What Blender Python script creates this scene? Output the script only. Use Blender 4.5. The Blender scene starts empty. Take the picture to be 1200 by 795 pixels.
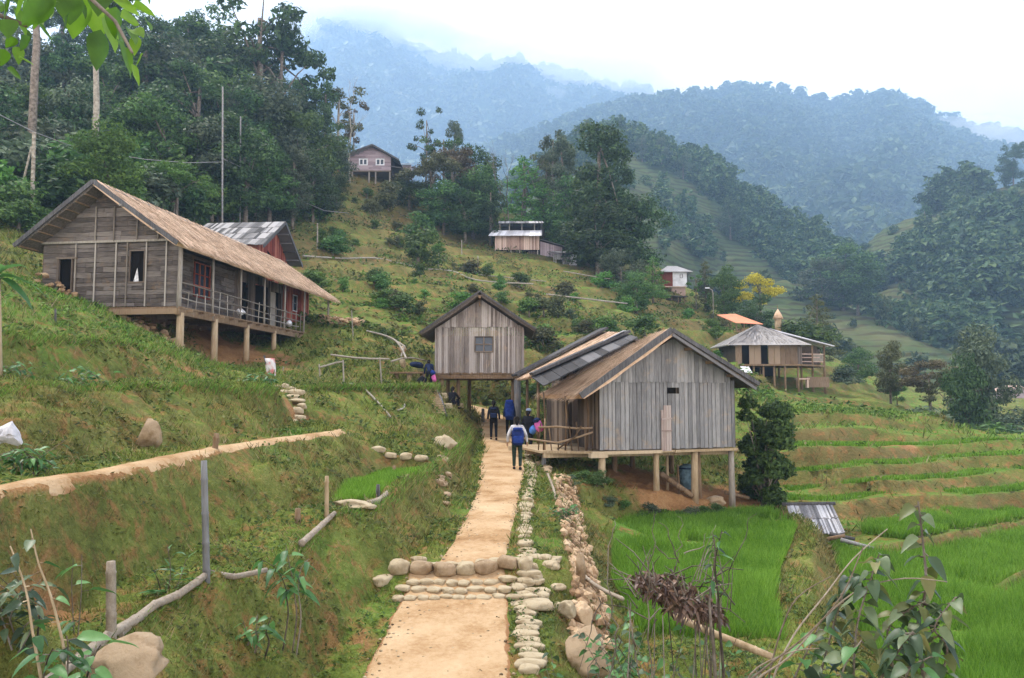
import bpy, math, random
import numpy as np
from mathutils import Vector, Matrix, noise
from mathutils.bvhtree import BVHTree
from mathutils.geometry import delaunay_2d_cdt
R = math.radians
random.seed(7)
rng = np.random.default_rng(7)
scene = bpy.context.scene
C = scene.collection

# ------------------------------------------------------------------ camera
F, HOR = 900.0, 465.0                       # focal length and horizon row in photo pixels (1200x795)
PITCH = math.atan((HOR - 397.5) / F)
cam_d = bpy.data.cameras.new('camera'); cam = bpy.data.objects.new('camera', cam_d); C.objects.link(cam)
cam_d.lens = 27.0; cam_d.sensor_width = 36.0; cam_d.clip_start = 0.1; cam_d.clip_end = 9000
cam.location = (0, 0, 0); cam.rotation_euler = (R(90) + PITCH, 0, 0)
scene.camera = cam
# ------------------------------------------------------------------ sky, sun, exposure
SUN_EL, SUN_AZ = R(62), R(312)              # azimuth measured clockwise from +Y
world = bpy.data.worlds.new('World'); scene.world = world; world.use_nodes = True
nt = world.node_tree; nt.nodes.clear()
def WN(t, **k):
    n = nt.nodes.new(t)
    for a, b in k.items(): setattr(n, a, b)
    return n
sky = WN('ShaderNodeTexSky', sky_type='NISHITA', sun_disc=False, sun_elevation=SUN_EL, sun_rotation=SUN_AZ)
bgn = WN('ShaderNodeBackground'); wo = WN('ShaderNodeOutputWorld'); tc = WN('ShaderNodeTexCoord')
wnz = WN('ShaderNodeTexNoise'); wnz.inputs['Scale'].default_value = 2.2; wnz.inputs['Detail'].default_value = 6
wmp = WN('ShaderNodeMapping'); wmp.inputs['Scale'].default_value = (1, 1, 2.6)
wrp = WN('ShaderNodeValToRGB'); wrp.color_ramp.elements[0].position = .30; wrp.color_ramp.elements[1].position = .62
wrp.color_ramp.elements[0].color = (.62, .62, .62, 1); wrp.color_ramp.elements[1].color = (1, 1, 1, 1)
wmx = WN('ShaderNodeMixRGB'); wmx.inputs['Color2'].default_value = (14.6, 13.4, 12.8, 1)
L = nt.links.new
L(tc.outputs['Generated'], wmp.inputs['Vector']); L(wmp.outputs['Vector'], wnz.inputs['Vector'])
L(wnz.outputs['Fac'], wrp.inputs['Fac']); L(wrp.outputs['Color'], wmx.inputs['Fac'])
L(sky.outputs['Color'], wmx.inputs['Color1'])
wsp = WN('ShaderNodeSeparateXYZ'); L(tc.outputs['Generated'], wsp.inputs[0])
wgr = WN('ShaderNodeMapRange'); wgr.inputs['From Min'].default_value = .12; wgr.inputs['From Max'].default_value = .6; wgr.inputs['To Min'].default_value = 1.75; wgr.inputs['To Max'].default_value = .95
wml = WN('ShaderNodeVectorMath', operation='SCALE'); L(wsp.outputs['Z'], wgr.inputs['Value']); L(wmx.outputs['Color'], wml.inputs[0]); L(wgr.outputs[0], wml.inputs['Scale'])
L(wml.outputs[0], bgn.inputs['Color'])
bgn.inputs['Strength'].default_value = 0.078
L(bgn.outputs['Background'], wo.inputs['Surface'])
sun_d = bpy.data.lights.new('sun', 'SUN'); sun = bpy.data.objects.new('sun', sun_d); C.objects.link(sun)
sun_d.energy = 3.8; sun_d.angle = R(9); sun_d.color = (1, .95, .87)
sv = Vector((math.sin(SUN_AZ) * math.cos(SUN_EL), math.cos(SUN_AZ) * math.cos(SUN_EL), math.sin(SUN_EL)))
sun.rotation_euler = sv.to_track_quat('Z', 'Y').to_euler()
scene.view_settings.view_transform = 'Standard'; scene.view_settings.look = 'None'
scene.view_settings.exposure = 0.80; scene.view_settings.gamma = 1
scene.render.engine = 'CYCLES'
cy = scene.cycles
cy.max_bounces = 5; cy.diffuse_bounces = 3; cy.glossy_bounces = 2; cy.transmission_bounces = 3
cy.transparent_max_bounces = 6; cy.volume_bounces = 1; cy.use_denoising = True
cy.use_adaptive_sampling = True; cy.adaptive_threshold = .02

# ------------------------------------------------------------------ helpers
_c, _s = math.cos(PITCH), math.sin(PITCH)
def P(px, py, Y):
    """the world point at ground distance Y along the sight line of a photo pixel"""
    a, b = (px - 600) / F, (397.5 - py) / F
    dx, dy, dz = a, _c - b * _s, _s + b * _c
    return Vector((dx * Y / dy, Y, dz * Y / dy))

def link(o, parent=None):
    C.objects.link(o)
    if parent is not None: o.parent = parent
    return o
def tag(o, label=None, cat=None, group=None, kind=None):
    if label: o['label'] = label
    if cat: o['category'] = cat
    if group: o['group'] = group
    if kind: o['kind'] = kind
    return o
def thing(name, loc, label, cat, group=None, rz=0.0):
    o = bpy.data.objects.new(name, None); o.empty_display_size = .3
    o.location = loc; o.rotation_euler = (0, 0, rz)
    link(o); return tag(o, label, cat, group)
def copy_tree(o, parent=None):
    c = o.copy(); link(c, parent)
    for ch in o.children: copy_tree(ch, c)
    return c

def npmesh(name, V, Fc, mats, parent=None, smooth=False, attrs=None):
    """fast mesh from numpy: V (n,3); Fc (m,k) with constant k"""
    V = np.asarray(V, dtype=np.float32); Fc = np.asarray(Fc, dtype=np.int32)
    me = bpy.data.meshes.new(name)
    me.vertices.add(len(V)); me.vertices.foreach_set('co', V.ravel())
    k = Fc.shape[1]
    me.loops.add(Fc.size); me.loops.foreach_set('vertex_index', Fc.ravel())
    me.polygons.add(len(Fc)); me.polygons.foreach_set('loop_start', np.arange(0, Fc.size, k, dtype=np.int32))
    me.polygons.foreach_set('use_smooth', np.full(len(Fc), smooth))
    me.update(calc_edges=True)
    if attrs:
        for an, av in attrs.items():
            a = me.attributes.new(an, 'FLOAT', 'POINT'); a.data.foreach_set('value', np.asarray(av, dtype=np.float32))
    if not isinstance(mats, (list, tuple)): mats = [mats]
    for m in mats: me.materials.append(m)
    o = bpy.data.objects.new(name, me)
    return link(o, parent)

class MB:
    """collects shapes and links them as one mesh"""
    def __init__(s, org=(0, 0, 0)): s.v = []; s.f = []; s.org = Vector(org)
    def add(s, vs, fs):
        n = len(s.v); s.v += [Vector(p) - s.org for p in vs]; s.f += [tuple(i + n for i in q) for q in fs]; return s
    def box(s, c, size, rz=0.0, rx=0.0, ry=0.0, taper=1.0):
        hx, hy, hz = size[0] / 2, size[1] / 2, size[2] / 2
        m = Matrix.Rotation(rz, 3, 'Z') @ Matrix.Rotation(ry, 3, 'Y') @ Matrix.Rotation(rx, 3, 'X')
        vs = [Vector(c) + m @ Vector((x * hx * (taper if z > 0 else 1), y * hy * (taper if z > 0 else 1), z * hz)) for z in (-1, 1) for x, y in ((-1, -1), (1, -1), (1, 1), (-1, 1))]
        return s.add(vs, [(3, 2, 1, 0), (4, 5, 6, 7), (0, 1, 5, 4), (1, 2, 6, 5), (2, 3, 7, 6), (3, 0, 4, 7)])
    def beam(s, p, q, w, h, up=(0, 0, 1)):
        """rectangular bar from p to q"""
        p, q = Vector(p), Vector(q); d = (q - p).normalized(); up = Vector(up)
        x = d.cross(up)
        if x.length < 1e-4: x = d.cross(Vector((1, 0, 0)))
        x.normalize(); y = x.cross(d)
        o = [(-1, -1), (1, -1), (1, 1), (-1, 1)]
        vs = [b + x * (a * w / 2) + y * (c * h / 2) for b in (p, q) for a, c in o]
        return s.add(vs, [(0, 1, 2, 3), (7, 6, 5, 4), (4, 5, 1, 0), (5, 6, 2, 1), (6, 7, 3, 2), (7, 4, 0, 3)])
    def tube(s, pts, rad, n=8, cap=True, wob=0.0):
        pts = [Vector(p) for p in pts]
        if not isinstance(rad, (list, tuple)): rad = [rad] * len(pts)
        rings = []; prev = None
        for i, p in enumerate(pts):
            d = (pts[min(i + 1, len(pts) - 1)] - pts[max(i - 1, 0)])
            d = d.normalized() if d.length > 1e-6 else Vector((0, 0, 1))
            if prev is None:
                x = d.cross(Vector((0, 0, 1)))
                if x.length < .05: x = d.cross(Vector((1, 0, 0)))
            else: x = prev - d * prev.dot(d)
            x.normalize(); prev = x; y = d.cross(x)
            rings.append([p + (x * math.cos(2 * math.pi * k / n) + y * math.sin(2 * math.pi * k / n)) * rad[i] * (1 + wob * (random.random() - .5)) for k in range(n)])
        vs = [v for r in rings for v in r]; fs = []
        for i in range(len(rings) - 1):
            for k in range(n):
                a = i * n + k; b = i * n + (k + 1) % n
                fs.append((a, b, b + n, a + n))
        if cap: fs.append(tuple(range(n - 1, -1, -1))); fs.append(tuple(len(vs) - n + k for k in range(n)))
        return s.add(vs, fs)
    def slab(s, quad, t, nrm=None):
        """a thick panel from a 3-or-more-corner polygon, thickness t along -normal"""
        q = [Vector(p) for p in quad]
        n = Vector(nrm) if nrm is not None else (q[1] - q[0]).cross(q[-1] - q[0])
        n = n.normalized() * t; k = len(q)
        vs = q + [p - n for p in q]
        fs = [tuple(range(k)), tuple(range(2 * k - 1, k - 1, -1))] + [(i, i + k, (i + 1) % k + k, (i + 1) % k) for i in range(k)]
        return s.add(vs, fs)
    def rock(s, c, r, seed=0, sub=2, flat=.75, rough=.25, boxy=0.0):
        import bmesh
        bm = bmesh.new(); bmesh.ops.create_icosphere(bm, subdivisions=sub, radius=1)
        off = Vector((seed * 3.7, seed * 1.3, seed * 5.1))
        vs = []; rs = random.Random(seed); planes = [(Vector((rs.uniform(-1, 1), rs.uniform(-1, 1), rs.uniform(-1, 1))).normalized(), rs.uniform(.55, .8)) for _ in range(9)] if rough > .05 else []
        for v in bm.verts:
            p = v.co.copy(); d = 1 + rough * noise.noise(p * 1.1 + off) * 1.6 + rough * .4 * noise.noise(p * 3 + off) + rough * .18 * noise.noise(p * 8 + off)
            p = p * d
            if boxy: p = Vector([math.copysign(abs(q) ** (1 - boxy), q) for q in p]) * .85
            for pn, lim in (planes if not boxy else ()):
                k = p.dot(pn)
                if k > lim: p -= pn * (k - lim) * .85
            vs.append(Vector((c[0] + p.x * r[0], c[1] + p.y * r[1], c[2] + p.z * r[2])))
        fs = [tuple(v.index for v in f.verts) for f in bm.faces]; bm.free()
        return s.add(vs, fs)
    def build(s, name, mat, parent=None, smooth=False, bevel=0.0):
        me = bpy.data.meshes.new(name); me.from_pydata([tuple(v) for v in s.v], [], s.f)
        me.materials.append(mat)
        if smooth: me.polygons.foreach_set('use_smooth', [True] * len(me.polygons))
        me.update(); o = link(bpy.data.objects.new(name, me), parent)
        if bevel:
            b = o.modifiers.new('bevel', 'BEVEL'); b.width = bevel; b.segments = 1; b.limit_method = 'ANGLE'
        return o

def catmull(w, k=5):
    out = []
    for i in range(len(w) - 1):
        a, b, c, d = w[max(i - 1, 0)], w[i], w[i + 1], w[min(i + 2, len(w) - 1)]
        for j in range(k):
            t = j / k; out.append(.5 * (2 * b + (c - a) * t + (2 * a - 5 * b + 4 * c - d) * t * t + (3 * b - a - 3 * c + d) * t ** 3))
    return out + [w[-1]]
# ------------------------------------------------------------------ materials
class Mat:
    def __init__(s, name, rough=.85, spec=.25):
        s.m = bpy.data.materials.new(name); s.m.use_nodes = True; s.t = s.m.node_tree
        s.b = s.t.nodes['Principled BSDF']; s.b.inputs['Roughness'].default_value = rough
        s.b.inputs['Specular IOR Level'].default_value = spec
    def n(s, t, **k):
        x = s.t.nodes.new(t)
        for a, b in k.items(): setattr(x, a, b)
        return x
    def l(s, a, b): s.t.links.new(a, b); return s
    def coord(s, obj=True, scale=(1, 1, 1)):
        t = s.n('ShaderNodeTexCoord'); m = s.n('ShaderNodeMapping'); m.inputs['Scale'].default_value = scale
        s.l(t.outputs['Object' if obj else 'Generated'], m.inputs['Vector']); return m.outputs['Vector']
    def world(s, scale=(1, 1, 1)):
        t = s.n('ShaderNodeNewGeometry'); m = s.n('ShaderNodeMapping'); m.inputs['Scale'].default_value = scale
        s.l(t.outputs['Position'], m.inputs['Vector']); return m.outputs['Vector']
    def noise(s, vec, scale, detail=4, rough=.55, dist=0):
        x = s.n('ShaderNodeTexNoise'); x.inputs['Scale'].default_value = scale; x.inputs['Detail'].default_value = detail
        x.inputs['Roughness'].default_value = rough; x.inputs['Distortion'].default_value = dist
        s.l(vec, x.inputs['Vector']); return x.outputs['Fac']
    def voro(s, vec, scale, feature='F1', out='Distance'):
        x = s.n('ShaderNodeTexVoronoi', feature=feature); x.inputs['Scale'].default_value = scale
        s.l(vec, x.inputs['Vector']); return x.outputs[out]
    def ramp(s, fac, stops, interp='LINEAR'):
        r = s.n('ShaderNodeValToRGB'); e = r.color_ramp.elements; r.color_ramp.interpolation = interp
        while len(e) < len(stops): e.new(.5)
        for i, (p, c) in enumerate(stops):
            e[i].position = p; e[i].color = (*c, 1) if not isinstance(c, (int, float)) else (c, c, c, 1)
        s.l(fac, r.inputs['Fac']); return r.outputs['Color']
    def mix(s, fac, a, b, mode='MIX'):
        x = s.n('ShaderNodeMixRGB', blend_type=mode)
        for v, i in ((fac, 'Fac'), (a, 'Color1'), (b, 'Color2')):
            if isinstance(v, (int, float)): x.inputs[i].default_value = v if i == 'Fac' else (v, v, v, 1)
            elif isinstance(v, tuple): x.inputs[i].default_value = (*v, 1)
            else: s.l(v, x.inputs[i])
        return x.outputs['Color']
    def math(s, op, a, b=0.0):
        x = s.n('ShaderNodeMath', operation=op)
        for v, i in ((a, 0), (b, 1)):
            if isinstance(v, (int, float)): x.inputs[i].default_value = v
            else: s.l(v, x.inputs[i])
        return x.outputs[0]
    def attr(s, name):
        x = s.n('ShaderNodeAttribute'); x.attribute_name = name; return x.outputs['Fac']
    def island(s): return s.n('ShaderNodeNewGeometry').outputs['Random Per Island']
    def objrand(s): return s.n('ShaderNodeObjectInfo').outputs['Random']
    def color(s, c):
        if isinstance(c, tuple): s.b.inputs['Base Color'].default_value = (*c, 1)
        else: s.l(c, s.b.inputs['Base Color'])
        return s
    def bump(s, h, strength=.5, dist=.05):
        x = s.n('ShaderNodeBump'); x.inputs['Strength'].default_value = strength; x.inputs['Distance'].default_value = dist
        s.l(h, x.inputs['Height']); s.l(x.outputs['Normal'], s.b.inputs['Normal']); return s

def mat_foliage(name, dark, mid, light, trans=.35, yellow=None, rough=.6, vary=1.0, nsc=.5):
    m = Mat(name, rough, .25)
    v = m.world()
    n1 = m.noise(v, nsc, 3 if nsc > .1 else 6); r = m.island()
    f = m.math('ADD', m.math('MULTIPLY', n1, .55), m.math('MULTIPLY', r, .45))
    st = [(.25, dark), (.5, mid), (.78, light)]
    if yellow: st.append((.93, yellow))
    col = m.ramp(f, st)
    hs = m.n('ShaderNodeHueSaturation'); m.l(col, hs.inputs['Color'])
    m.l(m.math('ADD', m.math('MULTIPLY', m.objrand(), .04 * vary), .5 - .02 * vary), hs.inputs['Hue'])
    m.l(m.math('ADD', m.math('MULTIPLY', m.objrand(), .5 * vary), 1 - .25 * vary), hs.inputs['Value'])
    m.color(hs.outputs['Color'])
    tr = m.n('ShaderNodeBsdfTranslucent'); m.l(hs.outputs['Color'], tr.inputs['Color'])
    ms = m.n('ShaderNodeMixShader'); ms.inputs[0].default_value = trans
    m.l(m.b.outputs[0], ms.inputs[1]); m.l(tr.outputs[0], ms.inputs[2])
    m.l(ms.outputs[0], m.t.nodes['Material Output'].inputs['Surface'])
    return m.m

def mat_blades(name, g, lush, dry, trans=.3):
    m = Mat(name, .7, .15); v = m.world()
    f = m.math('ADD', m.math('MULTIPLY', m.noise(v, .9, 4), .45), m.math('MULTIPLY', m.island(), .55))
    cs = [m.ramp(f, [(.25, c[0]), (.5, c[1]), (.75, c[2])]) for c in (g, lush, dry)]
    c = m.mix(m.attr('dry'), m.mix(m.attr('lush'), cs[0], cs[1]), cs[2]); m.color(c)
    tr = m.n('ShaderNodeBsdfTranslucent'); m.l(c, tr.inputs['Color']); ms = m.n('ShaderNodeMixShader'); ms.inputs[0].default_value = trans
    m.l(m.b.outputs[0], ms.inputs[1]); m.l(tr.outputs[0], ms.inputs[2]); m.l(ms.outputs[0], m.t.nodes['Material Output'].inputs['Surface'])
    return m.m

def mat_ground():
    m = Mat('ground_grass_and_soil', .95, .1)
    v = m.world()
    big = m.noise(v, .09, 4); med = m.noise(v, .9, 6, .62); fin = m.noise(v, 9, 5, .65)
    f = m.math('ADD', m.math('ADD', m.math('MULTIPLY', med, .42), m.math('MULTIPLY', fin, .33)), m.math('MULTIPLY', m.noise(v, 34, 4, .7), .25))
    g = m.ramp(f, [(.30, (.030, .036, .010)), (.42, (.070, .102, .017)), (.54, (.140, .182, .032)), (.66, (.30, .26, .085))])
    lush = m.ramp(f, [(.3, (.040, .095, .012)), (.5, (.095, .205, .024)), (.7, (.18, .31, .05))])
    dry = m.ramp(f, [(.32, (.070, .062, .022)), (.5, (.150, .122, .045)), (.7, (.26, .20, .085))])
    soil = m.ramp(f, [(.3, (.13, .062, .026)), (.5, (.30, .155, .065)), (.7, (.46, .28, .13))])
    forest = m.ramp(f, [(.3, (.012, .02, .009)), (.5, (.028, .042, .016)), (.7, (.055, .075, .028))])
    c = m.mix(m.math('MULTIPLY', m.attr('lush'), 1.0), g, lush)
    dm = m.math('MULTIPLY', m.attr('dry'), m.ramp(big, [(.4, .35), (.6, 1.0)]))
    c = m.mix(dm, c, dry)
    c = m.mix(m.ramp(m.noise(v, 2.3, 6, .72, .6), [(.50, 0.0), (.62, .85)]), c, m.ramp(f, [(.33, (.085, .050, .020)), (.6, (.34, .175, .068))]))
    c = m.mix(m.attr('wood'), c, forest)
    nz = m.noise(v, .55, 7, .7, .5)
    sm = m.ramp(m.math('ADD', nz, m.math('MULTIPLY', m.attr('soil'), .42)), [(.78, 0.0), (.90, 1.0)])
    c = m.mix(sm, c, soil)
    m.color(c)
    m.bump(m.math('ADD', fin, m.math('MULTIPLY', m.noise(v, 30, 3), .5)), .9, .10)
    return m.m
# ------------------------------------------------------------------ the ground: a surface through surveyed breaklines
PTS = []
def pl(pts, step=.45, world=False):
    """add a breakline; points are (px, py, Y) sight-line points or world (x, y, z)"""
    w = [Vector(p) if world else P(*p) for p in pts]
    for a, b in zip(w, w[1:]):
        d = (b - a).length; st = max(step, .022 * min(a.y, b.y)); n = max(1, int(d / st))
        for i in range(n): PTS.append(a.lerp(b, i / n))
    PTS.append(w[-1]); return w
W = lambda pts, step=.45: pl(pts, step, True)
# the path and its verges
path_left = pl([(415,840,8.2),(435,795,9.0),(468,702,11.5)])
pl([(478,662,12.25),(520,655,12.6),(548,600,16.8),(556,575,19.8),(560,552,24),(563,527,31),(563,503,36),(564,488,40.5),(545,479,42.6),(520,473,44.2)])
path_right = pl([(612,840,8.2),(612,795,9.0),(603,702,11.5)])
pl([(597,662,12.25),(596,655,12.6),(608,600,16.8),(613,575,19.8),(618,552,24),(613,527,31),(604,503,36),(594,487,41),(575,478,43.4),(548,471,45.2)])
pl([(625,490,39),(610,476,43),(588,468,46),(560,463,47.5)]); pl([(610,455,46.5),(585,452,48.5),(555,452,49)])
W([(-2.2,3,-3.7),(-2.0,7,-3.45)]); W([(.3,3,-3.7),(.25,7,-3.45)])
# stone edging and green verge, then the drop
W([(.75,3,-3.75),(.62,9.0,-3.32),(.50,11.5,-2.98)]); W([(.46,12.3,-2.64),(.50,16.8,-2.52),(.62,19.8,-2.42),(.72,24,-2.34),(.75,31,-2.2)])
W([(.86,12.3,-2.70),(.95,16.8,-2.58),(1.05,19.8,-2.5),(1.2,24,-2.42),(1.4,31,-2.15),(1.9,36,-1.7)])
W([(1.15,3,-4.0),(1.15,9.0,-3.75),(1.3,11.5,-3.55),(1.5,12.3,-3.5),(1.65,16.8,-3.42),(1.75,19.8,-3.2),(2.0,24,-3.0)])
W([(2.2,3,-4.1),(1.9,9,-3.9),(1.9,12.3,-3.85),(2.1,16.5,-3.93),(2.6,20,-3.93)], .5)
# slope under the right-hand house
pl([(660,560,22.8),(712,571,24.8),(771,578,25.4),(826,588,26.1),(850,590,26.6),(905,592,27.5)], .5)
pl([(700,590,23.4),(740,600,24.3),(800,602,25.6)], .5)
W([(2.95,23.4,-3.95),(4.2,24.6,-3.95),(6.5,25.7,-3.95),(8.9,26.5,-3.95)], .5)
W([(2.6,27,-2.5),(4.5,28.5,-2.7),(6.2,29.5,-3.0),(8.4,30,-3.4),(10.2,30.5,-3.6)], .7)
W([(2.4,33,-1.9),(5,34,-2.0),(8,34,-2.4),(10.5,34,-2.7)], .8)
# first paddy (right of the path) and its bund
F1 = [(2.1,13.0),(2.15,16.5),(2.65,20),(3.0,23.3),(4.2,24.5),(6.5,25.6),(8.8,26.3),(8.35,23),(7.2,20.3),(5.9,17.4),(5.0,15.0),(4.35,12.6)]
for q in [(3.1,15),(3.6,18),(4.2,21),(5.5,23.5),(4.7,19),(6.3,22),(3.6,13)]: PTS.append(Vector((*q, -3.95)))
W([(8.35,23,-3.93),(7.2,20.3,-3.93),(5.9,17.4,-3.93),(5.0,15.0,-3.93),(4.35,12.6,-3.93)], .4)
W([(9.0,26.3,-3.8),(8.55,23,-3.8),(7.4,20.3,-3.8),(6.1,17.4,-3.8),(5.2,15.0,-3.8),(4.5,12.4,-3.8)], .4)
W([(9.4,26.4,-3.82),(8.95,23,-3.82),(7.85,20.2,-3.82),(6.6,17.2,-3.82),(5.65,14.8,-3.82),(4.9,12.0,-3.82)], .4)
W([(9.75,25.0,-4.7),(9.5,23,-4.7),(8.5,20,-4.7),(7.35,17,-4.7),(6.5,14.4,-4.7),(6.1,12.6,-4.7)], .4)
W([(2.1,12.6,-3.93),(3.2,12.2,-3.93),(4.3,12.0,-3.9)], .5)
W([(1.9,11,-3.7),(3.3,10.8,-3.6),(4.8,10.8,-3.75),(6.2,11.6,-4.3)], .5)
W([(2,8,-3.6),(4,8,-3.4),(6.5,9,-3.9),(8,11,-4.66),(10,12,-4.7),(14,14,-4.7)], .6)
W([(2,4,-3.5),(4.5,5,-3.3),(8,6.5,-4.0),(14,8,-4.8)], 1)
# second paddy, level -4.7
F2 = [(9.7,24.6),(9.45,23),(8.45,20),(7.3,17),(6.5,14.2),(7.6,11.6),(10,12),(14,14),(20,20),(23,29),(18.6,27.4),(14.8,25.0),(12.5,23.8),(11.6,24.2)]
for q in [(9,16),(11,15),(10,19),(12,18),(14,20),(16,24),(11,22),(13,22),(17,20),(20,26)]: PTS.append(Vector((*q, -4.7)))
W([(11.4,18.3,-4.68),(12.7,19.3,-4.68),(14.3,20.7,-4.68),(17.2,22.7,-4.68)], .3); W([(11.5,18.5,-4.36),(12.6,19.5,-4.34),(14.2,20.9,-4.34),(17,22.9,-4.34)], .3); W([(11.2,18.7,-4.68),(12.4,19.8,-4.68),(14.0,21.2,-4.68),(16.8,23.2,-4.68)], .3)
W([(11.0,22.8,-4.68),(12.2,23.3,-4.68),(14.8,24.9,-4.68),(18.6,27.3,-4.68),(24,31,-4.68)], .5)
W([(11.0,23.1,-4.32),(12.2,23.65,-4.3),(14.8,25.3,-4.3),(18.6,27.7,-4.3),(24,31.4,-4.3)], .5)
F3 = [(12.0,24.1),(14.8,25.8),(18.6,28.2),(23,30.5),(23,30.6),(19,29.3),(16.2,28.9),(14.3,27.7),(12.2,26.6),(11.3,25.2)]
W([(12.0,24.0,-4.4),(14.8,25.7,-4.4),(18.6,28.1,-4.4),(24,31.8,-4.4)], .5)
W([(9.9,26.0,-4.4),(11.0,26.2,-4.4)], .4)
# the flight of terraces on the right: (toe, lip) pairs read off the photo
TERR = [
 ([(925,602,27.8),(985,609,27.9),(1046,606,28.2),(1126,603,28.9),(1200,602,29.6),(1290,600,31)],
  [(925,588,28.1),(985,588.5,28.3),(1046,585,28.6),(1109,581,29.3),(1177,575,30.1),(1210,573,30.6),(1300,570,32)]),
 ([(930,582,29.4),(985,582,29.7),(1046,579,30.1),(1109,573,30.9),(1177,569,31.6),(1210,568,32.2),(1300,564,33.4)],
  [(930,577,29.8),(950,576,29.9),(1018,566,30.4),(1074,562,31.1),(1145,556,31.9),(1200,554,32.7),(1300,549,34)]),
 ([(930,571.5,31.1),(950,570,31.2),(1018,561,31.7),(1074,558,32.4),(1145,552,33.4),(1200,549,34.2),(1300,545,35.6)],
  [(930,555,31.4),(950,554,31.6),(1018,545,32.1),(1074,542,32.8),(1124,540.5,33.8),(1200,532,34.8),(1300,527,36)]),
 ([(930,549,33.2),(950,547,33.4),(1018,541,33.9),(1074,539,34.6),(1124,537,35.6),(1200,526,36.8),(1300,521,38)],
  [(930,525,33.6),(1006,522,34.2),(1060,524,34.9),(1098,525,35.8),(1120,521,36.6),(1168,515,37.4),(1205,518,38)]),
 ([(930,523,36.4),(1006,521,36.8),(1060,521,37.2),(1110,519,38.2),(1150,514,39)],
  [(930,502,36.8),(1000,501,37.3),(1067,511,38),(1115,506,39.2),(1145,514,39.8)]),
 ([(930,500,39.8),(1000,499,40.2),(1067,504,40.6),(1112,503,41.4)],
  [(930,486,40.2),(1000,485,40.8),(1062,495,41.4),(1106,491,42.2),(1125,502,42.6)]),
]
def wavy(line, k):
    w = catmull([P(*p) for p in line], 5)
    return pl([(p.x, p.y + .42 * math.sin(p.x * .62 + k * .9) + .2 * math.sin(p.x * 1.45 + k * 2.1), p.z + .05 * math.sin(p.x * .9 + k)) for p in w], .35, True)
TW = [(wavy(a, k - .55), wavy(b, k)) for k, (a, b) in enumerate(TERR)]
pl([(930,478,46),(1000,476,48),(1060,488,47),(1100,492,48)], .8)
pl([(890,470,55),(940,466,58),(1000,470,60),(1050,476,62)], .8)
pl([(850,458,64),(900,456,65),(985,462,66),(1040,470,70)], 1)
pl([(1140,560,45),(1160,548,50),(1300,540,52)], 1.5)
W([(24,48,-3.6),(30,44,-5.2),(40,44,-6.5)], 1.5); W([(26,58,-4.8),(34,58,-6.6),(50,56,-7.5)], 1.5)
pl([(1080,500,80),(1130,508,84),(1300,515,84)], 2); pl([(1080,485,100),(1150,490,104),(1300,495,104)], 2)
pl([(1080,470,130),(1150,470,135),(1350,470,135)], 3)
# left bank beside the path, its top edge with the bamboo rail, and the shelf behind
L1 = pl([(-60,900,4.0),(60,797,5.6),(130,748,6.5),(180,714,7.3),(250,682,8.4),(340,646,10.4),(385,606,12.2),(440,590,13.5),(500,553,18),(530,535,23),(545,520,28),(552,506,33)])
W([(-2.3,9,-3.28),(-2.1,11.5,-2.96),(-1.75,12.6,-2.62),(-1.4,16.8,-2.5),(-1.25,19.8,-2.4),(-1.3,24,-2.3),(-1.55,31,-2.1),(-1.7,35,-1.9)], .4)
W([(-2.75,8,-2.55),(-2.65,11,-2.3),(-2.15,13.2,-2.15),(-1.85,17,-2.05)], .4)
W([(-3.9,3,-2.0),(-4.2,5,-1.98),(-4.25,7,-1.98),(-4.2,9,-1.95),(-4.1,11,-1.95),(-3.85,12.4,-1.93)], .4)
W([(-3.3,13.9,-1.92),(-3.5,16.5,-1.9),(-3.15,19.2,-1.87),(-1.9,19.4,-1.8)], .4)
PLOT = [(-3.2,13.8),(-3.45,16.5),(-3.1,19.1),(-2.0,19.2),(-2.15,17.6),(-2.6,14.6)]
for q in [(-2.8,15.2),(-2.85,17),(-2.7,18.5),(-2.55,14.2)]: PTS.append(Vector((*q, -1.9)))
W([(-3.1,19.9,-1.55),(-2.2,19.9,-1.55),(-1.75,19.8,-1.6)], .3)
# dirt trail across the bank
trail = pl([(-80,610,5.6),(0,577,7.2),(60,563,8.0),(130,554,9.2),(200,540,10.9),(260,527,13.0),(330,517,15.9),(400,507,19.3)], .35)
pl([(470,501,23),(520,497,27),(545,494,31)], .4)
W([(-5.15,5.6,-.88),(-5.15,7.2,-.88),(-5.2,9.2,-.88),(-5.15,13,-.86),(-5.05,15.9,-.86),(-4.65,19.3,-.85)], .4)
W([(-7.0,5,-.85),(-6.6,7.2,-.85),(-6.1,9.2,-.85),(-5.8,11.5,-.85),(-5.5,14,-.83),(-5.35,16.5,-.8),(-5.9,21.5,-.75)], .4)
pl([(395,502,21.2),(440,499,23.5),(480,496,25.5),(520,492,28.5),(540,489,32)], .4)
# second bank: top edge just under eye level
LIPS = []
LIPS.append(pl([(-120,458,9.6),(0,455,11.2),(80,454,12.6),(150,454,14.4),(250,456,17),(325,458,20)], .4))
LIPS.append(pl([(352,457,24.5),(420,457,27),(500,456,31),(512,455,34)], .4))
W([(-6.3,20.6,.1),(-6.45,22.5,-.1),(-6.6,24,.15)], .4)
W([(-10.6,9.6,.22),(-9.9,11.2,.22),(-9.4,13,.24),(-9.0,15,.25),(-8.6,18,.25),(-8.0,21,.25),(-8.2,24.5,.3),(-6.4,28,.35),(-4,32,.38)], .5)
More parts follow.
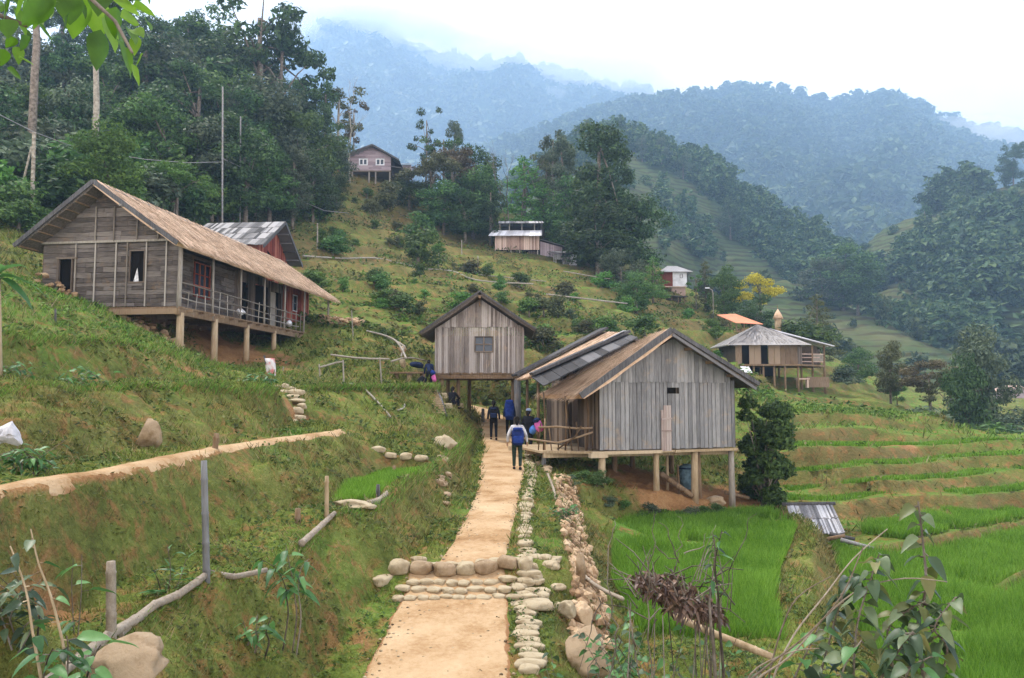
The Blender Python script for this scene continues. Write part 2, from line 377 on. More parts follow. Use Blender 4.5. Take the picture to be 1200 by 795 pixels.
# small bank, then the lawn below the big house
LIPS.append(pl([(-200,385,12),(0,395,14.2),(60,397,16),(120,400,18),(200,416,22),(245,431,26),(300,438,29),(352,438,31)], .5))
W([(-12.2,12,1.35),(-11.3,14,1.4),(-11.4,18,1.5),(-11.4,22,1.45)], .6)
pl([(365,441,34),(420,438,37),(470,436,39),(500,437,42)], .6)
pl([(372,452,31),(440,453,33.5),(500,452,35)], .5)
pl([(-200,300,18),(0,330,22),(60,346,25),(130,369,29.3),(193,413,30.2),(234,433,32),(278,427,35),(312,414,37.6),(345,408,39.5)], .6)
pl([(-200,270,24),(-60,300,27),(0,338,29),(40,345,31),(104,357,30.6)], .7)
W([(-18,33,4.3),(-16.6,36,4.0),(-15.6,40,3.9),(-14.5,44,4.2)], .8)
W([(-15.2,33,2.9),(-14.0,37,2.6),(-13.2,41,2.7)], .8)
pl([(260,441,30),(300,437,31.5),(340,432,33.5)], .6)
# house end / slope between house and hut, rising behind
pl([(352,392,42),(400,392,43),(450,402,43),(490,415,44),(540,425,46),(600,432,46)], .8)
pl([(355,372,46),(410,372,47),(460,375,49),(520,385,50),(580,392,51),(640,420,50),(700,430,48),(790,440,46)], .9)
UP = [
 [(300,330,54),(400,335,56),(480,345,58),(560,355,60),(640,362,62),(720,380,64),(800,400,62),(860,420,60)],
 [(-200,240,40),(-60,250,42),(20,262,44),(110,262,46),(160,262,50)],
 [(220,255,62),(300,270,66),(380,285,70),(460,300,74),(560,318,80),(640,322,84),(700,330,86),(760,350,88),(810,372,84),(870,392,76),(930,425,74)],
 [(-200,190,60),(0,215,62),(120,225,64),(220,240,70),(320,240,78),(400,235,88),(470,262,94),(560,285,98),(640,290,100),(700,305,100),(770,338,98),(830,362,94),(900,392,90)],
 [(-250,120,80),(-100,140,84),(50,150,86),(200,170,92),(300,190,98),(380,196,103),(440,206,105),(500,228,108),(580,246,112),(660,258,112),(740,290,110),(800,330,108),(860,370,108),(930,400,106)],
 [(-300,40,105),(-100,60,110),(80,70,115),(200,80,118),(300,115,122),(370,160,124),(420,196,120),(480,215,122),(560,238,126),(660,256,126),(740,296,126),(820,350,126),(900,390,126),(980,420,126),(1060,450,130)],
 [(-350,60,140),(-100,70,145),(150,75,148),(300,125,150),(400,205,145),(500,230,148),(620,262,150),(740,312,150),(900,395,150),(1080,452,155),(1350,462,155)],
]
for u in UP: pl(u, 2.0)
W([(-70,170,30),(-20,170,25),(10,170,12),(60,170,0),(130,170,-3)], 4)
W([(-45,5,1.0),(-30,20,4.0),(-32,40,10)], 2); W([(-26,8,.9),(-18,16,2.3)], 1.5); W([(-14,3,.3),(-9,2,-.8),(-5,1,-2)], 1)
W([(40,5,-5),(45,30,-6),(60,60,-8),(80,100,-5)], 4); W([(-60,-10,2),(-10,-10,-2.5),(0,-10,-3.8),(10,-10,-4),(60,-10,-5)], 3)
W([(25,18,-4.9),(30,30,-5.2),(30,38,-5.3)], 2)

def tin(pts):
    seen = {}; q = []
    for p in pts:
        k = (round(p.x / .12), round(p.y / .12))
        if k in seen: continue
        seen[k] = 1; q.append(p)
    vs, es, fs, *_ = delaunay_2d_cdt([Vector((p.x, p.y)) for p in q], [], [], 0, 1e-5)
    return BVHTree.FromPolygons([tuple(p) for p in q], [tuple(f) for f in fs], epsilon=0.0)
BV = tin(PTS)
def base_h(x, y):
    h = BV.ray_cast(Vector((x, y, 300)), Vector((0, 0, -1)))[0]
    return h.z if h is not None else -4.0
def sstep(a, b, t):
    t = min(1, max(0, (t - a) / (b - a))); return t * t * (3 - 2 * t)
def H(x, y):
    """ground height with garden terraces cut into the upper slope and natural unevenness"""
    z = base_h(x, y)
    if y > 46 and x < y * .36 + 4:
        w = sstep(46, 54, y) * sstep(y * .36 + 4, y * .30, x) * (1 - .9 * sstep(30, 40, z))
        st = 1.55 + .3 * noise.noise(Vector((x * .02, y * .02, 3)))
        zz = z + 1.0 * noise.noise(Vector((x * .05, y * .05, 0)))
        k = math.floor(zz / st); fr = zz / st - k
        t = (k + (fr * .35 if fr < .6 else .21 + (fr - .6) * 1.975)) * st
        z = z + (t - zz) * w * 1.05
    if y > 60 and x > y * .36 + 4 :
        st = 1.1; zz = z + .8 * noise.noise(Vector((x * .04, y * .04, 0))); k = math.floor(zz / st); fr = zz / st - k
        z += ((k + (fr * .2 if fr < .6 else .12 + (fr - .6) * 2.2)) * st - zz) * sstep(60, 75, y)
    return z
def rough(x, y, z):
    # how far this spot may be uneven: none on paddies and path, most on banks
    a = noise.noise(Vector((x * 1.1, y * 1.1, z * 1.6))) * .15 + noise.noise(Vector((x * 3.7, y * 3.7, z * 4))) * .085 + noise.noise(Vector((x * 9, y * 9, z * 9))) * .045
    if y > 35: a += noise.noise(Vector((x * .25, y * .25, 5))) * .35 * sstep(35, 70, y)
    return a
def inpoly(x, y, poly):
    c = False; j = len(poly) - 1
    for i in range(len(poly)):
        xi, yi = poly[i]; xj, yj = poly[j]
        if (yi > y) != (yj > y) and x < (xj - xi) * (y - yi) / (yj - yi) + xi: c = not c
        j = i
    return c
def px_of(x, y, z):
    """photo pixel a world point falls on (used only for checking placements)"""
    f = y * _c + z * _s; u = -y * _s + z * _c
    return 600 + F * x / f, 397.5 - F * u / f

# path outline in plan, for keeping it smooth and bare
PATHC = [(-.75,3,1.0),(-.85,9.0,.88),(-.85,11.5,.83),(-.84,12.2,.80),(-.62,12.42,.56),(-.6,12.9,.52),(-.42,16.8,.55),(-.35,19.8,.56),(-.3,24,.74),(-.4,31,.80),(-.75,36,.75),(-1.0,40.5,.7),(-1.9,42.5,.8),(-3.2,44.2,.7)]
def path_at(y):
    for (x0, y0, w0), (x1, y1, w1) in zip(PATHC, PATHC[1:]):
        if y0 <= y <= y1:
            t = (y - y0) / (y1 - y0); return x0 + (x1 - x0) * t, w0 + (w1 - w0) * t
    return None
TXY = trail_xy = [(p.x, p.y) for p in trail]
def seg_d(x, y, pts):
    b = 1e9
    for (x0, y0), (x1, y1) in zip(pts, pts[1:]):
        dx, dy = x1 - x0, y1 - y0; t = max(0, min(1, ((x - x0) * dx + (y - y0) * dy) / (dx * dx + dy * dy + 1e-9)))
        b = min(b, math.hypot(x - x0 - dx * t, y - y0 - dy * t))
    return b
FLAT = [F1, F2, F3, PLOT]
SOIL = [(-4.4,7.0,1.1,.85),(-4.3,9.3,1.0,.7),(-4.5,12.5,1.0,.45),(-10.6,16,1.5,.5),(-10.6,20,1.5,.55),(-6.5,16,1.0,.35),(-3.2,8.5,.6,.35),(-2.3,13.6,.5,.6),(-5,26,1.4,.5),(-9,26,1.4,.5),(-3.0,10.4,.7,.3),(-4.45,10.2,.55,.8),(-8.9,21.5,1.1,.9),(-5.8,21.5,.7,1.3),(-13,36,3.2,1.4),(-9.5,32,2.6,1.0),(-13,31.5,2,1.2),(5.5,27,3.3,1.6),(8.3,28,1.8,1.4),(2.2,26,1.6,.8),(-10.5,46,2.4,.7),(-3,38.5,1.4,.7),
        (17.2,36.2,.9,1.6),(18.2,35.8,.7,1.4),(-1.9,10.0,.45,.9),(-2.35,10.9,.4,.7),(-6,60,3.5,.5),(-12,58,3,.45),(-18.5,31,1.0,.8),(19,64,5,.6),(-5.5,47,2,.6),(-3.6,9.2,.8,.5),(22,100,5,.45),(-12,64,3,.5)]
LUSH = [(-14.0,22,4.2,1.3),(-16,27,5,1.3),(-12.6,17,2.4,1.0),(-9,15.5,1.2,.8),(-8.4,20,1.2,.8),(17,40,4,.8),(14,44,5,.9),(21,38.5,3,.8),(-4.9,17.5,.5,1),(-4.6,15,.35,1),(45,108,14,1),(36,100,10,1),(-8,52,5,.4),(-2.2,11,1.0,.4),(-1.0,17,.5,.5),(.7,14,.4,.7),(16,60,9,.7),(40,96,10,.9),(-2.0,30,1.4,.4),(-3,27,2,.3),(-30,80,12,.3)]
def masks(x, y, z, slope):
    soil = 0.0; lush = 0.0
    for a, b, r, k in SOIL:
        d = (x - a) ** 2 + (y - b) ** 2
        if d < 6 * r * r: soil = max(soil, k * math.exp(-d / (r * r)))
    for a, b, r, k in LUSH:
        d = (x - a) ** 2 + (y - b) ** 2
        if d < 6 * r * r: lush = max(lush, k * math.exp(-d / (r * r)))
    lush = min(1, lush)
    for f in FLAT:
        if inpoly(x, y, f): lush = 1.0
    dry = .15 + .85 * sstep(.30, .6, slope) if (x > 6 and y < 60) else .10 + .62 * sstep(.45, .9, slope)
    if y > 46 and x < y * .36 + 4: rs_ = sstep(.30, .50, slope); dry = .9 * rs_; lush = max(lush, .5 * (1 - rs_))
    if y < 46 and y > 26 and x > 9 and slope < .3: lush = max(lush, .75)
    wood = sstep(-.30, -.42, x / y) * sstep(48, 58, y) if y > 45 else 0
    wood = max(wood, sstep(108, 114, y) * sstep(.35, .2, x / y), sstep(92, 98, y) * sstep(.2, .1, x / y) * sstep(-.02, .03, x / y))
    return soil, lush, dry, wood

# a fan of vertices, finer close by, all of it one sheet
def ys():
    y = 3.0; out = [-12.0, -6.0, 0.0]
    while y < 172:
        out.append(y); y *= 1.0068 if 7 < y < 50 else 1.011
    return out
YS = ys(); NC = 560
US = np.linspace(-.95, .95, NC)
V = []; A = {'soil': [], 'lush': [], 'dry': [], 'wood': []}
for y in YS:
    sp = max(y, 12.0) if y < 3 else y + 2.0
    for u in US:
        x = u * sp
        z = H(x, y)
        pa = path_at(y); onp = 0
        flat = any(inpoly(x, y, f) for f in FLAT) if y < 32 else False
        if pa is not None:
            d = abs(x - pa[0]) / pa[1]; onp = 1 - sstep(.8, 1.35, d)
        tr_ = 1.0
        if not flat and 4 < y < 21 and -6.5 < x < -3: tr_ = 1 - .93 * (1 - sstep(.25, .6, seg_d(x + .12, y, TXY)))
        if not flat: z += tr_ * rough(x, y, z) * (1 - .93 * onp) * (.35 if 9.8 < x and y < 40 else 1)
        V.append((x, y, z))
V = np.array(V); nr = len(YS)
G = V.reshape(nr, NC, 3)
gz = G[..., 2]
dzx = np.abs(np.gradient(gz, axis=1) / np.maximum(np.gradient(G[..., 0], axis=1), 1e-3))
dzy = np.abs(np.gradient(gz, axis=0) / np.maximum(np.gradient(G[..., 1], axis=0), 1e-3))
SL = np.minimum(np.hypot(dzx, dzy), 3).ravel()
for i in range(len(V)):
    s_, l_, d_, w_ = masks(V[i, 0], V[i, 1], V[i, 2], SL[i])
    if V[i, 1] < 21:
        td = seg_d(V[i, 0] + .12, V[i, 1], trail_xy)
        s_ = max(s_, 1.2 * (1 - sstep(.10, .26, td)))
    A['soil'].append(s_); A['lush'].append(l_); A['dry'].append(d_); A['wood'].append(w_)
ii = np.arange(nr - 1)[:, None] * NC + np.arange(NC - 1)[None, :]
FC = np.stack([ii, ii + 1, ii + NC + 1, ii + NC], -1).reshape(-1, 4)
M_GROUND = mat_ground()
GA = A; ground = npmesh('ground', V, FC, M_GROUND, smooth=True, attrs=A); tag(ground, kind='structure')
GBV = BVHTree.FromPolygons(V.tolist(), FC.tolist(), epsilon=0.0)
def G_at(x, y):
    h = GBV.ray_cast(Vector((x, y, 300)), Vector((0, 0, -1)))
    return h[0].z if h[0] is not None else H(x, y)
def GN(x, y):
    h = GBV.ray_cast(Vector((x, y, 300)), Vector((0, 0, -1)))
    return (h[0].z, h[1] if h[1].z > 0 else -h[1]) if h[0] is not None else (H(x, y), Vector((0, 0, 1)))

# ------------------------------------------------------------------ hills and mountains, each at its own distance
def interp(pts, px, k):
    xs = [p[0] for p in pts]
    return float(np.interp(px, xs, [p[k] for p in pts]))
def mat_hill(name, kind):
    m = Mat(name, .95, .05); v = m.world()
    n1 = m.noise(v, .012, 5, .6); n2 = m.noise(v, .11, 4)
    f = m.math('ADD', m.math('MULTIPLY', n1, .6), m.math('MULTIPLY', n2, .4))
    wood = m.ramp(f, [(.35, (.018, .035, .018)), (.5, (.035, .060, .026)), (.66, (.075, .10, .035))])
    field = m.ramp(f, [(.35, (.042, .060, .024)), (.5, (.075, .098, .034)), (.68, (.13, .12, .055))])
    sx = m.n('ShaderNodeSeparateXYZ'); m.l(v, sx.inputs[0]); zz = m.math('ADD', m.math('DIVIDE', sx.outputs['Z'], 2.2), m.math('MULTIPLY', m.noise(v, .03, 3), 5))
    fr = m.math('FRACT', zz); field = m.mix(m.ramp(fr, [(.52, 0.0), (.62, 1.0), (.88, 1.0), (.96, 0.0)]), field, m.ramp(f, [(.35, (.020, .030, .012)), (.65, (.085, .072, .032))]))
    c = m.mix(m.attr('wood'), field, wood); m.color(c)
    bm_ = m.voro(v, .16); m.bump(bm_, .9, 3.0 if kind == 'far' else 1.2)
    return m.m
HILL_SURF = {}
def hill(name, crest, foot, n, rows, mat, prof=1.0, gully=(0, 1), bumps=(0, 1), wood=lambda u, t: 1, steps=0, seed=0, back=.5, key=None):
    if name == 'mountain': crest = [(a, b, c * 1.4) for a, b, c in crest]; foot = [(a, b, c * 1.3) for a, b, c in foot]; gully = (gully[0] * 1.3, gully[1] / 1.3); bumps = (bumps[0] * 1.3, bumps[1] / 1.3)
    x0, x1 = crest[0][0], crest[-1][0]; V = []; wd = []
    for j in range(rows + 9):
        t = min(1, j / rows)
        for i in range(n):
            px = x0 + (x1 - x0) * i / (n - 1)
            c = P(px, interp(crest, px, 1), interp(crest, px, 2)); f = P(px, interp(foot, px, 1), interp(foot, px, 2))
            p = f.lerp(c, t); p.z = f.z + (c.z - f.z) * (t ** prof)
            if j > rows:
                e = (j - rows) / 8; p = c + (c - f) * (back * e); p.z = c.z - (c.z - f.z) * e * .55
            env = math.sin(math.pi * min(1, t)) ** .5 if j <= rows else 0
            g = noise.ridged_multi_fractal(Vector((p.x * gully[1], p.y * gully[1] * .5, seed)), 1, 2, 4, 1, 2) - 1.1
            p.z += env * gully[0] * g
            if steps and wood(px, t) < .5:
                k = math.floor(p.z / steps); fr = p.z / steps - k
                p.z = (k + (fr * .3 if fr < .7 else .21 + (fr - .7) * 2.63)) * steps
            b = noise.noise(Vector((p.x * bumps[1], p.y * bumps[1], p.z * bumps[1] + seed)))
            b2 = noise.noise(Vector((p.x * bumps[1] * 3, p.y * bumps[1] * 3, p.z * bumps[1] * 3)))
            wv = wood(px, t)
            p.z += (b * bumps[0] + b2 * bumps[0] * .4) * (.25 + .75 * wv)
            V.append(tuple(p)); wd.append(wv)
    nr_ = rows + 9
    ii = np.arange(nr_ - 1)[:, None] * n + np.arange(n - 1)[None, :]
    Fq = np.stack([ii, ii + 1, ii + n + 1, ii + n], -1).reshape(-1, 4)
    o = npmesh(name, V, Fq, mat, smooth=True, attrs={'wood': wd}); tag(o, kind='structure')
    HILL_SURF[key or name] = (np.array(V).reshape(nr_, n, 3), np.array(wd).reshape(nr_, n), rows)
    return o
MH_far = mat_hill('far_mountain_forest', 'far'); MH_near = mat_hill('hillside_woods_and_fields', 'near')
hill('mountain', [(100,150,1500),(250,115,1500),(330,72,1450),(370,42,1450),(400,30,1450),(440,34,1500),(480,52,1550),(520,66,1600),(560,78,1600),(600,74,1650),(640,82,1700),(700,100,1750),(760,106,1800),(820,125,1900),(920,160,2000)],
     [(100,330,500),(400,330,500),(700,330,520),(920,330,560)], 260, 110, MH_far, 1.15, (75, .0028), (5, .035), seed=2)
hill('mountain', [(560,190,850),(640,160,880),(700,138,920),(740,124,950),(780,116,980),(850,111,1000),(870,106,1000),(930,110,1000),(980,119,1000),(1050,119,980),(1075,127,980),(1095,140,1000),(1130,143,1050),(1200,166,1100),(1290,190,1150),(1400,220,1200)],
     [(560,380,330),(800,380,330),(1000,370,360),(1200,380,380),(1400,400,380)], 320, 130, MH_far, 1.1, (42, .0045), (4, .05), seed=9, key='mountain_b')
hill('hill', [(600,235,330),(680,165,340),(720,158,350),(760,172,350),(820,200,345),(880,238,335),(940,276,320),(1000,315,300),(1060,352,280),(1120,400,260)],
     [(600,400,150),(700,420,150),(770,425,165),(850,405,245),(900,405,250),(1120,430,262)], 300, 170, MH_near, 1.0, (7, .012), (1.0, .09),
     wood=lambda px, t: sstep(.0, .10, t + .16 * noise.noise(Vector((px * .02, t * 6, 0))) - (.80 if px < 820 else max(.34, .80 - (px - 820) * .0042))), steps=2.2, seed=4)
hill('hill', [(800,352,235),(850,335,240),(920,328,245),(985,343,240),(1040,366,225),(1090,392,210),(1150,420,195),(1250,440,180)],
     [(800,440,152),(900,448,152),(1000,455,150),(1250,462,145)], 200, 120, MH_near, .95, (2, .015), (.5, .1),
     wood=lambda px, t: sstep(.30, .45, noise.noise(Vector((px * .014, t * 3, 7)))), steps=1.7, seed=5, key='hill_b')
hill('hill', [(960,345,330),(1000,302,335),(1030,272,330),(1080,250,320),(1130,228,300),(1170,222,290),(1200,212,280),(1300,180,280),(1450,150,280)],
     [(960,430,215),(1050,440,200),(1200,446,185),(1450,450,170)], 220, 130, MH_near, 1.05, (9, .012), (1.2, .09),
     wood=lambda px, t: 1 - .95 * sstep(.0, .2, noise.noise(Vector((px * .010 + 3, t * 3.2, 3))) + (.35 if px > 1150 and t > .72 else 0) + (.3 if px < 1030 and t > .55 else 0)), steps=2.5, seed=6, key='hill_c')

# ------------------------------------------------------------------ haze: the valley air
hm = bpy.data.materials.new('valley_haze'); hm.use_nodes = True; hm.node_tree.nodes.clear()
ho = hm.node_tree.nodes.new('ShaderNodeOutputMaterial'); hv = hm.node_tree.nodes.new('ShaderNodeVolumePrincipled')
hv.inputs['Color'].default_value = (.44, .67, .98, 1); hv.inputs['Density'].default_value = .00048; hv.inputs['Anisotropy'].default_value = .1
hm.node_tree.links.new(hv.outputs[0], ho.inputs['Volume'])
mb = MB(); mb.box((100, 1780, 510), (6400, 4060, 1160)); hz = mb.build('haze', hm); tag(hz, kind='stuff')
# ------------------------------------------------------------------ building and object materials
def mat_planks(name, cols, rough=.85, streak=(3, 3, .35), dirt=None, bump=.5, isl=.34):
    m = Mat(name, rough, .15); v = m.world(streak)
    st = m.noise(v, 7, 6, .7); r = m.island(); big = m.noise(m.world(), .8, 3)
    f = m.math('ADD', m.math('ADD', m.math('MULTIPLY', st, .80 - isl), m.math('MULTIPLY', r, isl)), m.math('MULTIPLY', big, .20))
    c = m.ramp(f, [(.28, cols[0]), (.48, cols[1]), (.64, cols[2])])
    if dirt:
        c = m.mix(m.ramp(m.noise(m.world(), 1.7, 6, .7), [(.56, 0.0), (.72, .8)]), c, dirt)
    m.color(c); m.bump(st, bump, .02); return m.m
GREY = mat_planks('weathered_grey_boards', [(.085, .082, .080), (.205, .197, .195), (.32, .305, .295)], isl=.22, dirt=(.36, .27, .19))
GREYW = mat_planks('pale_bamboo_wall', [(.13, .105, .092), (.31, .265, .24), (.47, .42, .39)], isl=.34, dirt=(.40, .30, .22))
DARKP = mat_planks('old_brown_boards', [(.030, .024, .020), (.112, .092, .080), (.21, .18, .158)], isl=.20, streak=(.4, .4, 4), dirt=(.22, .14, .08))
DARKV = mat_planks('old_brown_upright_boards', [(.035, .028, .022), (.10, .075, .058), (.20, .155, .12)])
TIMBER = mat_planks('brown_timber', [(.06, .038, .022), (.17, .108, .062), (.30, .21, .13)])
POLE = mat_planks('sun_bleached_pole', [(.10, .08, .062), (.24, .205, .165), (.40, .36, .31)])
STILT = mat_planks('yellowish_round_timber', [(.14, .09, .045), (.33, .235, .135), (.52, .40, .265)])
BARGE = mat_planks('grey_barge_board', [(.022, .020, .020), (.068, .064, .064), (.16, .152, .152)])
REDW = mat_planks('red_painted_boards', [(.10, .02, .014), (.22, .045, .03), (.34, .12, .08)])
PINKW = mat_planks('pinkish_boards', [(.24, .15, .12), (.48, .33, .27), (.66, .50, .42)])
PURPLE = mat_planks('mauve_boards', [(.20, .15, .16), (.33, .26, .28), (.42, .34, .36)], streak=(.4, .4, 4))
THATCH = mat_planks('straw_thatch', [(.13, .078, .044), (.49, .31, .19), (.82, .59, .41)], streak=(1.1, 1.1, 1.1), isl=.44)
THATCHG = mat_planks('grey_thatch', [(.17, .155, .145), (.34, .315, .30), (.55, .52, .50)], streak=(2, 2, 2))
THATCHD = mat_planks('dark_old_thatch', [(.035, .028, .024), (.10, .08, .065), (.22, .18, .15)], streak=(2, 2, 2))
SLAT = mat_planks('silver_roof_slats', [(.07, .066, .066), (.25, .24, .245), (.50, .485, .495)])
OLDSLAT = mat_planks('dull_grey_split_boards', [(.05, .048, .047), (.18, .172, .17), (.36, .345, .34)], isl=.5)
WHITESLAT = mat_planks('whitish_roof_sheets', [(.30, .29, .30), (.56, .55, .57), (.74, .73, .75)])
ORANGE = mat_planks('orange_roof_sheet', [(.42, .13, .07), (.62, .22, .12), (.74, .33, .20)])
MESHW = mat_planks('woven_bamboo_panel', [(.11, .072, .045), (.21, .145, .095), (.32, .235, .165)])
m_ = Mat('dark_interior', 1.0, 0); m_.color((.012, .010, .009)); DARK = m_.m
m_ = Mat('window_glass', .15, .5); m_.color((.03, .045, .07)); GLASS = m_.m
m_ = Mat('white_plaster', .8, .1); m_.color(m_.ramp(m_.noise(m_.world(), 1.5, 4), [(.3, (.55, .55, .56)), (.6, (.78, .78, .80))])); PLASTER = m_.m
m_ = Mat('white_cloth', .9, .05); m_.color(m_.ramp(m_.noise(m_.world(), 9, 4), [(.35, (.40, .38, .38)), (.6, (.78, .76, .76))])); CLOTH = m_.m
def mat_stone(name, a, b, c):
    m = Mat(name, .9, .15); v = m.world(); n = m.noise(v, 5, 7, .65); r = m.island()
    m.color(m.ramp(m.math('ADD', m.math('MULTIPLY', n, .72), m.math('MULTIPLY', r, .28)), [(.36, a), (.49, b), (.62, c)]))
    m.bump(m.noise(v, 22, 6, .7), .6, .02); return m.m
PALESTONE = mat_stone('sandy_edging_stone', (.09, .06, .033), (.26, .195, .115), (.41, .33, .215))
BROWNSTONE = mat_stone('brown_boulder', (.07, .044, .024), (.20, .13, .07), (.33, .24, .15))
DRYSTONE = mat_stone('reddish_dry_wall_stone', (.16, .095, .05), (.36, .23, .13), (.52, .37, .23))
m_ = Mat('sandy_path', .95, .05); v_ = m_.world()
n_ = m_.noise(v_, 1.1, 7, .62); n2_ = m_.noise(v_, 14, 5, .7)
c_ = m_.ramp(m_.math('ADD', m_.math('MULTIPLY', n_, .68), m_.math('MULTIPLY', n2_, .32)), [(.30, (.17, .088, .038)), (.41, (.325, .195, .095)), (.52, (.44, .295, .165)), (.70, (.53, .385, .235))])
e_ = m_.ramp(m_.math('ADD', m_.attr('edge'), m_.math('MULTIPLY', m_.noise(v_, 3.2, 5, .6), .7)), [(.92, 0.0), (1.14, 1.0)])
m_.color(m_.mix(e_, c_, (.27, .14, .065))); m_.bump(m_.math('ADD', n2_, m_.math('MULTIPLY', m_.noise(v_, 45, 3), .5)), .55, .03); PATHM = m_.m

# ------------------------------------------------------------------ the path, its edging, steps and retaining wall
rows = []; yv = 7.0
while yv < 44.0: rows.append(yv); yv += .09 + .004 * yv
V = []; E = []; K = 15
for y in rows:
    cx, w = path_at(y)
    wl = w * (1 + .10 * noise.noise(Vector((3, y * .9, 0)))); wr = w * (1 + .08 * noise.noise(Vector((9, y * 1.1, 0))))
    zc = G_at(cx, y)
    for k in range(K):
        u = k / (K - 1) * 2 - 1; x = cx + u * (wl if u < 0 else wr)
        z = max(G_at(x, y), zc - .05) + .028 + .012 * (1 - u * u) + .008 * noise.noise(Vector((x * 5, y * 5, 0)))
        if abs(u) > .99: z -= .05
        V.append((x, y, z)); E.append(.75 * abs(u) ** 5 + (.35 if y < 12.2 else 0) * max(0, abs(u) - .6))
nr = len(rows); ii = np.arange(nr - 1)[:, None] * K + np.arange(K - 1)[None, :]
FP = np.stack([ii, ii + 1, ii + K + 1, ii + K], -1).reshape(-1, 4)
tag(npmesh('dirt_path', V, FP, PATHM, smooth=True, attrs={'edge': E}), kind='structure')
# narrow trail over the bank
V = []; E = []; rows = np.arange(5.0, 21.0, .12); K = 7
for y in rows:
    i = np.interp(y, [p[1] for p in trail_xy], [p[0] for p in trail_xy])
    w = .17 + .06 * noise.noise(Vector((1, y * 1.3, 4)))
    for k in range(K):
        u = k / (K - 1) * 2 - 1; x = i - .12 + u * w
        V.append((x, y, G_at(x, y) + .03 - .03 * u * u)); E.append(abs(u) * .6)
ii = np.arange(len(rows) - 1)[:, None] * K + np.arange(K - 1)[None, :]
tag(npmesh('dirt_trail', V, np.stack([ii, ii + 1, ii + K + 1, ii + K], -1).reshape(-1, 4), PATHM, smooth=True, attrs={'edge': E}), kind='structure')

def stone_thing(name, c, r, label, cat, mat, group=None, seed=0, flat=False, rz=0):
    mb = MB(c); mb.rock(c, r, seed, 4, rough=.34)
    o = mb.build(name, mat, smooth=False); o.location = c; o.rotation_euler.z = rz
    o.data.polygons.foreach_set('use_smooth', [True] * len(o.data.polygons))
    return tag(o, label, cat, group)
protos = []
for s in range(6):
    mb = MB(); mb.rock((0, 0, 0), (1, 1, 1), s + 3, 3, rough=.30, boxy=.26); o = mb.build('edging_stone', PALESTONE, smooth=True); protos.append(o)
used = set()
def put_stone(kind, c, r, rz, label, cat, group, mat=None, name='edging_stone'):
    p = protos[kind % 6]
    if kind % 6 not in used and mat is None: used.add(kind % 6); o = p
    else:
        o = p.copy(); link(o)
        if mat is not None:
            key = (kind % 6, mat.name)
            if key not in MESHV:
                me = p.data.copy(); me.materials.clear(); me.materials.append(mat); MESHV[key] = me
            o.data = MESHV[key]
    o.name = name; o.location = c; o.scale = r; o.rotation_euler = (0, 0, rz); return tag(o, label, cat, group)
MESHV = {}
ESTONE = [(8.2,.36),(9.0,.33),(10.6,.28),(11.4,.24),(12.2,.26),(13,.26),(14.5,.24),(16.8,.29),(18.4,.36),(19.8,.42),(21.5,.52),(24,.60),(27,.58),(30,.6),(33,.55)]
y = 7.6; k = 0
while y < 32:
    x = float(np.interp(y, [a for a, b in ESTONE], [b for a, b in ESTONE])); pa = path_at(y)
    x = pa[0] + pa[1] + .20 if y < 12 else max(x, pa[0] + pa[1] + .10)
    x += .03 * math.sin(k * 2.1); w = (.185 if y < 13 else .155) * random.uniform(.65, 1.2); d = random.uniform(.085, .13) * (1 if y < 13 else 1.15)
    z = G_at(x, y) - .004
    put_stone(k, (x, y, z), (w * 1.1, d, .07), random.uniform(-.2, .2), 'flat sandy stone laid crosswise in the path edging', 'stone', 'pale edging stones along the right side of the path')
    y += d * 1.75; k += 1
# the two stone steps across the path
k = 0
for yy, zz, x0, x1, rr in ((11.45, 0, -1.75, .2, .10), (11.66, 0, -1.75, .25, .11), (11.86, 0, -1.6, .25, .11), (12.12, 0, -1.9, .2, .15), (12.34, 0, -1.8, -.0, .12)):
    x = x0
    while x < x1:
        r = rr * random.uniform(.8, 1.3)
        zz = G_at(x + r, yy) + (.09 if rr > .12 else .035); put_stone(k + 2, (x + r, yy + random.uniform(-.04, .04), zz), (r * 1.15, rr * .9, rr * (.85 if rr > .12 else .5)), random.uniform(-.3, .3), 'rounded stone set in the low steps across the path', 'stone', 'stones of the steps across the path', mat=(BROWNSTONE if rr > .12 and k % 3 else None), name='step_stone')
        x += r * 1.9; k += 1
for i in range(16):
    x = random.uniform(.05, .75); yy = random.uniform(11.5, 13.2)
    put_stone(i, (x, yy, G_at(x, yy) + .01), (random.uniform(.12, .19), random.uniform(.09, .14), .06), random.uniform(0, 3), 'flat stone in the paving where steps meet the edging', 'stone', 'flat stones beside the steps', name='paving_stone')
put_stone(1, (.38, 11.15, -2.95), (.27, .22, .09), .2, 'largest flat slab in the edging just below the steps', 'stone', None, name='flat_slab')
put_stone(4, (-1.95, 11.9, -2.78), (.24, .13, .09), 1.1, 'pale slanting slab at the left end of the steps', 'stone', None, name='flat_slab')
# dry-stone retaining wall below the verge
wall = thing('retaining_wall', (1.1, 16, -3.4), 'dry stone retaining wall dropping from the path verge towards the paddy', 'stone wall')
mb = MB(wall.location); k = 0
y = 10.9
while y < 24:
    xa = float(np.interp(y, [10.9, 12.3, 16.8, 24], [.82, .98, 1.02, 1.32])); xb = float(np.interp(y, [10.9, 12.3, 16.8, 24], [1.3, 1.5, 1.65, 1.95])); t = 0
    while t < 1.02:
        r = random.uniform(.08, .15); x = xa + (xb - xa) * t; yy = y + random.uniform(-.06, .06)
        mb.rock((x, yy, G_at(x, yy) + .02), (r * .9, r * 1.1, r * .75), k % 17, 1, rough=.2); t += r * 1.25 / 1.0; k += 1
    y += .21
mb.build('stonework', DRYSTONE, wall, smooth=False)
stone_thing('boulder', (.98, 9.9, -3.28), (.31, .30, .36), 'big brown boulder beside the stone edging, tallest rock by the path', 'boulder', BROWNSTONE, seed=3)
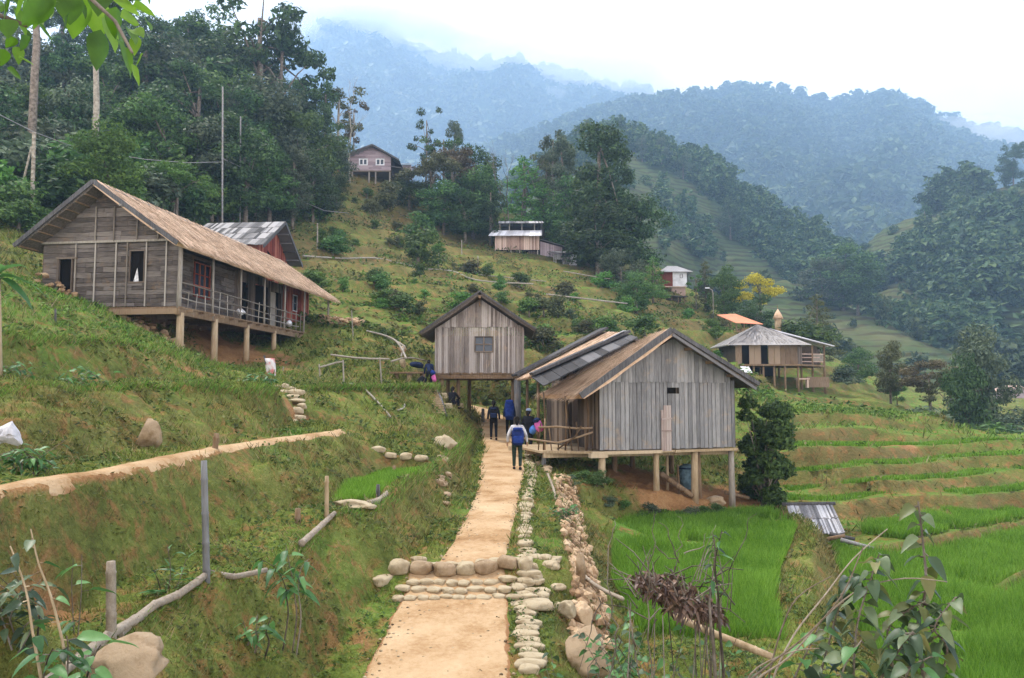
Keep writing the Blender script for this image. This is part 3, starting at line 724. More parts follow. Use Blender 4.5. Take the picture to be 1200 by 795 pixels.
stone_thing('boulder', (.82, 9.1, -3.42), (.30, .22, .16), 'low flat tan boulder in front of the big brown one', 'boulder', BROWNSTONE, seed=5)
stone_thing('boulder', (.85, 8.55, -3.45), (.38, .22, .17), 'broad tan boulder at the very bottom beside the edging', 'boulder', PALESTONE, seed=8)
stone_thing('boulder', (.76, 11.15, -3.0), (.13, .15, .15), 'squarish tan block on the corner of the retaining wall', 'boulder', PALESTONE, seed=11)
stone_thing('boulder', (1.0, 11.3, -3.12), (.16, .17, .2), 'cracked pinkish block capping the retaining wall end', 'boulder', DRYSTONE, seed=13)
p = P(178, 722, 0) if False else P(680, 668, 12.4); mb = MB(p); mb.tube([(p.x, p.y, p.z - .35), (p.x + .01, p.y, p.z + .02), (p.x, p.y, p.z + .26)], [.075, .08, .055], 10)
o = mb.build('upright_stone', BROWNSTONE, smooth=True); o.location = p; tag(o, 'upright rounded reddish stone standing on the verge above the wall', 'stone')
p = P(152, 778, 5.5); stone_thing('boulder', p, (.26, .22, .20), 'large tan broken rock at bottom left against the bamboo post', 'boulder', BROWNSTONE, seed=21)
p = P(168, 508, 12.0); stone_thing('boulder', p + Vector((0, .25, 0)), (.20, .14, .27), 'lone tan rock sticking out of the grassy upper bank', 'boulder', BROWNSTONE, seed=17)
for i, (px, py, Y, r, t) in enumerate([(415, 593, 13.4, .36, 'pale flat rock beside the small rice plot, left of the bund'), (472, 556, 18.6, .42, 'pale slab on the far right corner of the small rice plot')]):
    p = P(px, py, Y); stone_thing('flat_rock', (p.x, p.y, G_at(p.x, p.y) + .01), (r, r * .8, .10), t, 'rock', PALESTONE, seed=30 + i)
for i, px in enumerate((443, 458, 476, 494)):
    p = P(px, 545, 19.8); put_stone(i, (p.x, p.y, G_at(p.x, p.y) + .05), (.2, .14, .10), 0, 'loaf shaped stone lined up behind the small rice plot', 'stone', 'row of stones behind the small rice plot', name='bund_stone')
p = P(522, 534, 23.5); stone_thing('boulder', (p.x, p.y, G_at(p.x, p.y) + .15), (.38, .32, .30), 'pale pointed boulder on top of the bank above the path', 'boulder', PALESTONE, seed=41)
for i in range(15):
    t = random.random(); x = -1.98 + t * .55 + random.uniform(-.15, .15); y = 21.5 - t * 4.5; put_stone(i, (x, y, G_at(x, y) + .02), (random.uniform(.07, .17), .12, random.uniform(.05, .11)), i, 'brown stone tumbled down the bank edge beside the path', 'stone', 'stones down the bank left of the path', mat=BROWNSTONE, name='bank_stone')
for i in range(22):
    t = random.random(); x = .78 + random.uniform(-.2, .25); y = 20 + t * 13; put_stone(i, (x + .25, y, G_at(x + .25, y) + .03), (random.uniform(.1, .24), .15, random.uniform(.06, .15)), i, 'rough brown stone on the verge near the walkers', 'stone', 'rough stones along the verge near the walkers', mat=BROWNSTONE, name='verge_stone')
for px, py, Y, t in ((478, 652, 12.7, 'earthy'), (300, 280, 0, '')):
    pass

# ------------------------------------------------------------------ wall and roof builders
def vplanks(mb, O, U, width, zb, zt, w=.14, th=.03, holes=(), gap=.009, zj=.0):
    """upright boards on the line O + u*U; zb, zt are functions of u (world z)"""
    U = Vector(U).normalized(); N = Vector((U.y, -U.x, 0)); u = 0.0
    while u < width - .01:
        ww = min(w * random.uniform(.75, 1.25), width - u); um = u + ww / 2
        segs = [(zb(um) - random.random() * zj, zt(um))]
        for (a, b, c, d) in holes:
            if a < um < b:
                ns = []
                for s0, s1 in segs:
                    if s1 <= c or s0 >= d: ns.append((s0, s1)); continue
                    if s0 < c: ns.append((s0, c))
                    if s1 > d: ns.append((d, s1))
                segs = ns
        off = random.uniform(0, .014)
        for s0, s1 in segs:
            if s1 - s0 < .03: continue
            a = O + U * (u + gap); b = O + U * (u + ww - gap)
            ta = min(zt(u + gap), s1 + 9) if abs(s1 - zt(um)) < 1e-6 else s1; tb = zt(u + ww - gap) if abs(s1 - zt(um)) < 1e-6 else s1
            lean = random.uniform(-.006, .006)
            v = []
            for q, zz in ((a, ta), (b, tb)):
                for n_ in (off, off - th):
                    v.append(Vector((q.x, q.y, s0)) + N * n_); v.append(Vector((q.x + U.x * lean, q.y + U.y * lean, zz)) + N * n_)
            # order: a0b,a0t,a1b,a1t,b0b,b0t,b1b,b1t
            mb.add(v, [(0, 4, 5, 1), (2, 3, 7, 6), (0, 1, 3, 2), (4, 6, 7, 5), (1, 5, 7, 3), (0, 2, 6, 4)])
        u += ww
def hplanks(mb, O, U, urange, z0, z1, h=.2, th=.03, holes=(), piece=1.6):
    """horizontal boards; urange(z) gives the (u0, u1) covered at that height"""
    U = Vector(U).normalized(); N = Vector((U.y, -U.x, 0)); z = z0
    while z < z1 - .02:
        hh = min(h * random.uniform(.8, 1.2), z1 - z); a, b = urange(z + hh * .5)
        cuts = sorted({a, b} | {c for hl in holes for c in hl[:2] if a < c < b and hl[2] < z + hh / 2 < hl[3]})
        u = a; pts = [a]
        while u < b - .3:
            u += piece * random.uniform(.7, 1.3); pts.append(min(u, b))
        pts = sorted(set(pts) | set(cuts) | {b})
        for p, q in zip(pts, pts[1:]):
            if q - p < .02 or any(hl[0] - 1e-4 <= p and q <= hl[1] + 1e-4 and hl[2] < z + hh / 2 < hl[3] for hl in holes): continue
            off = random.uniform(0, .018); sk = random.uniform(-.012, .012)
            A_, B_ = O + U * (p + .004), O + U * (q - .004); v = []
            for pt, s in ((A_, sk), (B_, -sk)):
                for n_ in (off, off - th):
                    v.append(Vector((pt.x, pt.y, z + .006 + s)) + N * n_); v.append(Vector((pt.x, pt.y, z + hh - .006 + s)) + N * n_)
            mb.add(v, [(0, 4, 5, 1), (2, 3, 7, 6), (0, 1, 3, 2), (4, 6, 7, 5), (1, 5, 7, 3), (0, 2, 6, 4)])
        z += hh
def strands(mb, a, b, c, d, n, ln=.5, w=.03, lift=.05, over=.15):
    """loose straw over the slope a-b (ridge) to d-c (eave)"""
    a, b, c, d = map(Vector, (a, b, c, d)); nrm = (b - a).cross(d - a).normalized()
    if nrm.z < 0: nrm = -nrm
    for i in range(n):
        s, t = random.random(), random.random() ** .9
        top = a.lerp(b, s); bot = d.lerp(c, s); dr = (bot - top).normalized(); side = nrm.cross(dr)
        l = ln * random.uniform(.5, 1.3); L_ = (bot - top).length
        t0 = t * (L_ + over) - l * .6
        p = top + dr * max(0, t0) + nrm * random.uniform(.005, lift)
        dr2 = (dr + side * random.uniform(-.14, .14) - nrm * random.uniform(0, .06)).normalized()
        q = p + dr2 * min(l, L_ + over * random.uniform(.3, 1.5) - max(0, t0)); ww = w * random.uniform(.5, 1.5)
        sag = Vector((0, 0, -.10 * max(0, (q - top).length - L_)))
        mb.add([p - side * ww / 2, p + side * ww / 2, q + side * ww * .2 + sag, q - side * ww * .2 + sag], [(0, 1, 2, 3)])
def roof_slope(mb, a, b, c, d, t):
    a, b, c, d = map(Vector, (a, b, c, d)); n = (b - a).cross(d - a)
    if n.z < 0: n = -n
    # gently uneven sheet, thick
    NU, NV = max(4, int((b - a).length / .35)), max(4, int((d - a).length / .3)); n.normalize(); top = []; bot = []
    for i in range(NU + 1):
        for j in range(NV + 1):
            s, r = i / NU, j / NV; p = a.lerp(b, s).lerp(d.lerp(c, s), r)
            wob = .035 * noise.noise(p * 1.3) - .03 * math.sin(math.pi * r)
            top.append(p + n * wob); bot.append(p + n * (wob - t))
    k = len(top); f = []; M = NV + 1
    for i in range(NU):
        for j in range(NV):
            q = (i * M + j, i * M + j + 1, (i + 1) * M + j + 1, (i + 1) * M + j); f.append(q); f.append(tuple(x + k for x in q[::-1]))
    for i in range(NU):
        for j in (0, NV): x, y_ = i * M + j, (i + 1) * M + j; f.append((x, y_, y_ + k, x + k))
    for j in range(NV):
        for i in (0, NU): x, y_ = i * M + j, i * M + j + 1; f.append((x, y_, y_ + k, x + k))
    mb.add(top + bot, f)
def roof_boards(mb, a, b, c, d, w=.16, t=.03, rows=1):
    """boards running down the slope, laid in overlapping courses"""
    a, b, c, d = map(Vector, (a, b, c, d)); n = (b - a).cross(d - a).normalized()
    if n.z < 0: n = -n
    L_ = (b - a).length; u = 0
    for r in range(rows):
        u = 0
        while u < L_:
            ww = w * random.uniform(.7, 1.3); s0, s1 = u / L_, min(1, (u + ww * .96) / L_)
            r0, r1 = max(0, r / rows - .04), (r + 1) / rows + random.uniform(-.015, .03)
            lift = n * (.02 + random.uniform(0, .02)); tilt = n * .03 if rows > 1 else n * 0
            A_, B_ = a.lerp(d, r0).lerp(b.lerp(c, r0), s0), a.lerp(d, r0).lerp(b.lerp(c, r0), s1)
            D_, C_ = a.lerp(d, r1).lerp(b.lerp(c, r1), s0), a.lerp(d, r1).lerp(b.lerp(c, r1), s1)
            mb.slab([A_ + lift, D_ + lift + tilt, C_ + lift + tilt, B_ + lift], t, n)
            u += ww
def window(parent, O, U, u0, u1, z0, z1, frame=TIMBER, cols=2, rows=2, t=.05, glass=GLASS, wood=.05):
    U = Vector(U).normalized(); N = Vector((U.y, -U.x, 0)); org = parent.matrix_world.translation if False else parent.location
    f = MB(org); q = lambda u, z, n: O * 1.0 + U * u + N * n + Vector((0, 0, z - O.z))
    for u in [u0, u1] + [u0 + (u1 - u0) * k / cols for k in range(1, cols)]: f.beam(q(u, z0, .02), q(u, z1, .02), wood, t, N)
    for z in [z0, z1] + [z0 + (z1 - z0) * k / rows for k in range(1, rows)]: f.beam(q(u0 - wood / 2, z, .024), q(u1 + wood / 2, z, .024), t, wood * .9, (0, 0, 1))
    w = f.build('window', frame, parent)
    g = MB(org); g.slab([q(u0, z0, -.05), q(u1, z0, -.05), q(u1, z1, -.05), q(u0, z1, -.05)], .02, N); g.build('pane', glass, w)
    return w
def post(parent, x, y, z0, z1, r, mat=STILT, name='stilt', lean=(0, 0), n=10):
    mb = MB(parent.location); mb.tube([(x - lean[0], y - lean[1], z0), (x - lean[0] * .4, y - lean[1] * .4, (z0 + z1) / 2), (x, y, z1)], [r * 1.1, r * 1.0, r * .92], n)
    return mb.build(name, mat, parent, smooth=True)
def pole(parent, p, q, r, mat=POLE, name='rail', org=None):
    p, q = Vector(p), Vector(q); mb = MB(parent.location if parent else org); n = max(2, int((q - p).length / .8)); pts = []
    for i in range(n + 1):
        w = p.lerp(q, i / n); k = 0 if i in (0, n) else .025; pts.append(w + Vector((random.uniform(-k, k), random.uniform(-k, k), random.uniform(-k, k))))
    mb.tube(pts, [r * (1.08 - .2 * i / n) for i in range(n + 1)], 7); return mb.build(name, mat, parent, smooth=True)

# ------------------------------------------------------------------ the long stilt house on the left
R0 = Vector((-13.1, 30.0, 3.53)); D = Vector((.13, .9915, 0)).normalized(); N_ = Vector((-D.y, D.x, 0))
def HA(n, s, z): return Vector((R0.x + N_.x * n + D.x * s, R0.y + N_.y * n + D.y * s, z))
A = thing('stilt_house', (-16, 34, 3.0), 'long weathered wooden stilt house with straw thatch, porch and railing on the left slope', 'house', 'village houses')
o_ = A.location
RZ, RE_R, RE_L = 8.42, 5.93, 6.0; RN = 3.2; EN_R, EN_L = -.38, 6.45
zslope = lambda n: (RZ - (RZ - RE_R) * (RN - n) / (RN - EN_R)) if n < RN else (RZ - (RZ - RE_L) * (n - RN) / (EN_L - RN))
mb = MB(o_)
def urA(z):
    # u runs from the left corner (n=5.9) to the right one (n=0)
    lo = 0.0; hi = 5.9
    while zslope(5.9 - lo) - .16 < z and lo < 3: lo += .05
    while zslope(5.9 - hi) - .16 < z and hi > 2: hi -= .05
    return lo, hi
OA = HA(5.9, 0, 3.53); UA = -N_
holesA = [(.72, 1.30, 3.0, 5.52), (3.75, 4.42, 4.5, 5.82)]
hplanks(mb, OA, UA, urA, 3.56, 6.15, .19, .03, holesA, 1.1)
mb.build('gable_wall', DARKP, A)
mb = MB(o_); hplanks(mb, OA + (-D) * .05, UA, urA, 6.22, 8.2, .19, .03, (), 1.3); mb.build('upper_gable', DARKP, A)
mb = MB(o_); mb.beam(HA(5.95, -.09, 6.18), HA(-.05, -.09, 6.18), .07, .09)
for u in (1.45, 2.3, 3.2, 3.68, 4.5, 5.35): mb.beam(HA(5.9 - u, -.07, 3.55), HA(5.9 - u, -.07, 6.15), .05, .035, D)
for u in (2.3, 3.1, 4.1, 5.0): mb.beam(HA(5.9 - u, -.12, 6.2), HA(5.9 - u, -.12, min(7.6, zslope(5.9 - u) - .2)), .05, .035, D)
mb.build('batten', POLE, A)
dr = MB(o_); dr.slab([HA(5.2, .12, 3.9), HA(4.6, .12, 3.9), HA(4.6, .12, 5.5), HA(5.2, .12, 5.5)], .03); dd = dr.build('door', DARK, A)
fr = MB(o_); fr.beam(HA(5.2, -.06, 3.7), HA(5.2, -.06, 5.52), .08, .1, D); fr.beam(HA(4.58, -.06, 3.9), HA(4.58, -.06, 5.52), .05, .1, D); fr.beam(HA(5.28, -.07, 5.55), HA(4.4, -.07, 5.55), .1, .07); fr.build('frame', DARKV, dd)
window(A, OA, UA, 3.78, 4.4, 4.53, 5.8, DARKV, 1, 1, .05, DARK)
mb = MB(o_); mb.slab([HA(1.95, -.02, 4.55), HA(1.72, -.02, 4.55), HA(1.8, -.02, 5.1)], .015); mb.build('torn_curtain', CLOTH, A)
# side walls
mb = MB(o_); SW = HA(1.3, .02, 3.55)
hplanks(mb, SW, D, lambda z: (0, 6.9), 3.56, 6.2, .2, .03, [(3.2, 4.6, 4.4, 5.95)], 1.5)
mb.build('porch_wall', DARKP, A)
mb = MB(o_); vplanks(mb, SW + D * 6.9, D, 5.5, lambda u: 3.56, lambda u: 6.2, .16, .03, [(.5, 1.5, 3, 5.7), (2.2, 3.7, 3, 5.8), (4.5, 5.3, 3, 5.7)])
mb.build('porch_wall', DARKV, A)
mb = MB(o_)
for a_, b_ in ((7.4, 8.4), (9.1, 10.6), (11.4, 12.2)): mb.slab([HA(1.45, a_, 3.56), HA(1.45, b_, 3.56), HA(1.45, b_, 5.8), HA(1.45, a_, 5.8)], .03)
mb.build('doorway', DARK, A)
mb = MB(o_); mb.slab([HA(1.22, 10.75, 3.6), HA(1.22, 11.35, 3.6), HA(1.22, 11.35, 5.6), HA(1.22, 10.75, 5.6)], .03); mb.build('pale_door', POLE, A)
window(A, SW, D, 3.25, 4.55, 4.4, 5.9, REDW, 3, 3, .06)
mb = MB(o_); mb.slab([HA(5.9, 0, 3.5), HA(5.9, 12.4, 3.5), HA(5.9, 12.4, 6.1), HA(5.9, 0, 6.1)], .04); mb.slab([HA(5.9, 12.4, 3.5), HA(1.3, 12.4, 3.5), HA(1.3, 12.4, 6.1), HA(5.9, 12.4, 6.1)], .04); mb.build('rear_wall', DARKV, A)
mb = MB(o_); mb.slab([HA(-.12, -.05, 3.53), HA(-.12, 12.6, 3.53), HA(5.95, 12.6, 3.53), HA(5.95, -.05, 3.53)], .07, (0, 0, 1)); mb.build('floor', TIMBER, A)
mb = MB(o_); mb.beam(HA(.0, -.1, 3.33), HA(.0, 12.5, 3.30), .18, .26); mb.beam(HA(2.9, -.05, 3.33), HA(2.9, 12.5, 3.33), .16, .24); mb.beam(HA(3.1, -.06, 3.34), HA(.0, -.06, 3.34), .14, .22)
for s in np.arange(.5, 12.4, .85): mb.beam(HA(-.3, s, 3.41), HA(5.8, s, 3.41), .08, .09)
mb.build('floor_beam', TIMBER, A)
for i, (n, s, r) in enumerate([(.0, .15, .15), (.0, 2.8, .14), (.0, 5.7, .13), (.0, 8.6, .12), (.1, 11.9, .12), (2.9, .6, .12), (2.9, 3.6, .12), (2.9, 6.6, .12), (2.9, 9.6, .12)]):
    q = HA(n, s, 0); post(A, q.x, q.y, G_at(q.x, q.y) - .3, 3.3, r)
for s in (0, 2.5, 5.0, 7.4, 9.8, 12.35): q = HA(-.02, s, 0); post(A, q.x, q.y, 3.25, zslope(0) - .12, .05 if s else .09, POLE, 'porch_post', (random.uniform(-.04, .04), random.uniform(-.05, .05)))
rl = MB(o_)
for z in (.34, .64, .98):
    pts = [HA(-.06 + random.uniform(-.02, .02), s, 3.53 + z - .01 * s + random.uniform(-.02, .02)) for s in np.arange(0, 12.6, 1.05)]; rl.tube(pts, .026, 6)
for s in np.arange(.6, 12.2, .62): rl.tube([HA(-.05, s + random.uniform(-.1, .1), 3.3), HA(-.06, s, 3.53 + random.choice((.66, .98, 1.0)))], .02, 6)
rl.build('railing', POLE, A, smooth=True)
s0, s1 = -.85, 16.4
ra, rb = HA(RN, s0, RZ), HA(RN, s1, RZ - .15); ea, eb = HA(EN_R, s0, RE_R), HA(EN_R, s1, RE_R - .12); la, lb = HA(EN_L, s0, RE_L), HA(EN_L, s1, RE_L)
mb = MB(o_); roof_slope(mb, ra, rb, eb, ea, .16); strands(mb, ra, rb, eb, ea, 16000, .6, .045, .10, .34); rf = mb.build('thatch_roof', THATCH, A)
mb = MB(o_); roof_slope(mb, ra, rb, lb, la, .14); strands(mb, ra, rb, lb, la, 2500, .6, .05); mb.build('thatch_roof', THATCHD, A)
mb = MB(o_)
mb.beam(ra + Vector((0, -.07, -.02)), ea + Vector((.02, -.07, -.07)), .05, .17); mb.beam(ra + Vector((0, -.08, 0)), la + Vector((-.05, -.08, -.07)), .05, .17)
mb.build('barge_board', BARGE, A)
mb = MB(o_)
for t in np.linspace(.12, .95, 8): q = ra.lerp(la, t) - Vector((0, 0, .2)); mb = MB(o_); mb.beam(q, q + D * 1.0, .07, .06); mb.build('purlin', TIMBER, A)
for t in (.35, .75): q = ra.lerp(ea, t) - Vector((0, 0, .15)); mb = MB(o_); mb.tube([q - D * .2, q + D * 1.2], .045, 7); mb.build('purlin', POLE, A)
mb = MB(o_); roof_boards(mb, ra + N_ * .1 + Vector((0, 0, .05)), rb + N_ * .1 + Vector((0, 0, .05)), rb - N_ * .35 - Vector((0, 0, .18)), ra - N_ * .35 - Vector((0, 0, .18)), .3, .03); mb.build('ridge_cover', GREY, A)
# lower red room at the far end
mb = MB(o_); E0 = HA(1.2, 12.8, 4.3)
vplanks(mb, E0, D, 3.1, lambda u: 4.25, lambda u: 6.3, .15, .03, [(.7, 1.3, 4.9, 5.8)]); vplanks(mb, HA(4.2, 12.75, 4.2), -N_, 3.0, lambda u: 4.25, lambda u: 6.3, .15, .03)
mb.slab([HA(1.3, 15.9, 4.2), HA(4.5, 15.9, 4.2), HA(4.5, 15.9, 6.4), HA(1.3, 15.9, 6.4)], .05); mb.build('red_room', REDW, A)
window(A, E0, D, .75, 1.3, 4.9, 5.8, SLAT, 1, 2, .05)
q = HA(-.1, 15.7, 0); post(A, q.x, q.y, G_at(q.x, q.y) - .2, 5.8, .06, POLE, 'porch_post')
# stones around its foot
mb = MB((-18, 30.5, 3.5))
for i in range(46): 
    x, y = -18.9 + random.random() * 1.6, 30.3 + random.random() * .4; mb.rock((x, y, G_at(x, y) + .08 + .9 * random.random() ** 2 * (1 if x < -18 else .3)), (.16, .14, .1), i, 1)
o = mb.build('stone_pile', DRYSTONE); o.location = (-18, 30.5, 3.5); tag(o, 'heap of reddish rubble stones at the left corner of the long house', 'stone pile')
mb = MB((-14.6, 31, 1.8))
for i in range(90):
    t = random.random(); q = HA(.3 + t * 2.4, .2 + random.random() * 1.5, 0); mb.rock((q.x, q.y, G_at(q.x, q.y) + random.random() ** 2 * .5), (.2, .16, .12), i, 1)
o = mb.build('stone_pile', DRYSTONE); o.location = (-14.6, 31, 1.8); tag(o, 'loose dry stones banked up in the shade under the long house', 'stone pile')
mb = MB((-10.3, 45.8, 4.4))
for i in range(110):
    x = -11.4 + random.random() * 2.6; y = 44.9 + random.random() * .5; mb.rock((x, y, G_at(x, y) + random.random() * .4), (.2, .16, .12), i, 1)
o = mb.build('stone_pile', DRYSTONE); o.location = (-10.3, 45.8, 4.4); tag(o, 'low band of stones under the red room of the long house', 'stone pile')
for s, n, z, t in ((5.2, .35, 3.9, 'white laundry bundle hung over the porch railing of the long house'), (10.4, .3, 3.85, 'cream cloth bundle lying on the far end of the porch')):
    q = HA(n - .3, s, z); mb = MB(q); mb.rock(q, (.2, .42, .2), int(s), 2, rough=.45); o = mb.build('cloth_bundle', CLOTH, smooth=True); o.location = q; tag(o, t, 'cloth')

# ------------------------------------------------------------------ red house behind it
B = thing('red_house', (-18, 54, 8), 'red walled house with silver slat roof just behind the long thatched house', 'house', 'village houses'); o_ = B.location
ap, al = Vector((-16.1, 53.7, 12.35)), Vector((-21.8, 54.2, 12.35)); er, el = Vector((-15.9, 57.6, 9.9)), Vector((-16.3, 49.6, 9.9)); bl = Vector((-22, 50.0, 9.9)); br_ = Vector((-21.6, 58, 9.9))
mb = MB(o_); roof_boards(mb, ap, al, bl, el, .20, .04, 4); mb.build('slat_roof', OLDSLAT, B)
mb = MB(o_); roof_boards(mb, ap, al, br_, er, .3, .05); roof_slope(mb, ap - Vector((0, 0, .05)), al - Vector((0, 0, .05)), br_, er, .05); mb.build('slat_roof', BARGE, B)
gx = -16.9; top = lambda u: 12.2 - abs(u - 3.4) * .62
mb = MB(o_); vplanks(mb, Vector((gx, 50.3, 7)), Vector((0, 1, 0)), 6.8, lambda u: 6.6, top, .2, .04); mb.build('gable_wall', REDW, B)
mb = MB(o_); vplanks(mb, Vector((gx - 4.5, 50.3, 7)), Vector((1, 0, 0)), 4.5, lambda u: 6.6, lambda u: 10.1, .2, .04); mb.build('front_wall', REDW, B)
mb = MB(o_); mb.beam(ap + Vector((.05, 0, -.05)), er + Vector((.05, 0, -.1)), .05, .22); mb.beam(ap + Vector((.05, 0, -.05)), el + Vector((.05, 0, -.1)), .05, .22)
for t in (.2, .4, .6, .8): q = ap.lerp(er, t) - Vector((0, 0, .25)); mb.beam(q, q - Vector((1, 0, 0)), .1, .1)
mb.build('barge_board', BARGE, B)
mb = MB(o_); mb.slab([(gx + .05, 52.4, 9.7), (gx + .05, 53.2, 9.5), (gx + .05, 53.2, 9.85), (gx + .05, 52.4, 10.05)], .03); mb.build('gable_vent', DARK, B)
q = Vector((-16.9, 47.5, 9.1)); mb = MB(q); mb.rock(q, (.55, .5, .22), 5, 2, rough=.4); mb.tube([q + Vector((-1.4, -.6, .5)), q + Vector((-.6, 0, .1))], [.16, .22], 8)
o = mb.build('folded_tarpaulin', CLOTH, smooth=True); o.location = q; tag(o, 'crumpled grey tarpaulin lying on the ridge of the thatched roof', 'tarpaulin')

# ------------------------------------------------------------------ raised hut over the path
Cc = thing('raised_hut', (-1.5, 38, 0), 'small bamboo walled hut raised on posts over the path in the centre', 'hut', 'village houses'); o_ = Cc.location
x0, x1, y0, y1, zf = -3.62, .56, 36.0, 40.0, 1.14
tp = lambda x: 4.62 - abs(x + 1.5) * .68
mb = MB(o_); hol = [(1.86, 2.74, 2.08, 2.82)]
vplanks(mb, Vector((x0, y0, zf)), Vector((1, 0, 0)), x1 - x0, lambda u: zf + .0, lambda u: min(3.35, tp(x0 + u)), .085, .035, hol, .009, .06)
mb.build('front_wall', GREYW, Cc)
mb = MB(o_); vplanks(mb, Vector((x0 + .3, y0 - .05, 3.2)), Vector((1, 0, 0)), x1 - x0 - .6, lambda u: 3.28, lambda u: tp(x0 + .3 + u) - .03, .10, .03, (), .004, .05); mb.build('gable', GREYW, Cc)
mb = MB(o_)
for O_, U_, w_ in ((Vector((x1, y0, zf)), Vector((0, 1, 0)), 4), (Vector((x0, y1, zf)), Vector((0, -1, 0)), 4), (Vector((x1, y1, zf)), Vector((-1, 0, 0)), x1 - x0)):
    vplanks(mb, O_, U_, w_, lambda u: zf, lambda u: 3.15, .12, .03)
mb.build('side_wall', GREYW, Cc)
window(Cc, Vector((x0, y0, zf)), Vector((1, 0, 0)), 1.88, 2.72, 2.1, 2.8, DARKV, 2, 2, .06, GLASS, .055)
mb = MB(o_); mb.slab([(x0 - .1, y0 + .02, zf), (x1 + .1, y0 + .02, zf), (x1 + .1, y1, zf), (x0 - .1, y1, zf)], .08, (0, 0, 1))
for y in (y0 + .1, 37.3, 38.6, 39.9): mb.beam((x0 - .15, y, zf - .2), (x1 + .2, y, zf - .2), .16, .2)
for x in np.arange(x0 + .2, x1, .5): mb.tube([(x, y0 - .12, zf - .09), (x, y1, zf - .09)], .045, 6)
mb.build('floor', TIMBER, Cc)
apf, apb = Vector((-1.5, 35.35, 4.86)), Vector((-1.5, 40.6, 4.86)); elf, elb = Vector((-4.28, 35.35, 2.95)), Vector((-4.28, 40.6, 2.95)); erf, erb = Vector((1.1, 35.35, 3.12)), Vector((1.1, 40.6, 3.12))
mb = MB(o_); roof_slope(mb, apf, apb, elb, elf, .14); roof_slope(mb, apf, apb, erb, erf, .14); strands(mb, apf, apb, elb, elf, 1800, .5, .05, .07, .25); strands(mb, apf, apb, erb, erf, 1800, .5, .05, .07, .2)
mb.build('thatch_roof', THATCHD, Cc)
mb = MB(o_); mb.beam(apf + Vector((0, -.04, .02)), elf + Vector((0, -.04, -.02)), .05, .08); mb.beam(apf + Vector((0, -.03, .02)), erf + Vector((0, -.04, -.02)), .05, .08); mb.build('barge_board', BARGE, Cc)
mb = MB(o_); mb.beam((-1.5, 35.2, 4.6), (-1.5, 36, 4.6), .1, .12); mb.beam((-1.55, 35.9, 4.55), (-1.5, 35.4, 4.2), .06, .06); mb.build('ridge_pole', TIMBER, Cc)
post(Cc, .25, 36.2, G_at(.25, 36.2) - .3, zf - .2, .17, GREY)
for x, y, r in ((-3.3, 36.2, .10), (-2.55, 36.6, .09), (-3.3, 39.7, .1), (-2.2, 39.7, .1), (.3, 39.8, .12)): post(Cc, x, y, G_at(x, y) - .3, zf - .1, r, TIMBER)
mb = MB(o_)
for y in np.arange(36.45, 39.8, .17): x = .02 + random.uniform(-.04, .04); mb.tube([(x, y, G_at(x, y) - .2), (x + .03, y, zf - .1)], [.055, .05], 6)
mb.build('pole_screen', TIMBER, Cc, smooth=True)

# ------------------------------------------------------------------ house on stilts, right
Dh = thing('stilt_house', (5, 27, -2), 'grey plank stilt house with straw thatch standing above the rice on the right', 'house', 'village houses'); o_ = Dh.location
PA, PB = Vector((2.81, 24.8, -1.74)), Vector((7.63, 26.4, -1.70)); U = (PB - PA).normalized(); U.z = 0; Wd = (PB - PA).length; Bk = Vector((-U.y, U.x, 0))
apx = 2.72
def topD(u): return 1.98 - (apx - u) * (1.98 - .42) / apx if u < apx else 1.98 - (u - apx) * (1.98 - .62) / (Wd - apx)
mb = MB(o_); hol = [(2.54, 2.86, .10, .30)]
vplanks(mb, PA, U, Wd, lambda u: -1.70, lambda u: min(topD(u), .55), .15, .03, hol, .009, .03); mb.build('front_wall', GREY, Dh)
mb = MB(o_); vplanks(mb, PA + U * .2 - Bk * .045, U, Wd - .4, lambda u: .49, lambda u: topD(u + .2) - .02, .14, .03, (), .004, .04); mb.build('gable', GREY, Dh)
mb = MB(o_); hh = MB(o_)
q = PA + U * 2.25 - Bk * .04
for k in range(4): hh.beam(q + U * (k * .095) + Vector((0, 0, 1.45 if k else 1.3)), q + U * (k * .095) + Vector((0, 0, -.05)), .085, .03, Bk)
hh.beam(q + Vector((-.03, 0, .62)) - Bk * .03, q + U * .33 + Vector((0, 0, .62)) - Bk * .03, .05, .04); hh.beam(q + Vector((-.03, 0, 1.0)) - Bk * .03, q + U * .33 + Vector((0, 0, 1.02)) - Bk * .03, .05, .04)
m_ = mat_planks('reddish_patch_boards', [(.17, .12, .10), (.30, .22, .19), (.42, .34, .30)]); hh.build('patched_door', m_, Dh)
mb = MB(o_); mb.slab([PA + U * 2.54 + Bk * .1 + Vector((0, 0, 1.84)), PA + U * 2.86 + Bk * .1 + Vector((0, 0, 1.84)), PA + U * 2.86 + Bk * .1 + Vector((0, 0, 2.04)), PA + U * 2.54 + Bk * .1 + Vector((0, 0, 2.04))], .02); mb.build('vent', DARK, Dh)
mb = MB(o_)
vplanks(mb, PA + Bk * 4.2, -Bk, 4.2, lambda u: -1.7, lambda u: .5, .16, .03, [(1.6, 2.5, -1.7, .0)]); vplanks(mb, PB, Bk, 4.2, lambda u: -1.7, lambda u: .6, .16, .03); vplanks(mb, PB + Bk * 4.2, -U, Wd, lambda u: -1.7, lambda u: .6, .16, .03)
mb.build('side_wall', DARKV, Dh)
mb = MB(o_); f0 = Vector((0, 0, -1.72 + 1.74)); q = lambda u, b, z: PA + U * u + Bk * b + Vector((0, 0, z + 1.74))
mb.slab([q(-1.7, .9, -1.76), q(-.05, -.05, -1.76), q(Wd, -.05, -1.76), q(Wd, 4.2, -1.76), q(-1.6, 4.2, -1.76)], .07, (0, 0, 1))
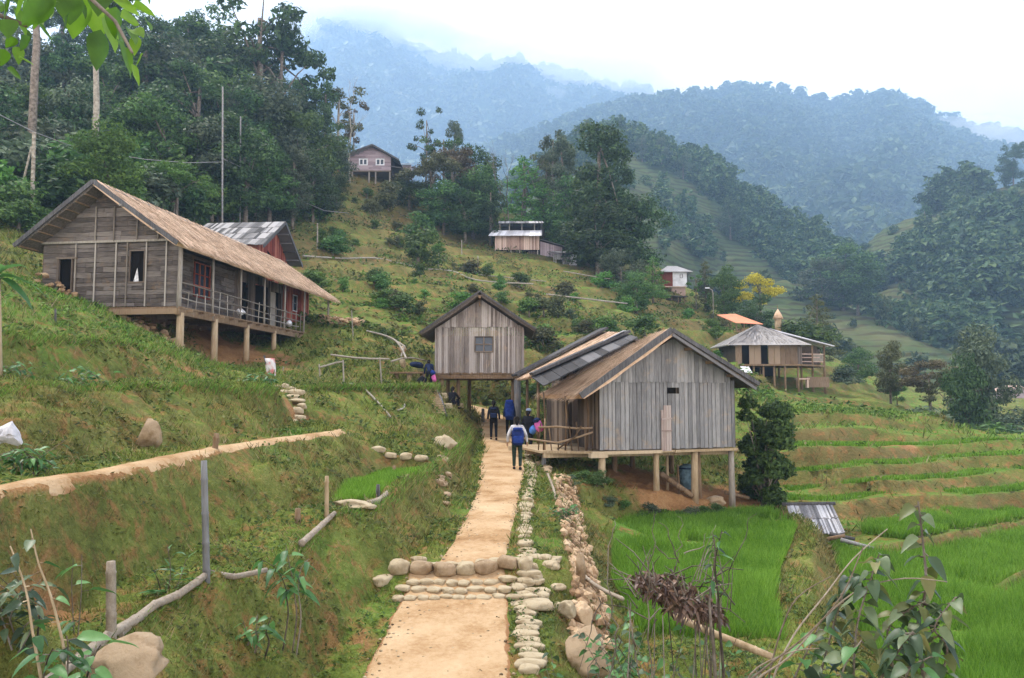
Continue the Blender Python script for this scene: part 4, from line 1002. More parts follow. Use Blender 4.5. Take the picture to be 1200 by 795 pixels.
mb.beam(q(-.3, -.04, -1.80), q(2.2, -.06, -1.80), .12, .10); mb.beam(q(2.7, -.04, -1.80), q(Wd + .03, -.04, -1.78), .12, .08); mb.beam(q(-.35, .0, -1.88), q(.25, .0, -1.88), .2, .14)
for b in (.4, 2, 4): mb.beam(q(-1.6, b + .5, -1.9), q(Wd, b, -1.9), .14, .16)
mb.build('floor', STILT, Dh)
for u, b, r, m__ in ((.1, .05, .12, STILT), (2.08, .1, .10, STILT), (3.52, .08, .12, STILT), (3.82, .35, .085, TIMBER), (Wd - .12, .1, .105, POLE), (.3, 3.6, .1, TIMBER), (1.7, 2.4, .1, TIMBER), (3.0, 3.6, .1, TIMBER), (Wd - .3, 3.8, .1, TIMBER), (2.65, 1.1, .07, TIMBER), (2.95, .9, .05, STILT), (-1.3, 1.6, .08, GREY)):
    w = q(u, b, 0); post(Dh, w.x, w.y, G_at(w.x, w.y) - .3, -1.84, r, m__, 'stilt', (random.uniform(-.04, .04), 0))
AF, AB = Vector((5.22, 24.95, 2.17)), Vector((5.35, 29.6, 2.35)); EF, EB = Vector((2.16, 24.05, .06)), Vector((.98, 27.6, .10)); GF, GB_ = Vector((8.32, 25.95, .42)), Vector((8.1, 30.9, .4))
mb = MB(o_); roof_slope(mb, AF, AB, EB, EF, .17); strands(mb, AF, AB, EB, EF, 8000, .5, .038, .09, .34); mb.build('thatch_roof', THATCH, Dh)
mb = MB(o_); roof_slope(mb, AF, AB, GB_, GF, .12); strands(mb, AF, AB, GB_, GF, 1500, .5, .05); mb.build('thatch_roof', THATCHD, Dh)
mb = MB(o_); n_ = Vector((0, -.05, 0)); mb.beam(AF + n_, EF + n_ + Vector((-.02, 0, -.04)), .05, .2); mb.beam(AF + n_ * 1.5, GF + n_ * 1.5, .05, .13)
mb.beam(AF + n_ * 1.5 - Vector((0, 0, .16)), GF + n_ - Vector((.1, 0, .16)), .04, .09); mb.build('barge_board', BARGE, Dh)
for t in (.25, .5, .75):
    for e_ in (GF, EF): w = AF.lerp(e_, t) - Vector((0, 0, .15)); mb = MB(o_); mb.beam(w, w + Bk * 1, .09, .09); mb.build('purlin', TIMBER, Dh)
# rough porch railing of branches
pr = MB(o_)
for a_, b_, z0, z1 in ((1.0, .95, -.95, -.90), (1.0, 2.2, -.9, -.92), (1.2, .5, -1.62, -1.25)): pass
pts = [q(-1.65, 1.2, 0), q(-1.1, .9, 0), q(-.6, .6, 0), q(-.1, .3, 0)]
for z in (-1.02, -1.0): pr.tube([Vector((p.x, p.y, z + .03 * math.sin(i * 2))) for i, p in enumerate(pts)], .028, 6)
pr.tube([Vector((pts[0].x - .5, pts[0].y - .3, -1.35)), Vector((pts[1].x, pts[1].y - .1, -1.5)), Vector((pts[2].x, pts[2].y, -1.35)), Vector((pts[3].x, pts[3].y, -1.15))], .035, 6)
pr.tube([Vector((pts[1].x, pts[1].y, -1.72)), Vector((pts[2].x, pts[2].y - .1, -1.3)), Vector((pts[2].x + .2, pts[2].y - .1, -.95))], .03, 6)
for i in range(9): w = pts[0].lerp(pts[3], i / 8); pr.tube([Vector((w.x, w.y + .1, -1.8)), Vector((w.x + random.uniform(-.1, .1), w.y, -.9 + random.uniform(-.2, .2)))], .022, 6)
for i in range(3): w = pts[0].lerp(pts[3], .1 + i * .4); pr.tube([Vector((w.x, w.y + .15, -1.8)), Vector((w.x + .05, w.y + .15, -.6)), Vector((w.x, w.y + .15, .15))], .035, 6)
pr.build('branch_railing', TIMBER, Dh, smooth=True)

# ------------------------------------------------------------------ house just behind it: only roofs show
E = thing('thatched_house', (3.3, 35, 0), 'low thatched house with dark board edged roof behind the grey stilt house', 'house', 'village houses'); o_ = E.location
eF, rF, eB_, rB = Vector((.80, 31.6, .85)), Vector((5.0, 33, 2.72)), Vector((.22, 35.6, .84)), Vector((4.4, 37, 3.12)); gF, gB = Vector((8.5, 34, 1.1)), Vector((8.3, 38, 1.2))
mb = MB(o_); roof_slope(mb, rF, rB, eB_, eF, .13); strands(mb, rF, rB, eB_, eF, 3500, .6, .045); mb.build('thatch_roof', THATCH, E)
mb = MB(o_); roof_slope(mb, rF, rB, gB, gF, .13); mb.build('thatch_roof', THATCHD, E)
mb = MB(o_); roof_boards(mb, rF + Vector((0, 0, -.06)), eF + Vector((0, 0, -.06)), Vector((1.25, 30.2, .40)), Vector((5.2, 31.6, 2.42)), .4, .05); mb.build('lower_roof', BARGE, E)
mb = MB(o_); mb.slab([(1.6, 31.2, .35), (5.2, 32.6, .35), (5.2, 32.6, 2.3), (4.2, 32.3, 2.0)], .04); mb.slab([(1.4, 31.0, -1.9), (5.2, 32.5, -1.9), (5.2, 32.5, .36), (1.4, 31.0, .36)], .04); mb.build('end_wall', DARKV, E)
mb = MB(o_); t_ = Vector((0, -.05, .07)); mb.beam(eF + t_, rF + t_, .5, .12, (0, 0, 1)); mb.beam(eB_ + Vector((-.1, -.5, .12)), rB + Vector((0, -.5, .12)), .9, .10, (0, 0, 1)); mb.build('edge_boards', BARGE, E)
mb = MB(o_); vplanks(mb, Vector((2.2, 36.5, -1.5)), Vector((.1, -1, 0)), 4.3, lambda u: -2.0, lambda u: 1.3, .2, .03); vplanks(mb, Vector((2.4, 32.3, -1.5)), Vector((1, .2, 0)), 5.4, lambda u: -2.2, lambda u: 1.2, .2, .03); mb.slab([(2.2, 36.5, -2), (8, 37.5, -2), (8, 37.5, 1.4), (2.2, 36.5, 1.4)], .05); mb.build('wall', DARKV, E)
mb = MB(o_); roof_boards(mb, Vector((4.75, 32.6, 2.78)), Vector((5.35, 34.6, 2.95)), Vector((4.2, 34.4, 2.45)), Vector((3.9, 32.4, 2.35)), .3, .03); mb.build('metal_sheets', WHITESLAT, E)
for x, y in ((1.1, 32.3), (.7, 35.4)): post(E, x, y, G_at(x, y) - .2, 1.0, .07, TIMBER, 'post')

# ------------------------------------------------------------------ far houses
def far_house(name, label, px0, px1, py0, Y, wall, roof, h, depth, rise, over=.6, windows=(), stilts=0, group='village houses', wood='v', face=0.0):
    a, b = P(px0, py0, Y), P(px1, py0, Y + face); z = a.z; Uv = Vector((b.x - a.x, b.y - a.y, 0)); w = Uv.length; Uv.normalize(); Bv = Vector((-Uv.y, Uv.x, 0))
    t = thing(name, ((a.x + b.x) / 2, Y + depth / 2, z - stilts), label, 'house', group); org = t.location
    q = lambda u, d, zz: Vector((a.x, a.y, z)) + Uv * u + Bv * d + Vector((0, 0, zz))
    return t, org, q, w, Uv, Bv, z
# mauve house on the hill
G_, og, q, w, Uv, Bv, z = far_house('hillside_house', 'mauve boarded gable house perched on the hilltop left of centre', 410, 458, 200, 103, None, None, 2, 6, 1.3)
tpg = lambda u: z + 1.85 + (1 - abs(u - w * .54) / (w * .54)) * 1.35
mb = MB(og); hplanks(mb, q(0, 0, 0), Uv, lambda zz: (max(0, w * .54 - (z + 3.2 - zz) / 1.35 * w * .54) if zz > z + 1.85 else 0, min(w, w * .54 + (z + 3.2 - zz) / 1.35 * w * .54) if zz > z + 1.85 else w), z, z + 3.1, .25, .04, [(1.3, 2.4, z + .75, z + 1.6), (3.6, 4.6, z + .75, z + 1.6)], 2.5); mb.build('front_wall', PURPLE, G_)
for u0 in (1.3, 3.6): window(G_, q(0, 0, 0), Uv, u0, u0 + 1.05, z + .78, z + 1.58, PLASTER, 2, 1, .05, GLASS, .16)
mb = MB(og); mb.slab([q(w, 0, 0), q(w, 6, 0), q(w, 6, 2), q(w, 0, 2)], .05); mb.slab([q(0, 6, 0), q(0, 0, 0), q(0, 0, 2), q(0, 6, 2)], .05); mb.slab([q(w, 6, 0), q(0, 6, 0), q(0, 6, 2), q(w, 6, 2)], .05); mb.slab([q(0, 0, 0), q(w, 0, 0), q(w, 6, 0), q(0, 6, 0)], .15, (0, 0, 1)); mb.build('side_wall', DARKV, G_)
ra, rb = q(w * .56, -.8, 3.35), q(w * .56, 6.8, 3.35); la, lb = q(-1.7, -.8, 1.55), q(-1.7, 6.8, 1.55); ea, eb = q(w + 1.2, -.8, 1.25), q(w + 1.2, 6.8, 1.25)
mb = MB(og); roof_boards(mb, ra, rb, lb, la, .35, .06); mb.build('roof', SLAT, G_); mb = MB(og); roof_boards(mb, ra, rb, eb, ea, .35, .06); mb.build('roof', BARGE, G_)
mb = MB(og); mb.beam(ra, la, .1, .2); mb.beam(ra, ea, .1, .22); mb.slab([q(-1.9, -.3, .75), q(0, -.3, 1.0), q(0, 4, 1.0), q(-1.9, 4, .75)], .08); mb.slab([q(w, -.2, .6), q(w + 1.5, -.2, .35), q(w + 1.5, 4, .35), q(w, 4, .6)], .08); mb.slab([q(w, .2, -.6), q(w + 1.6, .2, -.75), q(w + 1.6, 4, -.75), q(w, 4, -.6)], .08); mb.build('barge_board', BARGE, G_)
for u in (.3, 2.6, 3.5, w - .15): pt = q(u, .2, 0); post(G_, pt.x, pt.y, min(G_at(pt.x, pt.y), z) - 1.8, z, .12, POLE)
# small pale hut beside it
S1, og, q, w, Uv, Bv, z = far_house('shed', 'small whitish shed roof showing right of the mauve hilltop house', 470, 482, 192, 112, None, None, 2, 3, 1)
mb = MB(og); mb.slab([q(0, 0, 0), q(w, 0, 0), q(w, 3, .9), q(0, 3, .9)], .08, (0, 0, 1)); mb.build('roof', WHITESLAT, S1); mb = MB(og); mb.box(q(w / 2, 1.6, -.9), (w * .85, 2, 1.8)); mb.build('wall', PURPLE, S1)
# two-roofed house in the middle of the slope
T, og, q, w, Uv, Bv, z = far_house('two_storey_house', 'house with two stacked pale plank roofs in the middle of the slope', 580, 632, 293, 95, None, None, 2, 6, 1)
mb = MB(og); vplanks(mb, q(0, 0, 0), Uv, w, lambda u: z, lambda u: z + 1.75, .2, .04, (), .01); mb.build('upper_wall', PINKW, T)
mb = MB(og); vplanks(mb, q(.2, .3, 0), Uv, w - .4, lambda u: z - 1.9, lambda u: z - .12, .3, .04, [(.9, 1.7, z - 1.9, z - .2), (2.9, 4.0, z - 1.3, z - .1)], .02); mb.build('lower_wall', DARKV, T)
mb = MB(og); mb.slab([q(0, .05, 0), q(w, .05, 0), q(w, 6, 0), q(0, 6, 0)], .12, (0, 0, 1)); mb.box(q(w / 2, 3.2, .9), (w * .96, 5.6, 1.7)); mb.box(q(w / 2 + .4, 3.9, 2.9), (w * .8, 4.2, 1.0)); mb.build('core', DARK, T)
mb = MB(og); roof_boards(mb, q(-.3, 1.4, 2.75), q(w + .4, 1.4, 2.75), q(w + .3, -.8, 1.62), q(-.8, -.8, 1.62), .25, .05); mb.build('lower_roof', WHITESLAT, T)
mb = MB(og); roof_boards(mb, q(.4, 3.6, 4.45), q(w + .6, 3.6, 4.45), q(w + .6, .9, 3.6), q(.4, .9, 3.6), .2, .05); roof_boards(mb, q(.4, 3.6, 4.45), q(w + .6, 3.6, 4.45), q(w + .6, 6.4, 3.4), q(.4, 6.4, 3.4), .3, .05); mb.build('upper_roof', SLAT, T)
for u in (.6, 1.8, 3.4, 5.0): pt = q(u, 1.6, 0); mb = MB(og); mb.beam(q(u, 1.5, 2.6), q(u, 1.5, 3.75), .12, .12); mb.build('post', POLE, T)
for u in (.05, 2.0, 3.1, w - .2): pt = q(u, .1, 0); post(T, pt.x, pt.y, z - 2.2, z, .08, POLE)
Sh, og, q, w, Uv, Bv, z = far_house('lean_to_shed', 'grey lean-to shed with dark sloping roof against the two-roofed house', 633, 659, 302, 95.5, None, None, 2, 4, 1)
mb = MB(og); vplanks(mb, q(0, .1, 0), Uv, w, lambda u: z - .9, lambda u: z + 2.1 - u * .28, .25, .04); mb.build('wall', PURPLE, Sh)
mb = MB(og); mb.slab([q(0, -.2, 2.35), q(w + .3, -.2, 1.45), q(w + .3, 4, 1.45), q(0, 4, 2.35)], .1, (0, 0, 1)); mb.build('roof', BARGE, Sh)
Sk, og, q, w, Uv, Bv, z = far_house('ramshackle_shack', 'ramshackle grey board shack right of the lean-to, lowest roof of the three', 648, 676, 312, 93, None, None, 2, 3, 1)
mb = MB(og); vplanks(mb, q(0, 0, 0), Uv, w, lambda u: z - .6, lambda u: z + 1.3 + .25 * math.sin(u * 3), .22, .05, [(.4, 1.1, z + .2, z + .8)], .03, .2); mb.build('wall', GREY, Sk)
mb = MB(og); roof_boards(mb, q(-.4, 2.2, 2.2), q(w + .2, 2.2, 2.3), q(w, -.4, 1.5), q(-.2, -.4, 1.6), .35, .06); mb.build('roof', BARGE, Sk)
mb = MB(og); mb.slab([q(w - .9, -.12, .1), q(w, -.12, .1), q(w, -.12, 1.5), q(w - .7, -.12, 1.4)], .04); mb.build('pale_board', WHITESLAT, Sk)
for k in range(4): pole(Sk, q(-.6 + k * .9, -.3, -.8), q(-.5 + k * .9, -.3, .5 + .3 * (k % 2)), .06, POLE, 'prop')
# white house
Wh, og, q, w, Uv, Bv, z = far_house('white_house', 'small white walled house with grey hipped roof high on the right slope', 783, 806, 334, 98, None, None, 2, 4, 1)
mb = MB(og); mb.slab([q(.6, 0, -.2), q(w, 0, -.2), q(w, 0, 1.75), q(.6, 0, 1.75)], .1); mb.slab([q(w, 0, -.2), q(w, 4, -.2), q(w, 4, 1.75), q(w, 0, 1.75)], .1); mb.build('wall', PLASTER, Wh)
mb = MB(og); mb.slab([q(-.8, 1.0, -.3), q(.6, .02, -.3), q(.6, .02, 1.75), q(-.8, 1.0, 1.75)], .1); mb.build('side_wall', REDW, Wh)
mb = MB(og); k_ = [q(-1.2, -.5, 1.65), q(w + .6, -.5, 1.65), q(w + .6, 4.5, 1.65), q(-1.2, 4.5, 1.65)]; tt = [q(.3, 1.8, 2.75), q(w - 1.0, 1.8, 2.75)]
for s_ in ([tt[0], tt[1], k_[1], k_[0]], [tt[1], tt[1], k_[2], k_[1]], [tt[1], tt[0], k_[3], k_[2]], [tt[0], tt[0], k_[0], k_[3]]):
    s_ = [p for i, p in enumerate(s_) if i == 0 or (p - s_[i - 1]).length > .01]; n__ = (s_[1] - s_[0]).cross(s_[-1] - s_[0]); mb.slab(s_, .08, n__ if n__.z > 0 else -n__)
mb.build('roof', SLAT, Wh)
window(Wh, q(0, 0, 0), Uv, 1.55, 1.85, z + .9, z + 1.4, BARGE, 1, 1, .05, DARK); 
mb = MB(og); mb.beam(q(-.9, -.5, -.3), q(w - .4, -.5, -.35), .3, .12); mb.box(q(1.4, 1.2, -.9), (1.8, 1.6, 1.2)); mb.build('balcony', PINKW, Wh)
Op, og, q, w, Uv, Bv, z = far_house('open_stilt_hut', 'open sided brown stilt hut with flat dark roof below the white house', 771, 803, 363, 92, None, None, 2, 3, 1)
mb = MB(og); mb.slab([q(-.3, -.4, 1.75), q(w + .3, -.4, 1.6), q(w + .3, 3, 1.9), q(-.3, 3, 2.0)], .1, (0, 0, 1)); mb.build('roof', BARGE, Op)
mb = MB(og); mb.slab([q(0, 0, .2), q(w, 0, .1), q(w, 3, .1), q(0, 3, .2)], .1, (0, 0, 1)); mb.slab([q(0, 2.2, .1), q(w, 2.2, .1), q(w, 2.2, 1.7), q(0, 2.2, 1.7)], .05); mb.build('platform', DARKV, Op)
for u in (.05, .9, 1.7, 2.5, w - .05): pt = q(u, .05, 0); post(Op, pt.x, pt.y, min(G_at(pt.x, pt.y), z) - .4, z + 1.7, .07, TIMBER, 'post')
for zz in (.45, .75): pole(Op, q(0, -.02, zz), q(w, -.02, zz), .04, TIMBER)
# orange roofed shelter
Oj, og, q, w, Uv, Bv, z = far_house('orange_roofed_shelter', 'small brick shelter under a bright orange sheet roof above the hipped thatch house', 854, 886, 391, 80, None, None, 2, 3, 1)
mb = MB(og); mb.slab([q(-.5, 2.6, 2.25), q(1.5, 2.6, 2.35), q(w + .6, -.5, .95), q(.6, -.5, 1.1)], .06, (0, 0, 1)); mb.build('roof', ORANGE, Oj)
mb = MB(og); mb.box(q(.4, 1.8, .2), (.6, 1, 2.6)); mb.box(q(1.9, 1.8, -.3), (2, 1, 1.8)); mb.build('wall', DRYSTONE, Oj)
for u in (.8, 1.6, 2.3): pt = q(u, -.1, 0); post(Oj, pt.x, pt.y, z - .8, z + 1.05, .07, TIMBER, 'post')
# tiny conical hut
Tk, og, q, w, Uv, Bv, z = far_house('conical_hut', 'tiny granary with conical straw cap left of the leafy roadside trees', 910, 918, 381, 74, None, None, 2, 1, 1)
mb = MB(og); c0 = q(w / 2, .5, 0); mb.tube([c0 + Vector((0, 0, .65)), c0 + Vector((0, 0, 1.1)), c0 + Vector((0, 0, 1.6))], [.50, .32, .03], 14); mb.build('straw_cap', THATCH, Tk, smooth=True)
mb = MB(og); mb.tube([c0 + Vector((0, 0, -1.0)), c0 + Vector((0, 0, .75))], [.3, .33], 12); mb.build('barrel', STILT, Tk, smooth=True)
mb = MB(og); mb.tube([c0 + Vector((0, 0, 1.5)), c0 + Vector((-.03, 0, 2.0))], [.03, .02], 6); mb.build('finial', TIMBER, Tk)
# big hipped-thatch house
K_, og, q, w, Uv, Bv, z = far_house('hipped_house', 'two storey wooden house with grey hipped thatch roof above the right terraces', 862, 935, 427, 64, None, None, 2, 5, 1)
mb = MB(og)
for u0, u1 in ((0, .55), (1.15, 2.15), (2.75, w)): vplanks(mb, q(u0, 0, 0), Uv, u1 - u0, lambda u: z, lambda u: z + 1.65, .5, .04, (), .01)
mb.build('panel_wall', MESHW, K_)
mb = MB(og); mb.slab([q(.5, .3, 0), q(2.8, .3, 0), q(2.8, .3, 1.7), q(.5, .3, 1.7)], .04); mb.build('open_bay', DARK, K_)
mb = MB(og); vplanks(mb, q(w, 0, 0), (Uv * .5 + Bv * .87), 2.4, lambda u: z, lambda u: z + 1.7, .3, .04); mb.slab([q(w + .9, 2, 0), q(w + .9, 5, 0), q(w + .9, 5, 1.7), q(w + .9, 2, 1.7)], .05); mb.build('side_wall', DARKV, K_); mb = MB(og); mb.slab([q(0, 5, 0), q(0, 0, 0), q(0, 0, 1.7), q(0, 5, 1.7)], .05); mb.build('side_wall', DARKV, K_)
mb = MB(og); mb.slab([q(-.3, -.25, 0), q(w + .3, -.25, 0), q(w + 3.2, 2.2, 0), q(w + 3.2, 5, 0), q(-.3, 5, 0)], .14, (0, 0, 1)); mb.build('floor', TIMBER, K_)
c_ = [q(-.85, -.7, 1.6), q(w + .85, -.7, 1.62), q(w + 1.0, 5.4, 1.7), q(-.7, 5.4, 1.7)]; pk = q(w * .5, 2.2, 3.5)
pk2 = q(w * .56, 2.6, 3.5)
mb = MB(og)
for a_, b_, p0, p1 in ((c_[0], c_[1], pk, pk2), (c_[1], c_[2], pk2, pk2), (c_[2], c_[3], pk2, pk), (c_[3], c_[0], pk, pk)):
    if (p0 - p1).length < .01: p1 = p0 + (b_ - a_).normalized() * .02
    roof_slope(mb, p0, p1, b_, a_, .12); strands(mb, p0, p1, b_, a_, 1500, .6, .05, .06)
mb.build('hipped_roof', THATCHG, K_)
mb = MB(og); roof_boards(mb, q(w * .62, 3.2, 3.45), q(w * .62 + .4, 6.4, 3.5), q(w + 3.9, 5.2, 1.75), q(w + 3.5, 1.2, 1.62), .4, .06); roof_boards(mb, q(w * .9, 1.9, 2.75), q(w * .62, 3.2, 3.4), q(w + 3.5, 1.2, 1.6), q(w + 3.5, 1.15, 1.58), .4, .05); mb.build('wing_roof', WHITESLAT, K_)
mb = MB(og); mb.slab([q(w + .9, 3.6, 0), q(w + 3.1, 3.6, 0), q(w + 3.1, 3.6, 1.7), q(w + .9, 3.6, 1.9)], .05); mb.build('wing_wall', DARKV, K_)
mb = MB(og)
for zz in (.3, .65, .95): mb.beam(q(w + 1.0, 1.8, zz), q(w + 3.1, 2.2, zz), .06, .06)
mb.build('balcony_rail', PINKW, K_)
mb = MB(og); mb.slab([q(w + 2.0, 2.02, .35), q(w + 3.0, 2.12, .35), q(w + 3.0, 2.12, .9), q(w + 2.0, 2.02, .9)], .03); mb.build('balcony_panel', POLE, K_)
for u, b in ((.1, 0), (1.1, 0), (1.5, 0), (2.3, 0), (3.2, 0), (4.1, 0), (w, 0), (w + 1.0, 1.9), (w + 2.0, 2.0), (w + 3.1, 2.2), (1, 3), (3, 3), (5, 4)):
    pt = q(u, b, 0); hi = 1.7 if u > w + .5 and b < 3 else 0; post(K_, pt.x, pt.y, min(G_at(pt.x, pt.y), z - .5) - .3, z + hi, .09, TIMBER, 'post')
mb = MB(og); mb.box(q(w + 2.4, 2.0, -1.45), (1.9, .2, .9)); mb.build('wicker_screen', MESHW, K_)
mb = MB(og); mb.box(q(2.3, 3.6, -1.2), (4.4, .4, 2.3)); mb.build('shade_backing', DARK, K_)  # near-black slab behind the posts; the shade there is put into its colour
w_ = q(w + .7, 1.0, -1.2); mb = MB(w_); mb.box(w_, (1.1, .5, .12)); mb.box(w_ + Vector((-.4, 0, -.4)), (.12, .4, .7)); mb.box(w_ + Vector((.4, 0, -.4)), (.12, .4, .7)); o = mb.build('work_bench', PINKW); o.location = w_; tag(o, 'pale work bench standing outside the ground floor of the hipped house', 'bench')
for px, py, Y, t, m in ((850, 433, 60, 'white sheet spread on the ground left of the hipped house', WHITESLAT), (874, 436, 59, 'smaller white sheet in the bushes under the hipped house', WHITESLAT), (858, 357, 90, 'far white sheet among trees above the orange roof', PLASTER)):
    p = P(px, py, Y); mb = MB(p); mb.slab([p + Vector((-.55, 0, 0)), p + Vector((.5, 0, -.05)), p + Vector((.6, 1.2, .45)), p + Vector((-.5, 1.2, .5))], .03, (0, 0, 1)); o = mb.build('white_sheet', m); o.location = p; tag(o, t, 'sheet')
# tiny house in the valley
Vh, og, q, w, Uv, Bv, z = far_house('valley_house', 'tiny house with pinkish roof down in the valley at the right edge', 1182, 1204, 459, 118, None, None, 2, 4, 1)
mb = MB(og); mb.slab([q(0, 0, -1), q(w, 0, -1), q(w, 0, .1), q(w / 2, 0, .8), q(0, 0, .1)], .1); mb.box(q(w / 2, 2, -.5), (w * .98, 3.6, 1.1)); mb.build('wall', PURPLE, Vh)
mb = MB(og)
for s_ in (-1, 1): mb.slab([q(w / 2, -.4, .95), q(w / 2 + s_ * w * .62, -.4, .1), q(w / 2 + s_ * w * .62, 4, .1), q(w / 2, 4, .95)], .08, (0, 0, 1))
mb.build('roof', PINKW, Vh)
# board-roofed field shelter beside the paddy
Fs = thing('field_shelter', (9.7, 25, -4.5), 'low shelter with silvery split board roof between the two rice fields', 'shelter'); o_ = Fs.location
a_, b_, c__, d_ = P(922, 593, 25.9), P(975, 592, 25.9), P(990, 626, 24.2), P(932, 629, 24.0)
mb = MB(o_); roof_boards(mb, a_, b_, c__, d_, .055, .025, 2); mb.build('board_roof', SLAT, Fs)
mb = MB(o_); mb.tube([a_ + Vector((-.15, 0, .05)), b_ + Vector((.1, 0, .05))], .06, 8); mb.build('ridge_log', BARGE, Fs, smooth=True)
mb = MB(o_); mb.slab([a_ - Vector((0, -.1, .1)), b_ - Vector((0, -.1, .1)), b_ - Vector((0, -.1, .9)), a_ - Vector((0, -.1, .9))], .04); mb.build('back_wall', DARKV, Fs)
for p in (d_, c__, a_.lerp(d_, .5), b_.lerp(c__, .9)): post(Fs, p.x, p.y + .1, G_at(p.x, p.y) - .2, p.z, .05, TIMBER, 'post')
for i, (p0, p1) in enumerate(((P(972, 626, 23.9), P(1002, 632, 23.6)), (P(985, 633, 23.3), P(1024, 643, 22.9)), (P(965, 633, 23.6), P(990, 628, 23.5)))):
    m = (p0 + p1) / 2; mb = MB(m); mb.tube([p0, p1], [.07, .05], 7); o = mb.build('short_log', (BARGE, GREY, TIMBER)[i], smooth=True); o.location = m; tag(o, ('short dark log lying under the front eave of the field shelter', 'grey log poking into the rice beside the field shelter', 'brown log tucked under the shelter roof corner')[i], 'log')
# ------------------------------------------------------------------ vegetation builders
def unit(n):
    d = rng.normal(size=(n, 3)); return d / np.linalg.norm(d, axis=1, keepdims=True)
def leaf_quads(pos, nrm, size, aspect=.5, droop=0.0):
    """one folded diamond leaf (two triangles sharing the midrib) per position"""
    n = len(pos); r = unit(n); t = np.cross(nrm, r); t /= np.linalg.norm(t, axis=1, keepdims=True) + 1e-9
    t[:, 2] -= droop; t /= np.linalg.norm(t, axis=1, keepdims=True) + 1e-9
    b = np.cross(nrm, t); s = (size * rng.uniform(.55, 1.45, n))[:, None]
    V = np.stack([pos - t * s, pos + b * s * aspect + nrm * s * .12, pos + t * s, pos - b * s * aspect + nrm * s * .12], 1).reshape(-1, 3)
    return V, np.arange(4 * n).reshape(n, 4)
def clump_cloud(C_, Rr, n, size, flat=.8, jit=.6, droop=.2, aspect=.5):
    C_ = np.array(C_); Rr = np.array(Rr); w = Rr ** 2; idx = rng.choice(len(C_), n, p=w / w.sum()); d = unit(n)
    d[:, 2] = np.where(d[:, 2] < -.35, d[:, 2] * .6, d[:, 2])
    rad = rng.uniform(.45, 1.08, n) ** .6
    # lumps on the lumps
    lump = 1 + .22 * np.sin(d[:, 0] * 7 + idx) * np.sin(d[:, 1] * 6 + idx * 2) + .12 * np.sin(d[:, 2] * 11 + idx)
    pos = C_[idx] + d * (Rr[idx] * rad * lump)[:, None] * np.array([1, 1, flat])
    nr = d + rng.normal(size=(n, 3)) * jit; nr[:, 2] += .35; nr /= np.linalg.norm(nr, axis=1, keepdims=True)
    return leaf_quads(pos, nr, size, aspect, droop)
def skeleton(clumps, rad, trunk_h, base_r, lean=(0, 0), n=7, count=9):
    mb = MB(); top = Vector((lean[0], lean[1], trunk_h))
    pts = [Vector((0, 0, -.04)), Vector((lean[0] * .2 + .006, lean[1] * .2, trunk_h * .3)), Vector((lean[0] * .6, lean[1] * .6 + .008, trunk_h * .65)), top]
    mb.tube(pts, [base_r * 1.35, base_r, base_r * .8, base_r * .55], n)
    for i, c in enumerate(clumps[:count]):
        c = Vector(c); s = pts[1].lerp(top, random.uniform(.35, 1)); m = s.lerp(c, .5) + Vector((0, 0, .03)); mb.tube([s, m, c], [base_r * .4, base_r * .26, base_r * .1], 5, cap=False)
    return mb
def template(kind, seed, leaves, size):
    rs = random.Random(seed); cl = []; rr = []
    if kind == 'broad':
        for i in range(26):
            a = rs.uniform(0, 6.28); z = rs.uniform(.16, .88); e = .30 * math.sqrt(max(.05, 1 - ((z - .50) / .43) ** 2)); r = e * rs.uniform(.3, 1)
            cl.append((math.cos(a) * r, math.sin(a) * r, z)); rr.append(rs.uniform(.09, .145))
        th, br = .55, .018
    elif kind == 'tall':
        for i in range(26):
            a = rs.uniform(0, 6.28); z = .17 + .76 * i / 25; e = .17 * math.sin(math.pi * min(.97, (z * .95 + .02))) ** .6 + .02; r = e * rs.uniform(.25, 1)
            cl.append((math.cos(a) * r, math.sin(a) * r, z)); rr.append(rs.uniform(.055, .10))
        th, br = .85, .016
    elif kind == 'umb':
        for i in range(22):
            a = rs.uniform(0, 6.28); r = .34 * math.sqrt(rs.random()); z = .88 - .45 * (r / .34) ** 2 * rs.random() - .22 * rs.random()
            cl.append((math.cos(a) * r, math.sin(a) * r, z)); rr.append(rs.uniform(.06, .11))
        th, br = .72, .017
    elif kind == 'airy':
        for i in range(13):
            a = rs.uniform(0, 6.28); z = rs.uniform(.4, .95); r = .28 * rs.uniform(.3, 1)
            cl.append((math.cos(a) * r, math.sin(a) * r, z)); rr.append(rs.uniform(.035, .075))
        th, br = .85, .014
    elif kind == 'pine':
        for i in range(24):
            z = .12 + .84 * i / 23; a = i * 2.4; r = .20 * (1 - z) ** .6 * rs.uniform(.4, 1)
            cl.append((math.cos(a) * r, math.sin(a) * r, z)); rr.append(.03 + .075 * (1 - z) ** .5)
        th, br = .92, .014
    elif kind == 'orb':
        for i in range(24):
            a = rs.uniform(0, 6.28); z = rs.uniform(.12, .82); e = .36 * math.sqrt(max(.1, 1 - ((z - .47) / .5) ** 2)); r = e * rs.uniform(.3, 1)
            cl.append((math.cos(a) * r, math.sin(a) * r, z)); rr.append(rs.uniform(.11, .18))
        th, br = .5, .025
    elif kind == 'bush':
        for i in range(12):
            a = rs.uniform(0, 6.28); z = rs.uniform(.15, .78); r = .36 * rs.uniform(.1, 1) * math.sqrt(max(.1, 1 - z * z))
            cl.append((math.cos(a) * r, math.sin(a) * r, z)); rr.append(rs.uniform(.15, .25))
        th, br = .5, .03
    flat = {'umb': .7, 'pine': .6, 'bush': .85}.get(kind, .8)
    V, Fq = clump_cloud(cl, rr, leaves, size, flat, droop={'pine': .5, 'tall': .35}.get(kind, .15))
    return dict(V=V, F=Fq, cl=cl, th=th, br=br, kind=kind)
